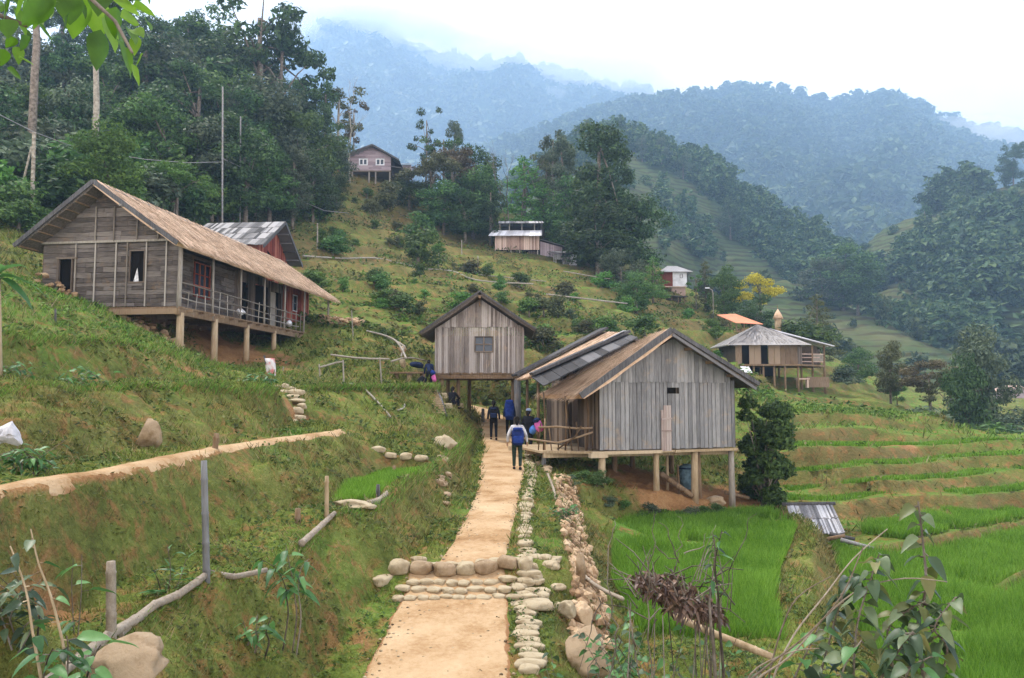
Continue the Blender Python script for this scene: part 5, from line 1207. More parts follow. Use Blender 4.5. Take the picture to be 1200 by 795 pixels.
BARK = mat_stone('grey_brown_bark', (.05, .04, .03), (.13, .105, .08), (.24, .20, .16))
PALEBARK = mat_stone('pale_bark', (.13, .11, .08), (.26, .225, .175), (.38, .34, .27))
FD = mat_foliage('dark_forest_leaves', (.012, .030, .010), (.036, .075, .022), (.095, .165, .050), .3)
FM = mat_foliage('mid_green_leaves', (.022, .052, .013), (.062, .125, .030), (.14, .235, .060), .35)
FB = mat_foliage('bright_green_leaves', (.035, .085, .014), (.085, .185, .032), (.17, .30, .06), .35)
FO = mat_foliage('olive_leaves', (.035, .042, .016), (.085, .095, .035), (.165, .165, .065), .3)
FG = mat_foliage('grey_green_leaves', (.030, .050, .028), (.075, .105, .058), (.15, .185, .105), .25)
FY = mat_foliage('yellow_leaves', (.16, .14, .015), (.42, .34, .03), (.62, .50, .05), .35)
FBR = mat_foliage('brownish_tree_leaves', (.045, .035, .018), (.11, .085, .040), (.18, .145, .07), .3)
TPL = {}
for kd, lv, sz, ns in (('broad', 8200, .0150, 4), ('tall', 7600, .0120, 3), ('umb', 5200, .014, 3), ('airy', 1500, .014, 3), ('pine', 4200, .0125, 2), ('bush', 1700, .040, 3), ('orb', 8000, .017, 3)):
    for s in range(ns): TPL[kd, s] = template(kd, 100 + s * 7 + len(kd), lv, sz)
MES = {}
def tree_mesh(kd, s, mat, bark):
    k = (kd, s, mat.name)
    if k not in MES:
        t = TPL[kd, s]; me = None
        o = npmesh('crown', t['V'], t['F'], mat); me = o.data; bpy.data.objects.remove(o)
        MES[k] = me
    k2 = (kd, s, bark.name, 'trunk')
    if k2 not in MES:
        t = TPL[kd, s]; random.seed(s + 5); o = skeleton(t['cl'], 0, t['th'], t['br']).build('trunk', bark, smooth=True); MES[k2] = o.data; bpy.data.objects.remove(o)
    return MES[k], MES[k2]
NT = [0]
def tree(px, ytop, Y, kind, mat, label, cat='tree', group=None, wide=1.0, bark=None, name=None, height=None, base=None):
    """stand a tree on the ground at distance Y; its height comes from where its top shows"""
    NT[0] += 1; q = P(px, ytop, Y); g = base if base is not None else G_at(q.x, q.y)
    h = height or max(.8, q.z - g); s = NT[0] % (4 if kind == 'broad' else 2 if kind == 'pine' else 3); bark = bark or BARK
    t = thing(name or {'bush': 'shrub', 'pine': 'conifer_tree'}.get(kind, 'broadleaf_tree'), (q.x, q.y, g), label, cat, group, rz=NT[0] * 1.7)
    cm, tm = tree_mesh(kind, s, mat, bark); rs = random.Random(NT[0])
    t.scale = (h * wide * rs.uniform(.9, 1.1), h * wide * rs.uniform(.9, 1.1), h)
    c = bpy.data.objects.new('crown', cm); link(c, t); k = bpy.data.objects.new('trunk', tm); link(k, t)
    return t

# ---- the dark wood on the left hillside
wood_g = 'trees of the dark wood on the left hillside'
LW = 'tall dark tree packed into the wood above the long thatched house'
far_row = [(-60,10,112),(-20,0,110),(30,-15,112),(75,-5,108),(120,0,112),(160,8,108),(192,12,110),(222,6,104),(248,2,106),(268,28,100),(335,95,104),(352,88,112)]
mid_row = [(-40,40,84),(0,30,86),(38,28,82),(84,35,86),(128,45,82),(172,40,84),(205,45,86),(236,55,80),(262,70,84),(288,92,80),(312,88,84),(334,115,86),(352,120,82),(372,128,88),(390,160,92)]
near_row = [(-30,80,58),(8,85,62),(45,95,60),(86,88,62),(126,98,60),(165,108,64),(200,112,62),(232,128,66),(262,128,66),(290,150,68),(318,152,72),(345,170,74),(368,178,80),(395,205,88)]
for r_, (row, kds, mats) in enumerate(((far_row, ('broad', 'broad', 'umb', 'tall'), (FD, FD, FM)), (mid_row, ('broad', 'tall', 'broad', 'umb'), (FD, FM, FD, FG)), (near_row, ('broad', 'broad', 'tall'), (FM, FD, FD, FG)))):
    for i, (px, yt, Y) in enumerate(row):
        tree(px, yt + random.uniform(-6, 6), Y + random.uniform(-3, 3), kds[i % len(kds)], mats[(i * 7 + r_) % len(mats)], LW, 'tree', wood_g, wide=random.uniform(.95, 1.35))
low_g = 'leafy bushes at the foot of the wood'
for i, (px, yt, Y) in enumerate([(-40,150,46),(-8,165,44),(18,205,43),(48,150,50),(70,170,47),(98,160,50),(128,175,49),(150,182,53),(178,188,54),(205,196,58),(228,205,60),(250,202,64),(275,215,68),(300,205,70),(322,212,72),(345,220,76),(368,214,78),(24,228,42),(388,222,84),(-30,225,42),(105,150,56),(200,170,62),(140,145,58),(60,130,58)]):
    tree(px, yt, Y, 'bush', (FM, FB, FM, FG, FD)[i % 5], 'leafy green bush at the foot of the dark wood', 'bush', low_g, wide=random.uniform(1.0, 1.5))
tree(305, -8, 98, 'airy', FD, 'tall spreading tree with open lacy branches against the sky at the top left', wide=1.5)
tree(332, 5, 99, 'umb', FD, 'dark flat topped tree right of the lacy one against the sky', wide=.9)
tree(398, 96, 104, 'airy', FO, 'thin pale tree with sparse twigs at the right end of the dark wood', wide=1.1, bark=PALEBARK)
tree(382, 95, 102, 'tall', FM, 'slender tree with clumped crown left of the sparse pale one', wide=.8)
tree(415, 118, 112, 'airy', FBR, 'bare looking brownish tree behind the mauve hilltop house', wide=.8, bark=PALEBARK)
tree(130, 140, 47, 'broad', FB, 'bright layered bush tree just above the thatched ridge', wide=1.1)
tree(210, 180, 56, 'umb', FB, 'light green layered tree right of the thatched ridge below the wood', wide=1.3)
# bare trunks
for px, y0, y1, Y, r, t in ((112, 62, 182, 52, .21, 'thick pale speckled trunk standing before the dark wood'), (42, 20, 82, 50, .24, 'dark rough trunk behind the hanging leaves at the top left'),):
    a_, b_ = P(px - 1, y1, Y), P(px, y0, Y); g = G_at(a_.x, a_.y); th = thing('tree', (a_.x, a_.y, g), t, 'tree')
    mb = MB(th.location); mb.tube([(a_.x, a_.y, g - .3), tuple(a_), tuple(a_.lerp(b_, .5) + Vector((.1, 0, 0))), tuple(b_), tuple(b_ + Vector((.3, 0, 3)))], [r * 1.15, r, r * .95, r * .8, r * .5], 12); mb.build('trunk', PALEBARK if r < .22 else BARK, th, smooth=True)
    cl = [(b_.x + random.uniform(-2, 2), b_.y + random.uniform(-1, 2), b_.z + 3 + random.uniform(0, 3)) for _ in range(9)]
    V, Fq = clump_cloud(np.array(cl) - np.array(th.location), [1.3] * 9, 2600, .16, .7); npmesh('crown', V, Fq, FD, th)
# ---- skyline trees in the middle
for a in [
 (500,126,108,'airy',FD,'tall broken topped tree left in the skyline group behind the hill',dict(wide=.7)),
 (520,150,106,'airy',FM,'second broken topped tree with tufted branches on the skyline',dict(wide=.9)),
 (533,140,110,'tall',FG,'slim tree with a feathery top rising over the brownish crown',dict(wide=.6)),
 (530,168,104,'umb',FBR,'brownish umbrella crowned tree with visible pale trunk in the middle group',dict(wide=1.4,bark=PALEBARK)),
 (505,172,100,'umb',FO,'olive low crowned tree left of the brownish umbrella tree',dict(wide=1.3)),
 (562,164,107,'broad',FD,'dark round tree right of the brownish umbrella tree',dict(wide=.9)),
 (555,190,100,'broad',FM,'mid green tree below the dark round skyline tree',dict(wide=1.2)),
 (480,205,100,'orb',FD,'dark bushy tree just right of the mauve hilltop house',dict(wide=1.6)),
 (520,208,97,'broad',FM,'dense green bush tree beneath the olive tree',dict(wide=1.5)),
 (545,215,96,'broad',FD,'dark low tree at the upper edge of the open slope',dict(wide=1.4)),
 (575,215,97,'tall',FD,'very dark narrow tree left of the bright green conifer',dict(wide=1.2)),
 (614,182,103,'pine',FB,'bright green cone shaped tree above the two-roofed house',dict(wide=1.5)),
 (636,210,104,'pine',FB,'shorter bright green tree right of the bright cone shaped one',dict(wide=1.6)),
 (648,146,108,'airy',FG,'tall sparse grey green tree left of the giant dark tree',dict(wide=.8)),
 (658,160,104,'tall',FG,'feathery tall tree between the bright green cone and the giant dark tree',dict(wide=.9)),
 (640,172,110,'umb',FO,'hazy olive tree behind the bright green cone',dict(wide=.9)),
 (680,200,101,'broad',FM,'mid green tree at the left foot of the giant dark tree',dict(wide=1.2)),
 (702,142,94,'tall',FD,'giant dark billowing tree, tallest of the middle hillside',dict(wide=1.15)),
 (688,196,95,'tall',FM,'lighter green half of the giant tree group, on its left',dict(wide=1.1)),
 (722,192,98,'tall',FD,'dark tree pressed against the right side of the giant tree',dict(wide=1.0)),
 (740,216,96,'broad',FD,'dark tree with rounded edge closing the giant tree group on the right',dict(wide=1.1)),
 (700,235,90,'broad',FD,'shady dark tree at the foot of the giant tree',dict(wide=1.5)),
 (662,240,99,'broad',FM,'green tree directly right of the upper pale roof',dict(wide=1.2)),
 (727,286,84,'orb',FG,'rounded grey green tree above the round dark bush',dict(wide=1.25)),
 (745,311,76,'orb',FM,'round dense green tree left of the white house',dict(wide=1.15)),
 (765,300,82,'pine',FB,'small bright conifer between the round tree and the white house',dict(wide=1.5)),
 (815,320,92,'airy',FB,'pale feathery tree just right of the white house',dict(wide=1.0)),
 (826,306,94,'pine',FO,'slim olive conifer between the white house and the dark green tree',dict(wide=1.2)),
 (848,307,90,'broad',FM,'dark olive tree left of the yellow tree',dict(wide=.95)),
 (890,314,92,'umb',FY,'bright yellow tree above the orange roof',dict(wide=1.05)),
 (886,340,84,'orb',FD,'very dark round tree between orange roof and yellow tree',dict(wide=1.1)),
 (957,344,82,'pine',FO,'yellow green tree behind the hipped thatch roof',dict(wide=1.3)),
 (934,368,74,'bush',FM,'green bush touching the back of the hipped roof',dict(wide=1.4)),
 (1041,395,70,'broad',FO,'slender olive tree left of the big tree group on the right',dict(wide=.75)),
 (1050,440,71,'broad',FM,'small dark tree under the slender olive tree',dict(wide=1.0)),
 (1088,414,66,'umb',FBR,'broad brownish green tree leaning on the big tall tree',dict(wide=1.2)),
 (1112,424,64,'umb',FO,'dull green spreading tree in front of the big tall tree',dict(wide=1.1)),
 (1140,370,60,'broad',FG,'biggest tree on the right with a tall grey green crown',dict(wide=.66)),
 (1132,408,58,'broad',FD,'dark ivy clad tree against the biggest right hand tree',dict(wide=.62)),
 (1005,405,88,'broad',FM,'dim green tree between the hipped house and the slender olive tree',dict(wide=1.4)),
 (990,425,80,'bush',FG,'grey green bush right of the hipped house balcony',dict(wide=1.6)),
 (1192,468,58,'orb',FG,'grey green tree at the right edge below the valley house',dict(wide=1.5)),
 (1150,488,50,'bush',FM,'dark bush beyond the uppermost right terrace',dict(wide=1.8)),
 (1190,490,48,'bush',FD,'dark bush at the right edge above the terraces',dict(wide=2.0)),
 (1080,470,52,'bush',FG,'grey shrub below the brownish tree by the terraces',dict(wide=1.6)),
 (1058,478,50,'bush',FO,'small olive shrub on the terrace corner',dict(wide=1.5)),
]:
    tree(a[0], a[1], a[2], a[3], a[4], a[5], 'bush' if a[3] == 'bush' else 'tree', **a[6])
def bare_tree(px, ytop, Y, label, seed, name='bare_tree', spread=.25, mat=None, ybase=None):
    q = P(px, ytop, Y); g = G_at(q.x, q.y) if ybase is None else P(px, ybase, Y).z; h = q.z - g; rs = random.Random(seed); mb = MB((q.x, q.y, g))
    def br(p, d, l, r, k):
        e = p + d * l; m = p.lerp(e, .5) + Vector((rs.uniform(-1, 1), rs.uniform(-1, 1), 0)) * l * .08
        mb.tube([p, m, e], [r, r * .8, r * .6], 6 if k > 2 else 4, cap=False)
        if k: 
            for _ in range(rs.choice((2, 3))): br(e if rs.random() < .6 else m, (d + Vector((rs.uniform(-1, 1), rs.uniform(-1, 1), rs.uniform(-.2, .7))) * spread * 2.4).normalized(), l * rs.uniform(.5, .78), r * .55, k - 1)
    br(Vector((q.x, q.y, g - .2)), Vector((rs.uniform(-.15, .15), 0, 1)).normalized(), h * .40, h * .011, 5)
    o = mb.build(name, mat or BARK, smooth=True); o.location = (q.x, q.y, g); return tag(o, label, 'tree')
bare_tree(598, 180, 101, 'leafless crooked tree left of the bright green cone tree', 3)
bare_tree(412, 98, 100, 'leafless pale twigged tree above the mauve house roof', 9, mat=PALEBARK)
# ---- shrubs on the open slope
sg = 'shrubs dotted over the terraced middle slope'
random.seed(21)
for i in range(110):
    px = random.uniform(360, 860); Y = random.uniform(50, 98); x = (px - 600) / 900 * Y
    if inpoly(px, Y, [(560, 80), (700, 80), (700, 98), (560, 98)]) or inpoly(px, Y, [(765, 84), (815, 84), (815, 99), (765, 99)]) or (x < -14 and Y < 62) or (845 < px and Y > 74) or (x > 10 and Y < 58): continue
    tree(px, 0, Y, 'bush', (FM, FO, FB, FB, FM, FO)[i % 6], 'green shrub growing on the terraced slope above the huts', 'bush', sg, wide=random.uniform(1.0, 1.7), height=random.uniform(.45, 2.1))
for i, (px, yt, Y, m, t) in enumerate([(430,218,98,FB,'bright shrub just under the mauve house'),(455,210,96,FO,'brownish shrub under the right corner of the mauve house'),(415,238,92,FM,'green shrub down the slope from the mauve house'),(376,290,66,FG,'broad leaved bluish plant beside the slope fence'),(497,245,88,FM,'tall bush standing alone in the middle of the slope'),(490,262,74,FM,'small tree like shrub by the zigzag rail fence'),(620,345,60,FB,'bright round bush right of the raised hut roof'),(605,372,52,FM,'dark leafy bush between the raised hut and the thatched house'),(668,360,62,FG,'grey green bush above the board edged roof'),(690,372,60,FM,'round bush behind the ridge of the grey stilt house'),(820,400,66,FM,'green bush left of the hipped house'),(840,415,60,FB,'light bush hugging the left wall of the hipped house'),(640,470,41,FD,'dark green bush in the gap between hut and thatched roofs'),(625,445,44,FM,'leafy bush right of the raised hut at path level'),(612,468,42,FB,'bright bush behind the walkers')]):
    tree(px, yt, Y, 'bush', m, t, 'bush', wide=1.3)
# the big dark shrub right of the grey stilt house
def leafy_shrub(px, ytop, ybase, Y, width, label, mat, leaves, size, seed, n=24):
    q = P(px, ybase, Y); g = G_at(q.x, q.y); h = P(px, ytop, Y).z - g; rs = random.Random(seed); cl = []; rr = []
    for i in range(n):
        z = h * rs.uniform(.04, .88); e = width / 2 * math.sqrt(max(.15, 1 - ((z / h - .42) / .62) ** 2)); a = rs.uniform(0, 6.28); r = e * rs.uniform(.2, .85)
        cl.append((math.cos(a) * r, math.sin(a) * r, z)); rr.append(width * rs.uniform(.13, .22))
    t = thing('leafy_shrub', (q.x, q.y, g), label, 'shrub'); V, Fq = clump_cloud(cl, rr, leaves, size, .9, droop=.4, aspect=.42); npmesh('foliage', V, Fq, mat, t)
    mb = MB()
    for c in cl: mb.tube([(rs.uniform(-.1, .1), rs.uniform(-.1, .1), -.1), (c[0] * .5, c[1] * .5, c[2] * .6), c], [.04, .025, .01], 5, cap=False)
    mb.build('stem', BARK, t, smooth=True); return t
leafy_shrub(896, 452, 594, 27.2, 2.1, 'tall dark leafy shrub against the right corner of the grey stilt house', FM, 11000, .085, 3)
leafy_shrub(885, 500, 590, 27.9, 1.6, 'darker low shrub behind the tall leafy one at the stilt house', FD, 4200, .085, 5)

# ---- woods on the hills: far-off, one mass each
def hill_wood(i_surf, n, hmin, hmax, leaves, mat, label, thr=.5, seed=1, kinds=('broad', 'tall', 'bush')):
    S, Wd, rows = i_surf; r_ = np.random.default_rng(seed); Vs = []; Fs_ = []; off = 0
    tp = [TPL[k, s] for k in kinds for s in (0, 1)]; sub = []
    for t in tp:
        k = r_.choice(len(t['F']), leaves, replace=False); v = t['V'].reshape(-1, 4, 3)[k]; c = v.mean(1, keepdims=True); f_ = math.sqrt(len(t['F']) / leaves) * .95
        sub.append(c + (v - c) * f_)
    made = 0; tries = 0
    while made < n and tries < n * 12:
        tries += 1; j = r_.integers(2, rows + 1); i = r_.integers(0, S.shape[1])
        if Wd[j, i] < thr and r_.random() > .025: continue
        p = S[j, i] + r_.normal(size=3) * np.array([2, 2, 0]); u_ = 600 + 900 * p[0] / p[1]
        if u_ < 250 or u_ > 1300: continue
        s = sub[r_.integers(len(sub))]; a = r_.uniform(0, 6.28); h = hmin * .7 + (hmax * 1.25 - hmin * .7) * r_.random() ** 1.7; w = h * r_.uniform(.9, 1.5)
        ca, sa = math.cos(a), math.sin(a); q = s.copy(); x, y = q[..., 0] * ca - q[..., 1] * sa, q[..., 0] * sa + q[..., 1] * ca
        Vs.append(np.stack([x * w + p[0], y * w + p[1], q[..., 2] * h + p[2] - h * .18], -1).reshape(-1, 3)); made += 1
    V = np.concatenate(Vs); o = npmesh('forest', V, np.arange(len(V)).reshape(-1, 4), mat); tag(o, kind='stuff')
HS = HILL_SURF
FH1 = mat_foliage('hill_forest_leaves', (.012, .030, .012), (.042, .080, .026), (.12, .155, .05), .2, nsc=.022)
FH2 = mat_foliage('mountain_forest_leaves', (.014, .034, .016), (.040, .074, .028), (.12, .15, .05), .2, nsc=.008)
hill_wood(HS['hill'], 1500, 6, 12, 480, FH1, '', .5, 2)
hill_wood(HS['hill_b'], 110, 3, 9, 300, FH1, '', .55, 3)
hill_wood(HS['hill_c'], 1500, 6, 14, 560, FH1, '', .5, 4)
hill_wood(HS['mountain_b'], 7000, 14, 25, 90, FH2, '', .5, 5, ('broad', 'bush'))
hill_wood(HS['mountain'], 5600, 20, 36, 50, FH2, '', .5, 6, ('broad', 'bush'))
def on_hill(key, px, py_top, h, Y, kind, mat, label, wide=1.0):
    q = P(px, py_top, Y); S = HS[key][0].reshape(-1, 3); d = np.hypot(S[:, 0] - q.x, S[:, 1] - q.y); z = float(S[d.argmin(), 2])
    tree(px, py_top, Y, kind, mat, label, wide=wide, base=min(z, q.z - 3), group=None)
for a in [('hill_c', 1148, 197, 0, 290, 'umb', FD, 'dark round headed tree on the right hill crest against the haze', .9), ('hill_c', 1185, 165, 0, 282, 'broad', FD, 'tall leaning dark tree at the right edge of the hill crest', .8), ('hill_c', 1200, 158, 0, 285, 'airy', FD, 'dark ragged tree touching the right frame edge on the crest', .8),
          ('hill_c', 1083, 240, 0, 270, 'tall', FD, 'slim dark tree alone lower on the right hill', .9), ('hill', 855, 232, 0, 300, 'broad', FD, 'dark clump tree standing out on the terraced far slope', 1.1), ('hill', 752, 158, 0, 320, 'tall', FG, 'tall hazy tree at the left of the far ridge', 1.0), ('hill', 775, 160, 0, 325, 'broad', FG, 'hazy broad tree second on the far ridge', 1.0), ('hill', 800, 175, 0, 322, 'broad', FG, 'hazy rounded tree third on the far ridge', 1.0),
          ('hill_b', 985, 285, 0, 215, 'broad', FM, 'large tree crowning the knoll in the middle of the valley', 1.5), ('hill_b', 1003, 300, 0, 212, 'broad', FD, 'darker tree right of the large valley knoll tree', 1.2), ('hill_b', 962, 300, 0, 214, 'broad', FG, 'smaller grey tree left of the large valley knoll tree', 1.2)]:
    on_hill(*a)
# ------------------------------------------------------------------ grass, weeds and rice
RICE = mat_foliage('young_rice_leaves', (.075, .17, .012), (.15, .30, .028), (.27, .44, .065), .45, vary=0)
GRASSM = mat_foliage('bank_grass', (.050, .070, .020), (.115, .145, .040), (.215, .225, .075), .35)
WEED = mat_foliage('low_weeds', (.028, .055, .016), (.065, .115, .034), (.135, .19, .06), .3)
DRYG = mat_foliage('dry_grass', (.16, .115, .05), (.30, .225, .105), (.46, .36, .19), .3)
GB = mat_blades('bank_grass_blades', ((.050, .060, .012), (.105, .152, .024), (.22, .255, .055)), ((.045, .11, .014), (.11, .24, .03), (.21, .36, .06)), ((.10, .08, .03), (.19, .155, .055), (.33, .27, .11)))
GW = mat_blades('bank_weeds', ((.022, .045, .010), (.060, .105, .024), (.13, .18, .045)), ((.03, .08, .012), (.08, .18, .028), (.16, .29, .05)), ((.05, .055, .018), (.11, .11, .035), (.20, .18, .07)))
def blades(P0, h, w, lean, name, mat, at=None):
    n = len(P0); a = rng.uniform(0, 2 * math.pi, n); sx, sy = np.cos(a) * w / 2, np.sin(a) * w / 2
    b = rng.uniform(0, 2 * math.pi, n); lx, ly = np.cos(b) * lean * h, np.sin(b) * lean * h
    z0 = P0[:, 2] - .02
    V = np.stack([np.stack([P0[:, 0] - sx, P0[:, 1] - sy, z0], -1), np.stack([P0[:, 0] + sx, P0[:, 1] + sy, z0], -1),
                  np.stack([P0[:, 0] + lx + sx * .18, P0[:, 1] + ly + sy * .18, z0 + h], -1), np.stack([P0[:, 0] + lx - sx * .18, P0[:, 1] + ly - sy * .18, z0 + h], -1)], 1).reshape(-1, 3)
    return tag(npmesh(name, V, np.arange(4 * n).reshape(n, 4), mat, attrs=at), kind='stuff')
NR, NCc = G.shape[:2]
DRYG_ = np.array(GA['dry']).reshape(G.shape[:2])
def msk(j, i): return {'lush': np.repeat(LUSHG[j, i], 4), 'dry': np.repeat(DRYG_[j, i], 4)}
SOILG = np.array(GA['soil']).reshape(NR, NCc); LUSHG = np.array(GA['lush']).reshape(NR, NCc); WOODG = np.array(GA['wood']).reshape(NR, NCc); SLG = SL.reshape(NR, NCc)
FLATG = np.zeros((NR, NCc), bool); PATHG = np.zeros((NR, NCc), bool)
for j in range(NR):
    y = G[j, 0, 1]; pa = path_at(y)
    if pa is not None: PATHG[j] = np.abs(G[j, :, 0] - pa[0]) < pa[1] * .93
    if y < 33:
        for i in range(NCc): FLATG[j, i] = any(inpoly(G[j, i, 0], y, f) for f in FLAT)
def sample(n, y0, y1, keep):
    js = np.where((G[:, 0, 1] > y0) & (G[:, 0, 1] < y1))[0]; j = rng.integers(js[0], js[-1], n); lim = int(NCc * .14); i = rng.integers(lim, NCc - 1 - lim, n)
    ok = keep(j, i); j, i = j[ok], i[ok]; a, b = rng.random(len(j))[:, None], rng.random(len(j))[:, None]
    p = (G[j, i] * (1 - a) + G[j + 1, i] * a) * (1 - b) + (G[j, i + 1] * (1 - a) + G[j + 1, i + 1] * a) * b
    return p, j, i
nz2 = lambda p, s: np.sin(p[:, 0] * s + np.sin(p[:, 1] * s * .7) * 2) * np.sin(p[:, 1] * s * 1.1 + np.sin(p[:, 0] * s * .6) * 2)
ok_ = lambda j, i: ~((G[j, i, 0] > 9.5) & (G[j, i, 1] < 41) & (rng.random(len(j)) < .8)) & (~FLATG[j, i]) & (~PATHG[j, i]) & (rng.random(len(j)) > SOILG[j, i] * .9)
p, j, i = sample(300000, 4.5, 46, ok_)
n_ = nz2(p, 1.9); k = rng.random(len(p)) < .45 + .5 * n_; p, j, i = p[k], j[k], i[k]
sc = np.clip(p[:, 1] / 18, .45, 2.2)
blades(p, sc * rng.uniform(.06, .20, len(p)), sc * rng.uniform(.018, .036, len(p)), .7, 'grass', GB, msk(j, i))
p, j, i = sample(34000, 4.5, 40, ok_); n_ = nz2(p, 1.1); p = p[n_ > .3]; sc = np.clip(p[:, 1] / 18, .5, 2)
blades(p, sc * rng.uniform(.08, .26, len(p)), sc * rng.uniform(.012, .024, len(p)), .9, 'dry_grass', DRYG)
# low leafy weeds hugging the banks
p, j, i = sample(120000, 4.5, 60, ok_); n_ = nz2(p + 5, 1.3) + .5 * nz2(p, 4.1); k = n_ > .05; p, j, i = p[k], j[k], i[k]
sc = np.clip(p[:, 1] / 16, .5, 3.0); nr_ = unit(len(p)) * .8; nr_[:, 2] = np.abs(nr_[:, 2]) + .6; nr_ /= np.linalg.norm(nr_, axis=1, keepdims=True)
p2 = p + np.stack([np.zeros(len(p)), np.zeros(len(p)), sc * rng.uniform(.0, .10, len(p))], -1)
V, Fq = leaf_quads(p2, nr_, sc * .050, .5, .1); tag(npmesh('low_weeds', V, Fq, GW, attrs=msk(j, i)), kind='stuff')
# taller undergrowth on the middle slope
p, j, i = sample(110000, 44, 104, lambda j, i: (SOILG[j, i] < .5) & (SLG[j, i] > .02)); n_ = nz2(p, .35) + .6 * nz2(p + 9, 1.1); k = (n_ > -.05) & (p[:, 0] < p[:, 1] * .34); p, j, i = p[k], j[k], i[k]
nr_ = unit(len(p)); nr_[:, 2] = np.abs(nr_[:, 2]) + .4; nr_ /= np.linalg.norm(nr_, axis=1, keepdims=True)
p2 = p + np.stack([np.zeros(len(p))] * 2 + [rng.uniform(0, .7, len(p)) * np.clip(nz2(p, .8) + .6, .1, 1.4)], -1)
V, Fq = leaf_quads(p2, nr_, .15, .5, .1); tag(npmesh('undergrowth', V, Fq, GW, attrs=msk(j, i)), kind='stuff')
lp_ = []
for line, n in ((L1, 6000),) + tuple((pl_, 5200) for pl_ in LIPS):
    seg = [(a, b, (b - a).length * 10 / (a.y + 4)) for a, b in zip(line, line[1:])]; tot = sum(q[2] for q in seg)
    for a, b, l in seg:
        for _ in range(int(n * l / tot)):
            q = a.lerp(b, random.random()); q = Vector((q.x + random.gauss(0, .07), q.y + random.gauss(0, .07), 0)); lp_.append((q.x, q.y, G_at(q.x, q.y)))
lp_ = np.array(lp_); sc = np.clip(lp_[:, 1] / 18, .5, 2); kk = rng.random(len(lp_)) < .6
blades(lp_, sc * rng.uniform(.05, .17, len(lp_)), sc * rng.uniform(.014, .03, len(lp_)), .9, 'ledge_grass', GB, {'lush': np.repeat(np.where(kk, 1.0, .3), 4), 'dry': np.repeat(np.where(kk, .0, .8), 4)})
def in_poly_pts(poly, n, bias=1.0):
    poly = np.array(poly); lo, hi = poly.min(0), poly.max(0); out = []
    while len(out) < n:
        q = lo + rng.random((n, 2)) * (hi - lo); q = q[rng.random(n) < np.clip((15 / q[:, 1]) ** bias, 0, 1)]
        c = np.zeros(len(q), bool); jx = len(poly) - 1
        for ix in range(len(poly)):
            xi, yi = poly[ix]; xj, yj = poly[jx]
            cond = ((yi > q[:, 1]) != (yj > q[:, 1])); t = (xj - xi) * (q[:, 1] - yi) / (yj - yi + 1e-12) + xi
            c ^= cond & (q[:, 0] < t); jx = ix
        out.extend(q[c].tolist())
    return np.array(out[:n])
def rice(poly, n, z, h0=.20, h1=.36):
    q = in_poly_pts(poly, n); k = .5 * np.sin(q[:, 0] * 2.3) * np.sin(q[:, 1] * 1.9) + .5 * np.sin(q[:, 0] * .9 + 1) * np.sin(q[:, 1] * .7); kp = k + .5 * np.sin(q[:, 0] * 5.1 + np.sin(q[:, 1] * 3) * 2) * np.sin(q[:, 1] * 4.3 + 1) > -.62; q, k = q[kp], k[kp]; n = len(q); hh = rng.uniform(h0, h1, n) * (1 + .32 * k)
    zq = np.array([G_at(a, b) for a, b in q]); kp = zq < z + .12; q, k, zq, hh, n = q[kp], k[kp], zq[kp], hh[kp], int(kp.sum()); blades(np.column_stack([q, zq]), hh, rng.uniform(.012, .024, n) * np.clip(q[:, 1] / 18, .7, 1.6), .42, 'rice', RICE)
rice(F1, 95000, -3.95); rice(F2, 140000, -4.7); rice(F3, 30000, -4.4); rice(PLOT, 14000, -1.9, .10, .2)
# rice strips on the narrow terraces
pp = []
for (toe, lip), nxt in zip(TW[:4], TW[1:5]):
    nt_ = nxt[0]
    for _ in range(9000):
        a = random.random(); i0 = random.randrange(len(lip) - 1); l = lip[i0].lerp(lip[i0 + 1], a); m = Vector((l.x + (nt_[len(nt_) // 2].x - lip[len(lip) // 2].x) * .3, float(np.interp(l.x, [q_.x for q_ in nt_], [q_.y for q_ in nt_])), l.z)); t = random.uniform(.25, 1); e = l.lerp(m, t)
        if e.x > 8.5 and noise.noise(Vector((e.x * .22, e.y * .5, 2))) > -.22: pp.append((e.x, e.y, l.z))
pp = np.array(pp); blades(pp, rng.uniform(.08, .18, len(pp)), rng.uniform(.03, .05, len(pp)), .3, 'rice', RICE)

# loose gravel on the path
mb = MB(); 
for i in range(420):
    y = 8.6 * (25 / 8.6) ** random.random(); cx, w = path_at(y); u = random.choice((-1, 1)) * random.random() ** .5; x = cx + u * w * 1.02; r = random.uniform(.008, .028) * (1.3 if abs(u) > .8 else 1)
    mb.rock((x, y, G_at(x, y) + .035), (r, r * .8, r * .6), i % 13, 1, rough=.2)
tag(mb.build('gravel', PALESTONE, smooth=True), kind='stuff')
# ------------------------------------------------------------------ people
def skin_obj(name, J, Ed, mat, parent, root, sub=2):
    names = list(J); idx = {k: i for i, k in enumerate(names)}
    me = bpy.data.meshes.new(name); me.from_pydata([J[k][0] for k in names], [(idx[a], idx[b]) for a, b in Ed], []); me.materials.append(mat)
    o = link(bpy.data.objects.new(name, me), parent); m = o.modifiers.new('skin', 'SKIN'); m.use_smooth_shade = True
    for k in names:
        sv_ = me.skin_vertices[0].data[idx[k]]; r = J[k][1]; sv_.radius = (r, r) if not isinstance(r, tuple) else r; sv_.use_root = (k == root)
    s = o.modifiers.new('sub', 'SUBSURF'); s.levels = sub; s.render_levels = sub
    return o
m_ = Mat('skin', .6, .3); m_.color((.42, .25, .17)); SKIN = m_.m
def cloth(name, c, c2=None):
    m = Mat(name, .9, .1); n = m.noise(m.world(), 7, 4); c2 = c2 or tuple(x * .55 for x in c); m.color(m.ramp(n, [(.35, c2), (.6, c)])); m.bump(m.noise(m.world(), 14, 3), .5, .02); return m.m
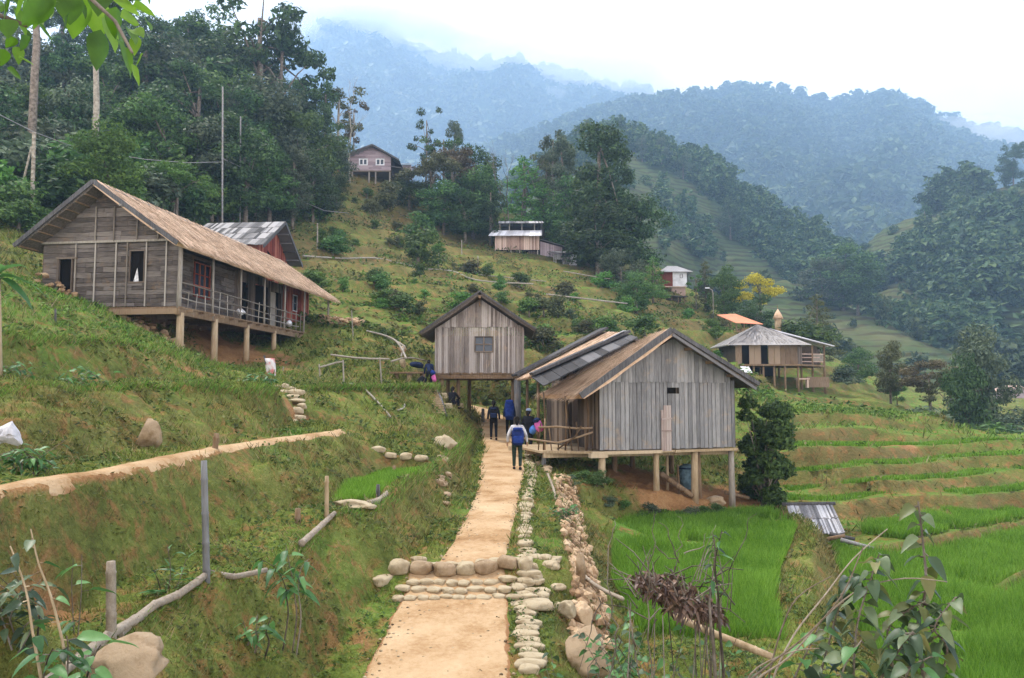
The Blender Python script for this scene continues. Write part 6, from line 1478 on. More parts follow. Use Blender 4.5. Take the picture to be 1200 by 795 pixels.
HAIR = cloth('black_hair', (.015, .012, .010)); BLACKC = cloth('black_cloth', (.018, .018, .024)); NAVY = cloth('navy_cloth', (.02, .03, .075)); WHITEC = cloth('pale_jacket', (.62, .60, .60), (.35, .33, .34)); BLUE = cloth('blue_nylon', (.02, .045, .22)); DBLUE = cloth('dark_blue_nylon', (.02, .035, .14)); GREEN = cloth('dark_green_cloth', (.03, .05, .035)); PINK = cloth('pink_cloth', (.70, .16, .42)); CAPB = cloth('blue_grey_cap', (.22, .27, .38)); SHOE = cloth('dark_shoes', (.03, .028, .028)); SKYB = cloth('light_blue_cloth', (.10, .24, .62))
def person(loc, label, h=1.62, yaw=0.0, jacket=BLACKC, trousers=BLACKC, stride=.18, pose='walk', hair=HAIR, cap=None, arm_out=0.0, long_jacket=0.0):
    t = thing('person', loc, label, 'person', 'people walking in the village', rz=yaw); k = h / 1.62; v = lambda x, y, z: Vector((x * k, y * k, z * k))
    s = stride
    if pose == 'walk':
        hip, z_h = v(0, 0, .86), .86; ch, nk, hd = v(0, .03, 1.22), v(0, .04, 1.40), v(0, .06, 1.50)
        legs = {'l': [v(-.09, 0, .82), v(-.10, s * .55 + .03, .45), v(-.10, s * .9, .07), v(-.11, s * .9 + .15, .035)], 'r': [v(.09, 0, .82), v(.10, -s * .3 + .05, .45), v(.10, -s, .09), v(.11, -s + .15, .035)]}
    elif pose == 'bend':
        hip = v(0, -.08, .84); ch, nk, hd = v(0, .12, 1.13), v(0, .26, 1.26), v(0, .34, 1.34)
        legs = {'l': [v(-.09, -.05, .8), v(-.10, .16, .5), v(-.10, .12, .12), v(-.11, .27, .08)], 'r': [v(.09, -.08, .8), v(.10, .02, .42), v(.10, -.15, .07), v(.11, 0, .035)]}
    else:
        hip = v(0, 0, .24); ch, nk, hd = v(0, .08, .58), v(0, .10, .76), v(0, .13, .86)
        legs = {'l': [v(-.09, .02, .22), v(-.12, .38, .42), v(-.12, .34, .07), v(-.12, .49, .035)], 'r': [v(.09, .02, .22), v(.13, .36, .44), v(.12, .42, .07), v(.12, .57, .035)]}
    top = hd + v(0, .01, .10); up = (nk - hip).normalized(); shL, shR = nk + Vector((-.165 * k, 0, 0)) - up * .06 * k, nk + Vector((.165 * k, 0, 0)) - up * .06 * k
    J = {'hip': (hip, .115 * k), 'waist': (hip.lerp(ch, .45), .105 * k), 'chest': (ch, .125 * k), 'neck': (nk, .05 * k), 'head': (hd, (.068 * k, .078 * k)), 'top': (top, .070 * k)}
    Ed = [('hip', 'waist'), ('waist', 'chest'), ('chest', 'neck'), ('neck', 'head'), ('head', 'top')]
    JK = {'hip': (hip - up * .06 * k - up * long_jacket, .135 * k), 'waist': (hip.lerp(ch, .45), .13 * k), 'chest': (ch, .145 * k), 'nk': (nk - up * .03 * k, .075 * k)}; EK = [('hip', 'waist'), ('waist', 'chest'), ('chest', 'nk')]
    JT = {'hip': (hip, .125 * k)}; ET = []
    for sd, sh, sg in (('L', shL, -1), ('R', shR, 1)):
        if pose == 'sit': el = sh + v(sg * .08, .14, -.22); wr = el + v(-sg * .06, .2, .0)
        else: el = sh + v(sg * (.06 + arm_out), -.03 + (.05 if sg > 0 else -.03), -.27); wr = el + v(sg * .02, .07 + (.05 if sg > 0 else 0), -.22)
        d = (wr - el).normalized(); J['s' + sd] = (sh, .052 * k); J['e' + sd] = (el, .038 * k); J['w' + sd] = (wr, .026 * k); J['p' + sd] = (wr + d * .05 * k, (.034 * k, .018 * k)); J['q' + sd] = (wr + d * .085 * k, (.036 * k, .016 * k))
        Ed += [('chest', 's' + sd), ('s' + sd, 'e' + sd), ('e' + sd, 'w' + sd), ('w' + sd, 'p' + sd), ('p' + sd, 'q' + sd)]
        for f_, off, ln in ((0, -.024, .062), (1, -.008, .074), (2, .008, .070), (3, .024, .055)):
            b_ = wr + d * .092 * k + Vector((0, off * k, 0)); m1 = b_ + d * ln * .5 * k; m2 = b_ + d * ln * k + Vector((-sg * .012 * k, 0, 0)); J[f'f{f_}{sd}'] = (m1, .0085 * k); J[f'g{f_}{sd}'] = (m2, .0075 * k); Ed += [('q' + sd, f'f{f_}{sd}'), (f'f{f_}{sd}', f'g{f_}{sd}')]
        b_ = wr + d * .045 * k + Vector((0, .040 * k, 0)); J['t' + sd] = (b_, .010 * k); J['u' + sd] = (b_ + d * .035 * k + Vector((0, .012 * k, 0)), .008 * k); Ed += [('p' + sd, 't' + sd), ('t' + sd, 'u' + sd)]
        JK['s' + sd] = (sh, .066 * k); JK['e' + sd] = (el, .052 * k); JK['w' + sd] = (wr, .042 * k); EK += [('chest', 's' + sd), ('s' + sd, 'e' + sd), ('e' + sd, 'w' + sd)]
    for sd in 'lr':
        a_, kn, an, to = legs[sd]; J['a' + sd] = (a_, .082 * k); J['k' + sd] = (kn, .055 * k); J['n' + sd] = (an, .036 * k); J['o' + sd] = (to, .032 * k)
        Ed += [('hip', 'a' + sd), ('a' + sd, 'k' + sd), ('k' + sd, 'n' + sd), ('n' + sd, 'o' + sd)]
        JT['a' + sd] = (a_, .094 * k); JT['k' + sd] = (kn, .068 * k); JT['n' + sd] = (an + v(0, 0, .02), .052 * k); ET += [('hip', 'a' + sd), ('a' + sd, 'k' + sd), ('k' + sd, 'n' + sd)]
    skin_obj('body', J, Ed, SKIN, t, 'hip'); skin_obj('jacket', JK, EK, jacket, t, 'waist'); skin_obj('trousers', JT, ET, trousers, t, 'hip')
    for sd in 'lr':
        an, to = legs[sd][2], legs[sd][3]; mb = MB(); mb.tube([an + v(0, -.05, -.02), an + v(0, .02, -.03), to + v(0, -.02, .0), to + v(0, .04, 0)], [.04 * k, .048 * k, .045 * k, .02 * k], 8); mb.build('shoe', SHOE, t, smooth=True)
    hm = MB(); c = hd + v(0, -.015, .055); hm.rock(c, (.092 * k, .105 * k, .112 * k), 2, 2, rough=.03); hm.tube([c + v(0, -.06, .02), c + v(0, -.085, -.09), c + v(0, -.07, -.16)], [.06 * k, .06 * k, .03 * k], 8)
    ho_ = hm.build('hair', hair, t, smooth=True)
    fm = MB(); fc = hd + v(0, .07, .03)
    for sg in (-1, 1): fm.rock(fc + v(sg * .03, .022, .01), (.009, .006, .006), 1, 1, rough=0)
    fm.tube([fc + v(0, .02, .005), fc + v(0, .038, -.02)], [.006, .012], 6); fm.build('face', SKIN, t, smooth=True)
    em = MB()
    for sg in (-1, 1): em.rock(hd + v(sg * .083, 0, .03), (.012, .02, .03), 1, 1, rough=0)
    em.build('ear', SKIN, t, smooth=True)
    if cap:
        cm = MB(); cm.rock(hd + v(0, 0, .105), (.105 * k, .115 * k, .075 * k), 4, 2, rough=.02); cm.slab([hd + v(-.08, .08, .10), hd + v(-.06, .19, .085), hd + v(.06, .19, .085), hd + v(.08, .08, .10)], .012, (0, 0, 1)); cm.build('cap', cap, t, smooth=True)
    return t, k
def backpack(px_loc, h, mat, mat2, label, w=.32, hh=.46, d=.20, yaw=0.0):
    t = thing('backpack', px_loc, label, 'backpack', rz=yaw)
    def rb(c, s, name, m, par):
        mb = MB(); n = 10; V = []
        for iz in range(7):
            z = (iz / 6 * 2 - 1); f = (1 - abs(z) ** 4) ** .5 * .25 + .75 if abs(z) < 1 else .7
            for ia in range(12):
                a = ia / 12 * 2 * math.pi; x = math.copysign(abs(math.cos(a)) ** .5, math.cos(a)); y = math.copysign(abs(math.sin(a)) ** .5, math.sin(a)); V.append((c[0] + x * s[0] / 2 * f, c[1] + y * s[1] / 2 * f, c[2] + z * s[2] / 2))
        F_ = [(r * 12 + q, r * 12 + (q + 1) % 12, (r + 1) * 12 + (q + 1) % 12, (r + 1) * 12 + q) for r in range(6) for q in range(12)] + [tuple(range(11, -1, -1)), tuple(72 + q for q in range(12))]
        mb.add(V, F_); return mb.build(name, m, par, smooth=True)
    rb((0, 0, 0), (w, d, hh), 'main_bag', mat, t); rb((0, -d * .55, -hh * .15), (w * .8, d * .4, hh * .45), 'front_pocket', mat2, t); rb((0, -d * .1, hh * .48), (w * .8, d * .9, hh * .2), 'top_flap', mat2, t)
    for s in (-1, 1):
        mb = MB(); mb.tube([(s * w * .3, d * .4, hh * .42), (s * w * .36, d * 1.2, hh * .35), (s * w * .36, d * 1.5, 0), (s * w * .3, d * .5, -hh * .4)], .018, 6); mb.build('strap', mat2, t, smooth=True)
    return t
def at(px, py, Y):
    q = P(px, py, Y); return Vector((q.x, q.y, G_at(q.x, q.y) + .03))
a = at(578.5, 527, 33.0); person(a, 'person in black jacket and trousers walking ahead on the left of the path', 1.66, .05, BLACKC, BLACKC)
backpack(a + Vector((0, -.2, 1.12)), 1, BLACKC, NAVY, 'dark small backpack worn by the person in black', .34, .44, .18)
a = at(606, 552, 24.0); person(a, 'person in pale jacket and dark green trousers nearest on the path', 1.60, -.05, WHITEC, GREEN, .14, arm_out=.06, long_jacket=.08)
backpack(a + Vector((.02, -.22, 1.02)), 1, DBLUE, BLUE, 'dark blue backpack on the nearest walker in the pale jacket', .38, .50, .24)
a = at(597, 524, 33.8); person(a, 'person mostly hidden behind a big blue rucksack in the middle of the group', 1.62, 0, NAVY, BLACKC)
backpack(a + Vector((0, -.24, 1.14)), 1, BLUE, BLUE, 'tall bright blue rucksack in the middle of the walking group', .42, .80, .26)
a = at(619, 533, 29.0); person(a, 'person in a blue grey cap standing at the right edge of the path', 1.66, -.35, BLACKC, BLACKC, .08, cap=CAPB)
b = thing('bundle_bag', a + Vector((.30, -.18, 1.05)), 'pink and light blue bag slung behind the capped person', 'bag')
mb = MB(); mb.rock((.10, 0, .02), (.20, .16, .24), 3, 2, rough=.15); mb.build('pink_pouch', PINK, b, smooth=True); mb = MB(); mb.rock((-.13, .02, -.12), (.18, .15, .19), 6, 2, rough=.15); mb.build('blue_pouch', SKYB, b, smooth=True); mb = MB(); mb.rock((.0, .05, .22), (.18, .14, .13), 8, 2, rough=.15); mb.build('top_pouch', NAVY, b, smooth=True)
mb = MB(); mb.tube([(-.1, .1, .2), (-.3, .25, .35), (-.3, .3, .2)], .02, 6); mb.build('strap', NAVY, b, smooth=True)
a = at(503, 457, 35.5); person(a, 'person in dark blue stooping at the head of the wooden steps', 1.42, .2, NAVY, BLACKC, pose='bend')
b = thing('bundle_bag', a + Vector((.22, -.26, .55)), 'small pink and blue bag beside the stooping person', 'bag'); mb = MB(); mb.rock((.03, 0, -.12), (.13, .11, .20), 3, 2, rough=.15); mb.build('pink_pouch', PINK, b, smooth=True); mb = MB(); mb.rock((-.02, 0, .14), (.14, .11, .12), 5, 2, rough=.15); mb.build('blue_pouch', BLUE, b, smooth=True)
a = at(529, 490, 33.5); person(a, 'person all in black crouching on the bank below the raised hut', 1.55, -.5, BLACKC, BLACKC, pose='sit')

# ------------------------------------------------------------------ poles, rails, fences, steps, wires
BAMB = mat_planks('old_bamboo', [(.085, .062, .042), (.235, .185, .135), (.38, .32, .25)], streak=(3, 3, 3)); BAMBG = mat_planks('grey_bamboo', [(.060, .058, .055), (.145, .142, .138), (.25, .245, .24)])
def bamboo(name, pts, r, mat, label, cat, group=None, nodes=.32, n=10):
    pts = [Vector(p) for p in pts]; L_ = sum((b - a).length for a, b in zip(pts, pts[1:])); o_ = pts[0]; mb = MB(o_); path = []; rad = []; s = 0; k = 0
    if len(pts) > 2: pts = catmull(pts, 5); L_ = sum((b - a).length for a, b in zip(pts, pts[1:]))
    def atl(d):
        for a, b in zip(pts, pts[1:]):
            l = (b - a).length
            if d <= l + 1e-6: return a.lerp(b, min(1, d / l))
            d -= l
        return pts[-1]
    while s < L_:
        path += [atl(s), atl(min(L_, s + .012)), atl(min(L_, s + .03))]; rad += [r, r * 1.16, r * .98]; s += nodes * random.uniform(.85, 1.15)
    path.append(atl(L_)); rad.append(r * .9); f = [1 - .12 * i / len(rad) for i in range(len(rad))]
    mb.tube(path, [a * b for a, b in zip(rad, f)], n); o = mb.build(name, mat, smooth=True); o.location = o_; return tag(o, label, cat, group)
def up_post(px, yb, yt, Y, r, mat, label, cat='post', name='wooden_post', group=None, lean=0):
    a, b = P(px, yb, Y), P(px + lean, yt, Y); a = Vector((a.x, a.y, min(a.z, G_at(a.x, a.y)) - .1)); return bamboo(name, [a, b], r, mat, label, cat, group)
up_post(243, 690, 540, 8.3, .038, BAMBG, 'tall grey bamboo post on the bank tied to the lying rail', name='bamboo_post', lean=-4)
up_post(131, 752, 658, 6.45, .042, BAMB, 'short pale bamboo post at lower left beside the broken rock', name='bamboo_post', lean=-1)
up_post(383, 612, 558, 12.1, .035, STILT, 'thin yellowish stake where the rail meets the sandy patch')
up_post(349, 622, 596, 11.9, .05, TIMBER, 'short dark red stub on the bank left of the thin stake')
up_post(462, 574, 546, 18.2, .05, TIMBER, 'grey stub at the far right corner of the small rice plot')
up_post(443, 592, 568, 14.4, .04, BARGE, 'dark thin stub at the near corner of the small rice plot')
up_post(251, 530, 508, 12.9, .05, TIMBER, 'dark stub standing on the dirt trail', lean=3)
up_post(566, 503, 479, 38, .09, BARGE, 'black post at the path edge under the raised hut')
for pts, r, t in (([(40, 812, 5.2), (95, 772, 6.0), (132, 747, 6.5), (165, 728, 7.0)], .046, 'thick bamboo rail section lying at the very lower left'), ([(138, 744, 6.6), (180, 710, 7.35), (215, 694, 7.8), (243, 680, 8.35)], .043, 'pale bent bamboo rail running up to the tall grey post'), ([(240, 682, 8.4), (275, 676, 8.7), (312, 668, 9.2)], .034, 'thinner bamboo rail right of the tall grey post'), ([(353, 637, 10.6), (372, 620, 11.4), (392, 603, 12.3)], .045, 'short pale rail rising to the sandy patch'), ([(432, 602, 13.6), (450, 588, 14.6), (470, 571, 17.6)], .055, 'round bamboo rail along the edge of the small rice plot')):
    w = [P(*p) for p in pts]; w = [Vector((p.x, p.y, max(p.z, G_at(p.x, p.y) + r * .8))) for p in w]; bamboo('bamboo_rail', w, r, BAMB, t, 'rail', None, .38)
# pale hose on sticks, right of the path
w = [P(642, 556, 21), P(650, 578, 19.5), P(652, 605, 17.5), P(656, 630, 16), P(668, 655, 14.3), P(690, 680, 12.8), P(712, 694, 11.8), P(730, 702, 11.2)]
bamboo('bent_pole', w, .032, BAMB, 'long pale bent pole looping down beside the stone retaining wall', 'pole', None, .6)
bamboo('bamboo_pole', [P(790, 722, 7.4), P(835, 742, 7.2), P(905, 770, 7.0)], .036, STILT, 'straight tan bamboo pole slanting out of the dry leaf heap', 'pole', None, .34)
# fence pieces on the middle terrace
fg = 'stick fence pieces on the terrace between the two houses'
for px, yb, yt, Y, ln, t in ((376, 458, 427, 30, -2, 'leftmost fence stake on the middle terrace'), (404, 480, 422, 28.5, -2, 'tall fence stake hanging over the middle bank'), (448, 458, 419, 31, -3, 'fence stake nearest the pile of branches'), (414, 393, 364, 43, -2, 'bent white stake near the end of the long house'), (330, 445, 430, 31.5, 2, 'short stake by the pink and white cloth'), (372, 292, 262, 68, 0, 'pale post standing on the slope right of the red house'), (513, 347, 297, 76, 1, 'pole on the slope between the zigzag rails'), (467, 320, 300, 77, 0, 'pole on the slope left of the zigzag rails'), (541, 300, 282, 88, 0, 'grey stake left of the two-roofed house'), (560, 322, 300, 80, 0, 'thin stake below the two-roofed house'), (65, 385, 362, 21, 0, 'thin dark stick in the lawn below the gable')):
    up_post(px, yb, yt, Y, .032 if Y < 60 else .07, POLE if px != 65 else BARGE, t, lean=ln)
for pts, r, t in (([(374, 431, 30), (390, 426, 30), (402, 424, 30.2)], .04, 'short rail between the two left fence stakes'), ([(388, 416, 33), (420, 420, 32), (456, 421, 31.5)], .045, 'pale fence rail leading to the branch pile'), ([(400, 452, 29), (425, 470, 27.5), (458, 497, 25)], .04, 'long leaning branch down the middle bank'), ([(466, 497, 26.5), (476, 478, 27.5), (474, 474, 27.6)], .04, 'forked twig on the middle bank'), ([(476, 420, 35), (462, 398, 37), (430, 388, 40)], .05, 'curved bleached branch beside the hut'), ([(470, 418, 35.5), (474, 406, 36), (455, 396, 38)], .045, 'second curved branch crossing the bleached one'), ([(458, 424, 35), (478, 419, 36), (500, 423, 37)], .04, 'rail before the dark things left of the hut'),
    ([(355, 300, 62), (400, 303, 66), (440, 305, 70), (470, 312, 72), (500, 324, 72), (530, 325, 74), (560, 330, 73), (625, 333, 72)], .08, 'long zigzag rail across the terraced slope'), ([(560, 322, 78), (600, 326, 78), (640, 330, 78)], .06, 'short rail on the slope above the raised hut'), ([(660, 318, 82), (700, 325, 82), (715, 327, 82)], .06, 'pale rail right of the ramshackle shack'), ([(640, 345, 62), (700, 352, 62), (735, 356, 64)], .07, 'low fence rail among bushes above the board edged roof'),
    ([(520, 470, 36), (534, 465, 37)], .04, 'stick beside the crouching person')):
    w = [P(*p) for p in pts]; w = [Vector((p.x, p.y, max(p.z, G_at(p.x, p.y) + r))) for p in w]; bamboo('fence_rail', w, r, POLE, t, 'rail', None, .7, 7)
# tall poles, wire and leaning posts above the house
for px, yb, yt, Y, r, t in ((261, 252, 102, 62, .10, 'taller of the two thin poles rising behind the thatched ridge'), (282, 238, 137, 66, .09, 'shorter thin pole right of the taller one')):
    up_post(px, yb, yt, Y, r * .75, GREY, t, 'pole', 'tall_pole')
up_post(38, 248, 155, 44, .12, PALEBARK, 'pale leaning timber post left of the gable, upright one of the pair', 'post', lean=2)
up_post(17, 236, 172, 45, .07, PALEBARK, 'thin prop leaning against the pale timber post', 'post', lean=20)
def wire(pts, r, label):
    w = [P(*p) for p in pts]; mb = MB(w[0]); mb.tube(w, r, 5); o = mb.build('overhead_wire', GREY, smooth=True); o.location = w[0]; tag(o, label, 'wire')
wire([(-60, 110, 38), (0, 135, 40), (40, 155, 44), (80, 170, 47), (120, 179, 50), (170, 187, 54), (220, 191, 58), (261, 190, 62)], .028, 'thin overhead wire sagging from the top left to the taller pole')
wire([(261, 186, 62), (282, 196, 66), (310, 210, 70), (345, 232, 73), (380, 247, 76), (408, 250, 78)], .03, 'wire running down from the shorter pole to the slope')
# wooden steps with side rails
st = thing('wooden_steps', P(505, 480, 30), 'narrow wooden stair leading up the bank left of the raised hut', 'stairs')
b0, t0 = P(513, 494, 29.0), P(503, 457, 32.6); b0.z = max(b0.z, G_at(b0.x, b0.y) + .05); rt = Vector((.30, .05, 0))
for s in (-1, 1): mb = MB(st.location); mb.tube([b0 + rt * s - Vector((0, 0, .1)), b0.lerp(t0, .5) + rt * s + Vector((0, 0, .12)), t0 + rt * s], .05, 7); mb.build('side_rail', POLE if s < 0 else BARGE, st, smooth=True)
for i in range(15): q = b0.lerp(t0, (i + .3) / 15) + Vector((0, 0, .10 * math.sin(math.pi * (i + .3) / 15))); mb = MB(st.location); mb.box(q, (.58, .13, .05)); mb.build('tread', STILT, st)
# things left of the hut
q = P(480, 437, 36); q.z = max(q.z, G_at(q.x, q.y) + .35); pf = thing('plank_bench', q, 'long brown plank bench on stumps left of the raised hut', 'bench')
mb = MB(q); mb.box(q, (1.8, .6, .08)); mb.build('seat', TIMBER, pf)
for dx in (-.6, .0, .6): mb = MB(q); mb.tube([q + Vector((dx, 0, -.55)), q + Vector((dx, 0, -.04))], [.14, .12], 9); mb.build('stump', STILT if dx == 0 else TIMBER, pf, smooth=True)
for px, py, Y, s, m, t in ((472, 425, 36.3, (.16, .16, .30), PALESTONE, 'pale carved stump standing on the plank bench'), (490, 428, 36.5, (.42, .3, .16), NAVY, 'dark blue tarpaulin heap on the plank bench'), (471, 410, 37, (.2, .2, .22), DRYSTONE, 'ragged stump behind the bench with twigs'), (494, 446, 35.0, (.25, .25, .3), BLACKC, 'black sack below the stooping person'), (519, 483, 33.0, (.36, .3, .28), BLACKC, 'dark heap of sacks beside the crouching person')):
    p = P(px, py, Y); mb = MB(p); mb.rock(p, s, int(px), 2, rough=.4); o = mb.build({NAVY: 'tarpaulin', BLACKC: 'sack'}.get(m, 'stump'), m, smooth=True); o.location = p; tag(o, t, {NAVY: 'tarpaulin', BLACKC: 'sack'}.get(m, 'stump'))
for px, py, Y, t in ((517, 487, 32.4, 'upper sandy block by the foot of the steps'), (523, 492, 31.6, 'lower sandy block by the foot of the steps'), (537, 462, 36.8, 'reddish sandy block under the raised hut')):
    p = P(px, py, Y); g = G_at(p.x, p.y); mb = MB((p.x, p.y, g)); mb.box((p.x, p.y, g + .08), (.5, .35, .24), rz=.2, taper=.9); o = mb.build('stone_block', PALESTONE, bevel=.03); o.location = (p.x, p.y, g); tag(o, t, 'stone')
# cloth on a stick and the sandy chute
a_, b_ = P(336, 470, 24), P(316, 420, 28); c_ = thing('hanging_cloth', b_, 'white cloth with a pink stain hanging from a stick at the bank corner', 'cloth'); mb = MB(b_)
g1 = [[b_ + Vector((-.18 + .36 * i / 3 + .1 * j / 6, .06 * math.sin(i * 2 + j), -1.0 * j / 6)) for i in range(4)] for j in range(7)]
mb.add([p for r in g1 for p in r], [(j * 4 + i, j * 4 + i + 1, j * 4 + i + 5, j * 4 + i + 4) for j in range(6) for i in range(3)])
m_ = Mat('stained_white_cloth', .9, .05); m_.color(m_.ramp(m_.noise(m_.world(), 5, 2), [(.45, (.66, .62, .62)), (.6, (.60, .22, .22))])); o = mb.build('cloth', m_.m, c_, smooth=True); s_ = o.modifiers.new('thick', 'SOLIDIFY'); s_.thickness = .012
mb = MB(b_); mb.tube([b_ + Vector((-.22, .05, .1)), b_ + Vector((.25, .05, -1.5))], .035, 6); mb.build('stick', BARGE, c_)
for i in range(12):
    t = i / 11; p = P(331 + 18 * t, 455 + 40 * t, 25 - 4.0 * t); put_stone(i, (p.x + random.uniform(-.22, .22), p.y, G_at(p.x, p.y) + .01), (random.uniform(.12, .34), random.uniform(.12, .28), random.uniform(.06, .15)), i * 1.3, 'sandy slab in the chute between the two banks', 'stone', 'sandy slabs of the chute between the banks', name='chute_stone')
bamboo('timber_log', [P(352, 506, 21.5), P(388, 505, 21.8)], .10, STILT, 'brown log lying at the end of the dirt trail', 'log')
# shiny plastic on the left bushes
p = P(10, 508, 8.6); mb = MB(p); mb.rock(p, (.13, .10, .12), 3, 3, rough=.7); mb.rock(p + Vector((-.14, 0, -.1)), (.10, .07, .08), 5, 2, rough=.7); o = mb.build('plastic_sheet', SLAT, smooth=False); o.location = p; tag(o, 'crumpled silvery plastic sheet caught on the left edge bushes', 'plastic')
# under the right house
p = P(805, 556, 27.5); g = G_at(p.x, p.y); b = thing('wrapped_barrel', (p.x, p.y, g), 'blue grey wrapped barrel standing in the shade under the stilt house', 'barrel'); mb = MB(b.location); mb.tube([(p.x, p.y, g), (p.x, p.y, g + .35), (p.x, p.y, g + .75), (p.x, p.y, g + .86)], [.26, .33, .30, .12], 14); mb.build('sack', cloth('blue_grey_wrap', (.16, .25, .30)), b, smooth=True); mb = MB(b.location); mb.tube([(p.x, p.y, g + .70), (p.x, p.y, g + .76)], [.32, .29], 14); mb.build('binding', NAVY, b, smooth=True)
for a, b_, r, t in ((P(850, 577, 26.8), P(878, 584, 27.3), .07, 'dark pipe lying at the foot of the corner stilt'), (P(775, 556, 26.5), P(812, 582, 25.8), .10, 'fallen trunk slanting under the stilt house'), (P(794, 545, 27), P(797, 588, 26), .04, 'thin prop under the stilt house floor')):
    bamboo('fallen_timber', [a, b_], r, TIMBER, t, 'log')
p = P(838, 586, 26.3); stone_thing('boulder', (p.x, p.y, G_at(p.x, p.y) + .05), (.36, .25, .22), 'rock at the foot of the right hand stilts', 'boulder', BROWNSTONE, seed=51)
# lamp post by the white house
p = P(836, 372, 88); g = G_at(p.x, p.y); lp = thing('lamp_post', (p.x, p.y, g), 'slim street lamp with short arm right of the white house', 'lamp post'); mb = MB(lp.location); tpz = P(836, 340, 88).z; mb.tube([(p.x, p.y, g), (p.x, p.y, tpz - .3), (p.x - .1, p.y, tpz), (p.x - .5, p.y, tpz + .2)], .055, 8); mb.build('pole', POLE, lp, smooth=True); mb = MB(lp.location); mb.box((p.x - .65, p.y, tpz + .22), (.5, .22, .12)); mb.build('lamp_head', PLASTER, lp, bevel=.02)

# ------------------------------------------------------------------ near plants with modelled leaves
def leaf(mb, base, d, ln, wd, curl=.5, roll=0.0):
    base, d = Vector(base), Vector(d).normalized(); side = d.cross(Vector((0, 0, 1)))
    if side.length < .1: side = Vector((1, 0, 0))
    side.normalize(); side = Matrix.Rotation(roll, 3, d) @ side; up = side.cross(d); n = 6; vs = []
    for i in range(n + 1):
        t = i / n; c = base + d * (ln * t) - Vector((0, 0, 1)) * (curl * ln * t * t) + up * (.02 * ln * math.sin(t * 9)); w = wd * (math.sin(math.pi * t ** .75) ** .8) * (1 - .25 * t) / 2 + .001
        vs += [c - side * w + up * w * .35, c, c + side * w + up * w * .35]
    mb.add(vs, [(3 * i + k, 3 * i + k + 1, 3 * i + k + 4, 3 * i + k + 3) for i in range(n) for k in (0, 1)])
def leaf_mat(name, a, b, c, tr=.35):
    m = Mat(name, .45, .4); v = m.world(); n = m.noise(v, 9, 5, .65); r = m.island(); col = m.ramp(m.math('ADD', m.math('MULTIPLY', n, .45), m.math('MULTIPLY', r, .55)), [(.2, a), (.5, b), (.8, c)])
    m.color(col); t = m.n('ShaderNodeBsdfTranslucent'); m.l(col, t.inputs['Color']); x = m.n('ShaderNodeMixShader'); x.inputs[0].default_value = tr; m.l(m.b.outputs[0], x.inputs[1]); m.l(t.outputs[0], x.inputs[2]); m.l(x.outputs[0], m.t.nodes['Material Output'].inputs['Surface']); return m.m
LIME = leaf_mat('lime_green_leaves', (.025, .07, .008), (.085, .19, .014), (.20, .34, .035), .55)  # lime green of the leaf itself, varying leaf by leaf, strongly translucent
SAGE = leaf_mat('dusty_sage_leaves', (.016, .036, .014), (.055, .095, .038), (.17, .21, .10), .3)
MIDG = leaf_mat('fresh_green_leaves', (.03, .09, .025), (.075, .19, .05), (.16, .32, .10), .35)
DEAD = leaf_mat('dead_brown_leaves', (.045, .025, .02), (.12, .07, .05), (.24, .15, .10), .1)
YEL = leaf_mat('yellowing_leaves', (.07, .085, .02), (.16, .18, .055), (.27, .24, .09), .4)
def plant(loc, stems, label, mat, ln, wd, per, cat='plant', name='leafy_plant', stem_mat=None, r=.012, curl=.5, spread=1.0, seed=0, mat2=None, start=.3, droop=0.2):
    rs = random.Random(seed); t = thing(name, loc, label, cat); sm = MB(loc); lm = MB(loc); l2 = MB(loc)
    for pts in stems:
        pts = [Vector(p) for p in pts]; sm.tube(pts, [r * (1.1 - .8 * i / (len(pts) - 1)) for i in range(len(pts))], 6, cap=False)
        for k in range(per):
            u = start + (1 - start) * (k + rs.random() * .6) / per; f = min(.999, u) * (len(pts) - 1); i = int(f); p = pts[i].lerp(pts[i + 1], f - i)
            a = k * 2.4 + rs.uniform(-.5, .5); d = Vector((math.cos(a), math.sin(a) * .8, rs.uniform(-.3, .5) - droop)) * spread; l = ln * rs.uniform(.6, 1.25)
            pe = p + d.normalized() * l * .25; sm.tube([p, pe], r * .3, 4, cap=False); leaf(l2 if (mat2 and rs.random() < .3) else lm, pe, d, l, wd * rs.uniform(.8, 1.2), curl * rs.uniform(.5, 1.3), rs.uniform(-.7, .7))
    sm.build('stem', stem_mat or BARK, t, smooth=True); lm.build('foliage', mat, t, smooth=True)
    if mat2 and l2.v: l2.build('foliage', mat2, t, smooth=True)
    return t
def stem(pts, Y0, ground=True):
    w = [P(p[0], p[1], Y0 if len(p) < 3 else p[2]) for p in pts]
    if ground: g = G_at(w[0].x, w[0].y); w = [Vector((w[0].x - .05, w[0].y + .05, g - .05)), Vector((w[0].x + .03, w[0].y, w[0].z * .6 + g * .4)), Vector((w[0].x, w[0].y, w[0].z * .93 + g * .07))] + w
    return catmull(w, 4)
# overhanging tree at the top left: its trunk stands out of frame
tl = Vector((-3.4, 2.6, G_at(-3.4, 2.6))); t = thing('overhanging_tree', tl, 'near tree at top left whose big lime green leaves hang into the view', 'tree'); mb = MB(tl)
mb.tube([tl - Vector((0, 0, .3)), tl + Vector((.1, 0, 2)), tl + Vector((.3, 0, 4.6))], [.13, .10, .06], 9); mb.build('trunk', BARK, t, smooth=True)
brs = [[tl + Vector((.2, 0, 3.4)), P(-60, -40, 2.5), P(30, -30, 2.4), P(95, -12, 2.3), P(135, 25, 2.25), P(155, 62, 2.2)], [tl + Vector((.2, 0, 3.2)), P(-80, 10, 2.7), P(-20, 10, 2.6), P(30, 30, 2.5)], [P(30, -30, 2.4), P(90, -20, 2.5), P(150, -12, 2.5), P(170, -5, 2.5)]]
mb = MB(tl)
for b in brs: mb.tube(b, [.012 - .0016 * i for i in range(len(b))], 6)
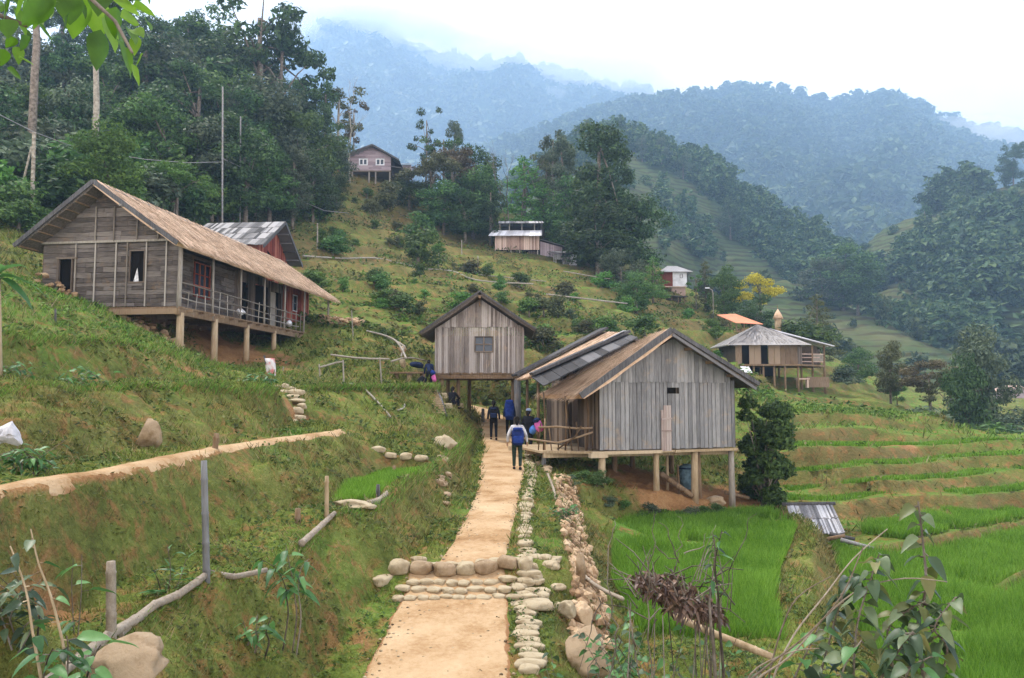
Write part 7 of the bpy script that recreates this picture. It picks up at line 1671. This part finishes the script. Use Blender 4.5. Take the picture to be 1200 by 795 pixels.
mb.build('branch', BARK, t, smooth=True)
mb = MB(tl)
for px, py, dx, dz, ln, wd in [(95,-5,-.3,-.8,.24,.15),(70,0,-.6,-.8,.22,.14),(112,-5,.1,-1,.24,.14),(122,35,-.1,-1,.22,.11),(126,20,.35,-1,.22,.11),(140,45,.3,-1,.20,.07),(150,55,.2,-1,.15,.06),(158,75,.25,-1,.11,.045),(145,20,1,-.35,.16,.09),(160,35,.8,-.5,.1,.07),(40,0,-.4,-.7,.16,.10),(20,10,.3,-.9,.15,.08),(5,5,-.3,-.8,.18,.09),(30,32,.5,-.7,.12,.06),(25,55,.2,-.8,.12,.055),(0,35,.1,-1,.15,.09),(10,58,-.4,-.6,.10,.06),(172,-15,.3,-.9,.10,.07),(55,-5,.1,-.9,.14,.09),(85,15,-.2,-1,.12,.04),(-5,-5,.5,-.6,.15,.09),(60,15,-.9,-.4,.16,.07),(130,-5,.9,-.4,.2,.10),(45,25,.5,-.6,.12,.06),(12,80,.6,-.4,.1,.05)]:
    for q_ in range(2): leaf(mb, P(px + q_ * 14 - 4, py - q_ * 12, 2.25 + random.uniform(-.05, .5)), (dx + random.uniform(-.6, .6) * q_, random.uniform(-.5, .5), dz), ln * .55 * (1 - .2 * q_), wd * .72, .15, random.uniform(-.9, .9))
mb.build('foliage', LIME, t, smooth=True)
# banana-like leaf at the left edge
q = P(2, 345, 13); g = G_at(q.x, q.y); t = thing('banana_plant', (q.x, q.y, g), 'bright green banana like plant at the left edge below the gable', 'plant'); mb = MB((q.x, q.y, g))
for dx, dz, l in ((.5, .9, 1.0), (.9, .35, .8), (-.4, 1, .9), (.8, -.1, .7), (.2, 1.1, .7)): leaf(mb, (q.x - .1, q.y, P(0, 320, 13).z - .1), (dx, random.uniform(-.3, .3), dz), l, .26, .7, random.uniform(-.6, .6))
mb.build('foliage', MIDG, t, smooth=True); mb = MB((q.x, q.y, g)); mb.tube([(q.x, q.y, g - .1), (q.x - .1, q.y, P(0, 318, 13).z)], [.09, .05], 8); mb.build('stem', STILT, t, smooth=True)
# bottom right vines
plant(P(1085, 795, 4.2), [stem([(1083, 795), (1075, 740), (1085, 690), (1082, 640), (1076, 588)], 4.2)], 'tallest dark stemmed vine at lower right with round hanging leaves', SAGE, .105, .068, 26, stem_mat=BARK, seed=4, r=.016, start=.45, mat2=YEL, curl=.5, droop=.5)
plant(P(1000, 795, 4.0), [stem([(1000, 795), (1005, 730), (1020, 680), (1030, 650)], 4.0), stem([(1050, 800), (1040, 740), (1065, 715), (1085, 705)], 4.1), stem([(960, 800), (975, 740), (985, 705), (1000, 670)], 4.2), stem([(1100, 810), (1110, 760), (1095, 735), (1120, 700)], 3.9), stem([(1020, 820), (1055, 760), (1070, 740)], 3.8)],
      'tangle of dusty pale green leaves filling the lower right corner', SAGE, .095, .060, 46, seed=9, r=.010, start=.3, mat2=YEL, curl=.6, droop=.3)
plant(P(940, 800, 4.1), [stem([(930, 800), (945, 765), (960, 735)], 4.1), stem([(985, 810), (990, 780), (1010, 750)], 3.9), stem([(1060, 815), (1065, 785), (1090, 770)], 3.7)], 'low broad leaves under the pale tangle at lower right', MIDG, .11, .075, 22, seed=19, r=.010, start=.2, mat2=SAGE)
tb = thing('dry_vine', P(920, 800, 4.0), 'bare tan vine stems arching up through the lower right leaves', 'vine'); mb = MB(tb.location)
for pts in ([(905, 800), (930, 745), (965, 700), (1000, 655), (1040, 620)], [(885, 800), (925, 770), (970, 720), (1010, 690), (1060, 678), (1110, 682)], [(900, 800), (915, 740), (935, 700), (975, 675)], [(870, 810), (900, 780), (945, 745), (985, 700), (1008, 650), (1012, 640)], [(880, 790), (925, 765), (960, 760)]):
    w = stem(pts, 4.0 + random.uniform(-.1, .2)); mb.tube(w, [.0085 * (1 - .7 * i / (len(w) - 1)) for i in range(len(w))], 6)
mb.build('stem', BAMB, tb, smooth=True)
# dry leaf heap on sticks
hp = P(795, 700, 6.8); hg = G_at(hp.x, hp.y); t = thing('brush_heap', (hp.x, hp.y, hg), 'heap of dead reddish brown leaves and twigs held up on sticks by the rice', 'brush heap'); mb = MB(t.location)
for i in range(720):
    a = random.uniform(0, 6.28); r = random.random() ** .5; dx = math.cos(a) * r * .40; dy = math.sin(a) * r * .3; p = hp + Vector((dx, dy, -.40 * dx + random.uniform(-.16, .20) * (1.2 - r)))
    leaf(mb, p, (random.uniform(-1, 1), random.uniform(-1, 1), random.uniform(-.8, .6)), random.uniform(.045, .10), random.uniform(.02, .045), .7, random.uniform(-2, 2))
mb.build('dead_leaves', DEAD, t, smooth=True); mb = MB(t.location)
for i in range(60):
    p = hp + Vector((random.uniform(-.42, .42), random.uniform(-.3, .3), random.uniform(-.15, .2))); d = Vector((random.uniform(-1, 1), random.uniform(-.6, .6), random.uniform(-.2, 1))).normalized(); l = random.uniform(.15, .45); mb.tube([p, p + d * l * .5 + Vector((0, 0, .04)), p + d * l], [.007, .005, .003], 4, cap=False)
for i in range(15):
    x = hp.x + random.uniform(-.45, .4); y = hp.y + random.uniform(-.3, .3); mb.tube([(x, y, hg - .1), (x + random.uniform(-.08, .08), y, (hg + hp.z) / 2), (x + random.uniform(-.1, .1), y, hp.z + random.uniform(-.1, .1))], [.007, .006, .005], 5)
mb.build('twigs', BARK, t, smooth=True)
bt = thing('bare_shrub', P(768, 790, 6.6), 'dark bare twisting shrub rising beside the brush heap', 'shrub'); mb = MB(bt.location)
for pts in ([(760, 795), (762, 700), (765, 650), (770, 602)], [(765, 650), (752, 690), (748, 700)], [(770, 640), (790, 655), (800, 620), (797, 605)], [(715, 795), (722, 745), (714, 700), (712, 640), (720, 610)], [(722, 745), (735, 775), (750, 795)], [(838, 660), (835, 640), (838, 615)], [(800, 650), (822, 640), (830, 625)], [(845, 700), (858, 670), (875, 620), (884, 602)], [(795, 660), (780, 620), (775, 612)], [(705, 700), (690, 740), (680, 795)]):
    w = stem(pts, 6.6 + random.uniform(-.15, .15), pts[0][1] > 780); w = [p_ + Vector((random.uniform(-.03, .03), 0, 0)) for p_ in w]; r0 = .011 if pts[0][1] > 780 else .006; mb.tube(w, [r0 * (1 - .75 * i / (len(w) - 1)) for i in range(len(w))], 6)
mb.build('stem', DEAD if False else BARK, bt, smooth=True)
plant(P(835, 690, 6.5), [stem([(832, 700), (838, 650), (835, 625)], 6.5), stem([(842, 700), (838, 660), (846, 622)], 6.5)], 'small dark leaved sprig above the right end of the brush heap', MIDG, .11, .05, 9, seed=5, r=.014, start=.6, mat2=SAGE)
for i, (px, py, Y, t_) in enumerate([(735, 770, 7.2, 'round leaved weed below the brush heap, left of the sticks'), (775, 780, 6.8, 'leafy weed at the foot of the brush heap sticks'), (690, 785, 7.8, 'creeping weed between the tan boulders and the bare shrub'), (830, 790, 7.0, 'leafy weed under the slanting bamboo pole'), (710, 740, 8.6, 'pale weed on the slope right of the big boulder'), (655, 610, 16.5, 'tuft of green weed on the verge beside the bent pole'), (870, 785, 7.4, 'small weed at the end of the slanting bamboo pole')]):
    q = P(px, py, Y); g = G_at(q.x, q.y); h = max(.35, q.z - g + .1); rs = random.Random(i); sts = [[Vector((q.x + rs.uniform(-.3, .3), q.y + rs.uniform(-.2, .2), g - .03)), Vector((q.x + rs.uniform(-.35, .35), q.y, g + h * .6)), Vector((q.x + rs.uniform(-.45, .45), q.y + rs.uniform(-.2, .2), g + h * rs.uniform(.8, 1.2)))] for _ in range(7)]
    plant((q.x, q.y, g), sts, t_, MIDG, .10, .075, 13, name='weed_clump', seed=i, r=.007, start=.15, mat2=SAGE, curl=.3)
# left side plants
plant(P(340, 700, 8.6), [stem([(345, 690), (340, 665), (335, 640)], 8.6), stem([(350, 690), (352, 668), (362, 655)], 8.6), stem([(335, 690), (325, 668), (305, 655)], 8.5)], 'green plant with drooping pointed leaves on the bank right of the tall post', MIDG, .17, .075, 11, seed=3, r=.009, start=.5, curl=.7)
plant(P(300, 735, 8.0), [stem([(300, 740), (302, 720)], 8.0), stem([(290, 745), (285, 728)], 8.0), stem([(312, 740), (318, 722)], 8.0)], 'small star leaved plant lower on the same bank', MIDG, .14, .06, 8, seed=13, r=.01, start=.5)
plant(P(195, 690, 8.0), [stem([(195, 700), (200, 670), (196, 640)], 7.9), stem([(200, 700), (212, 676), (218, 655)], 7.9), stem([(190, 700), (185, 680), (180, 668)], 7.9)], 'grassy bladed plant between the short and the tall bamboo post', MIDG, .22, .035, 12, seed=23, r=.01, start=.1, curl=.4, droop=-.4)
plant(P(25, 770, 4.9), [stem([(48, 795), (38, 740), (30, 690), (12, 640)], 4.9), stem([(75, 760), (60, 700), (45, 660), (36, 620)], 5.0)], 'dry stemmed weed with pale hanging leaves at the lower left edge', SAGE, .15, .06, 11, seed=33, r=.014, stem_mat=STILT, start=.35, mat2=MIDG)
plant(P(75, 790, 5.0), [stem([(78, 800), (80, 765), (78, 745)], 4.9), stem([(100, 800), (110, 770), (118, 756)], 5.1), stem([(50, 800), (55, 775), (62, 760)], 4.8)], 'broad glossy leaves at the foot of the short bamboo post', MIDG, .17, .085, 9, seed=43, r=.012, start=.3)
plant(P(92, 700, 6.2), [stem([(90, 760), (95, 700), (96, 650)], 6.2), stem([(88, 760), (84, 690), (86, 655)], 6.3)], 'thin weed with two large oval leaves against the red earth at the left', MIDG, .17, .08, 5, seed=53, r=.008, start=.45)
for i, (px, py, Y, w_, m, t_) in enumerate([(15, 520, 8.8, 1.0, MIDG, 'leafy clump under the silvery plastic at the left edge'), (45, 545, 8.9, .7, MIDG, 'dark leafy clump beside the left end of the dirt trail'), (100, 445, 13.5, .9, MIDG, 'weed clump on the ledge above the lone tan rock'), (300, 440, 24, 1.4, MIDG, 'weed clump on the bank below the house stilts'), (20, 690, 5.6, .7, SAGE, 'pale leafed weed clump on the left edge bank'), (20, 425, 13.5, 1.0, MIDG, 'weed clump at the left edge under the lawn')]):
    q = P(px, py, Y); g = G_at(q.x, q.y); rs = random.Random(i + 60); sts = [[Vector((q.x + rs.uniform(-.3, .3) * w_, q.y + rs.uniform(-.2, .2), g - .03)), Vector((q.x + rs.uniform(-.4, .4) * w_, q.y, g + .2)), Vector((q.x + rs.uniform(-.5, .5) * w_, q.y + rs.uniform(-.2, .2), g + rs.uniform(.3, .5)))] for _ in range(8)]
    plant((q.x, q.y, g), sts, t_, m, .13 * max(1, Y / 14), .055 * max(1, Y / 14), 9, name='weed_clump', seed=i + 7, r=.007, start=.1, curl=.5)
# weeds on the slope between the stilt house and the rice
for i in range(12):
    px = 665 + i * 15; Y = 23.6 + i * .15 + random.uniform(-.3, .3); q = P(px, 600, Y); g = G_at(q.x, q.y); tree(px, 0, Y, 'bush', (FG, FM, WEED)[i % 3], 'low grey green bush along the edge between bare earth and rice', 'bush', 'low bushes between the stilt house and the rice', wide=1.6, height=random.uniform(.35, .6))
# mist lying on the mountain
def mist(c, r, dens, seed):
    import bmesh
    bm = bmesh.new(); bmesh.ops.create_icosphere(bm, subdivisions=4, radius=1); V = []
    for v in bm.verts:
        p = v.co; d = 1 + .35 * noise.noise(p * 1.6 + Vector((seed, 0, 0))) + .18 * noise.noise(p * 4 + Vector((seed, 3, 0))); V.append((c[0] + p.x * r[0] * d, c[1] + p.y * r[1] * d, c[2] + p.z * r[2] * d))
    F_ = [tuple(v.index for v in f.verts) for f in bm.faces]; bm.free()
    m = bpy.data.materials.new('mist'); m.use_nodes = True; m.node_tree.nodes.clear(); o_ = m.node_tree.nodes.new('ShaderNodeOutputMaterial'); v_ = m.node_tree.nodes.new('ShaderNodeVolumePrincipled'); v_.inputs['Color'].default_value = (1, 1, 1, 1); v_.inputs['Density'].default_value = dens; m.node_tree.links.new(v_.outputs[0], o_.inputs['Volume'])
    mb = MB(); mb.add(V, F_); o = mb.build('mist', m, smooth=True); tag(o, kind='stuff')
for px, py, Y, rx, rz, dn, s in ((350, 60, 1330, 95, 42, .016, 1), (385, 28, 1340, 150, 34, .020, 2), (455, 24, 1380, 130, 32, .018, 3), (510, 42, 1420, 90, 24, .014, 12), (570, 60, 1450, 130, 28, .014, 4), (690, 84, 1520, 150, 28, .013, 5), (330, 95, 1300, 60, 45, .010, 6), (640, 110, 1400, 45, 12, .006, 7), (1130, 150, 950, 60, 14, .012, 8), (1180, 165, 960, 60, 22, .012, 9), (740, 105, 1500, 120, 20, .008, 10)):
    mist(P(px, py, Y * 1.4), (rx * 1.4, rx * .7, rz * 1.4), dn * .6, s * 3.1)
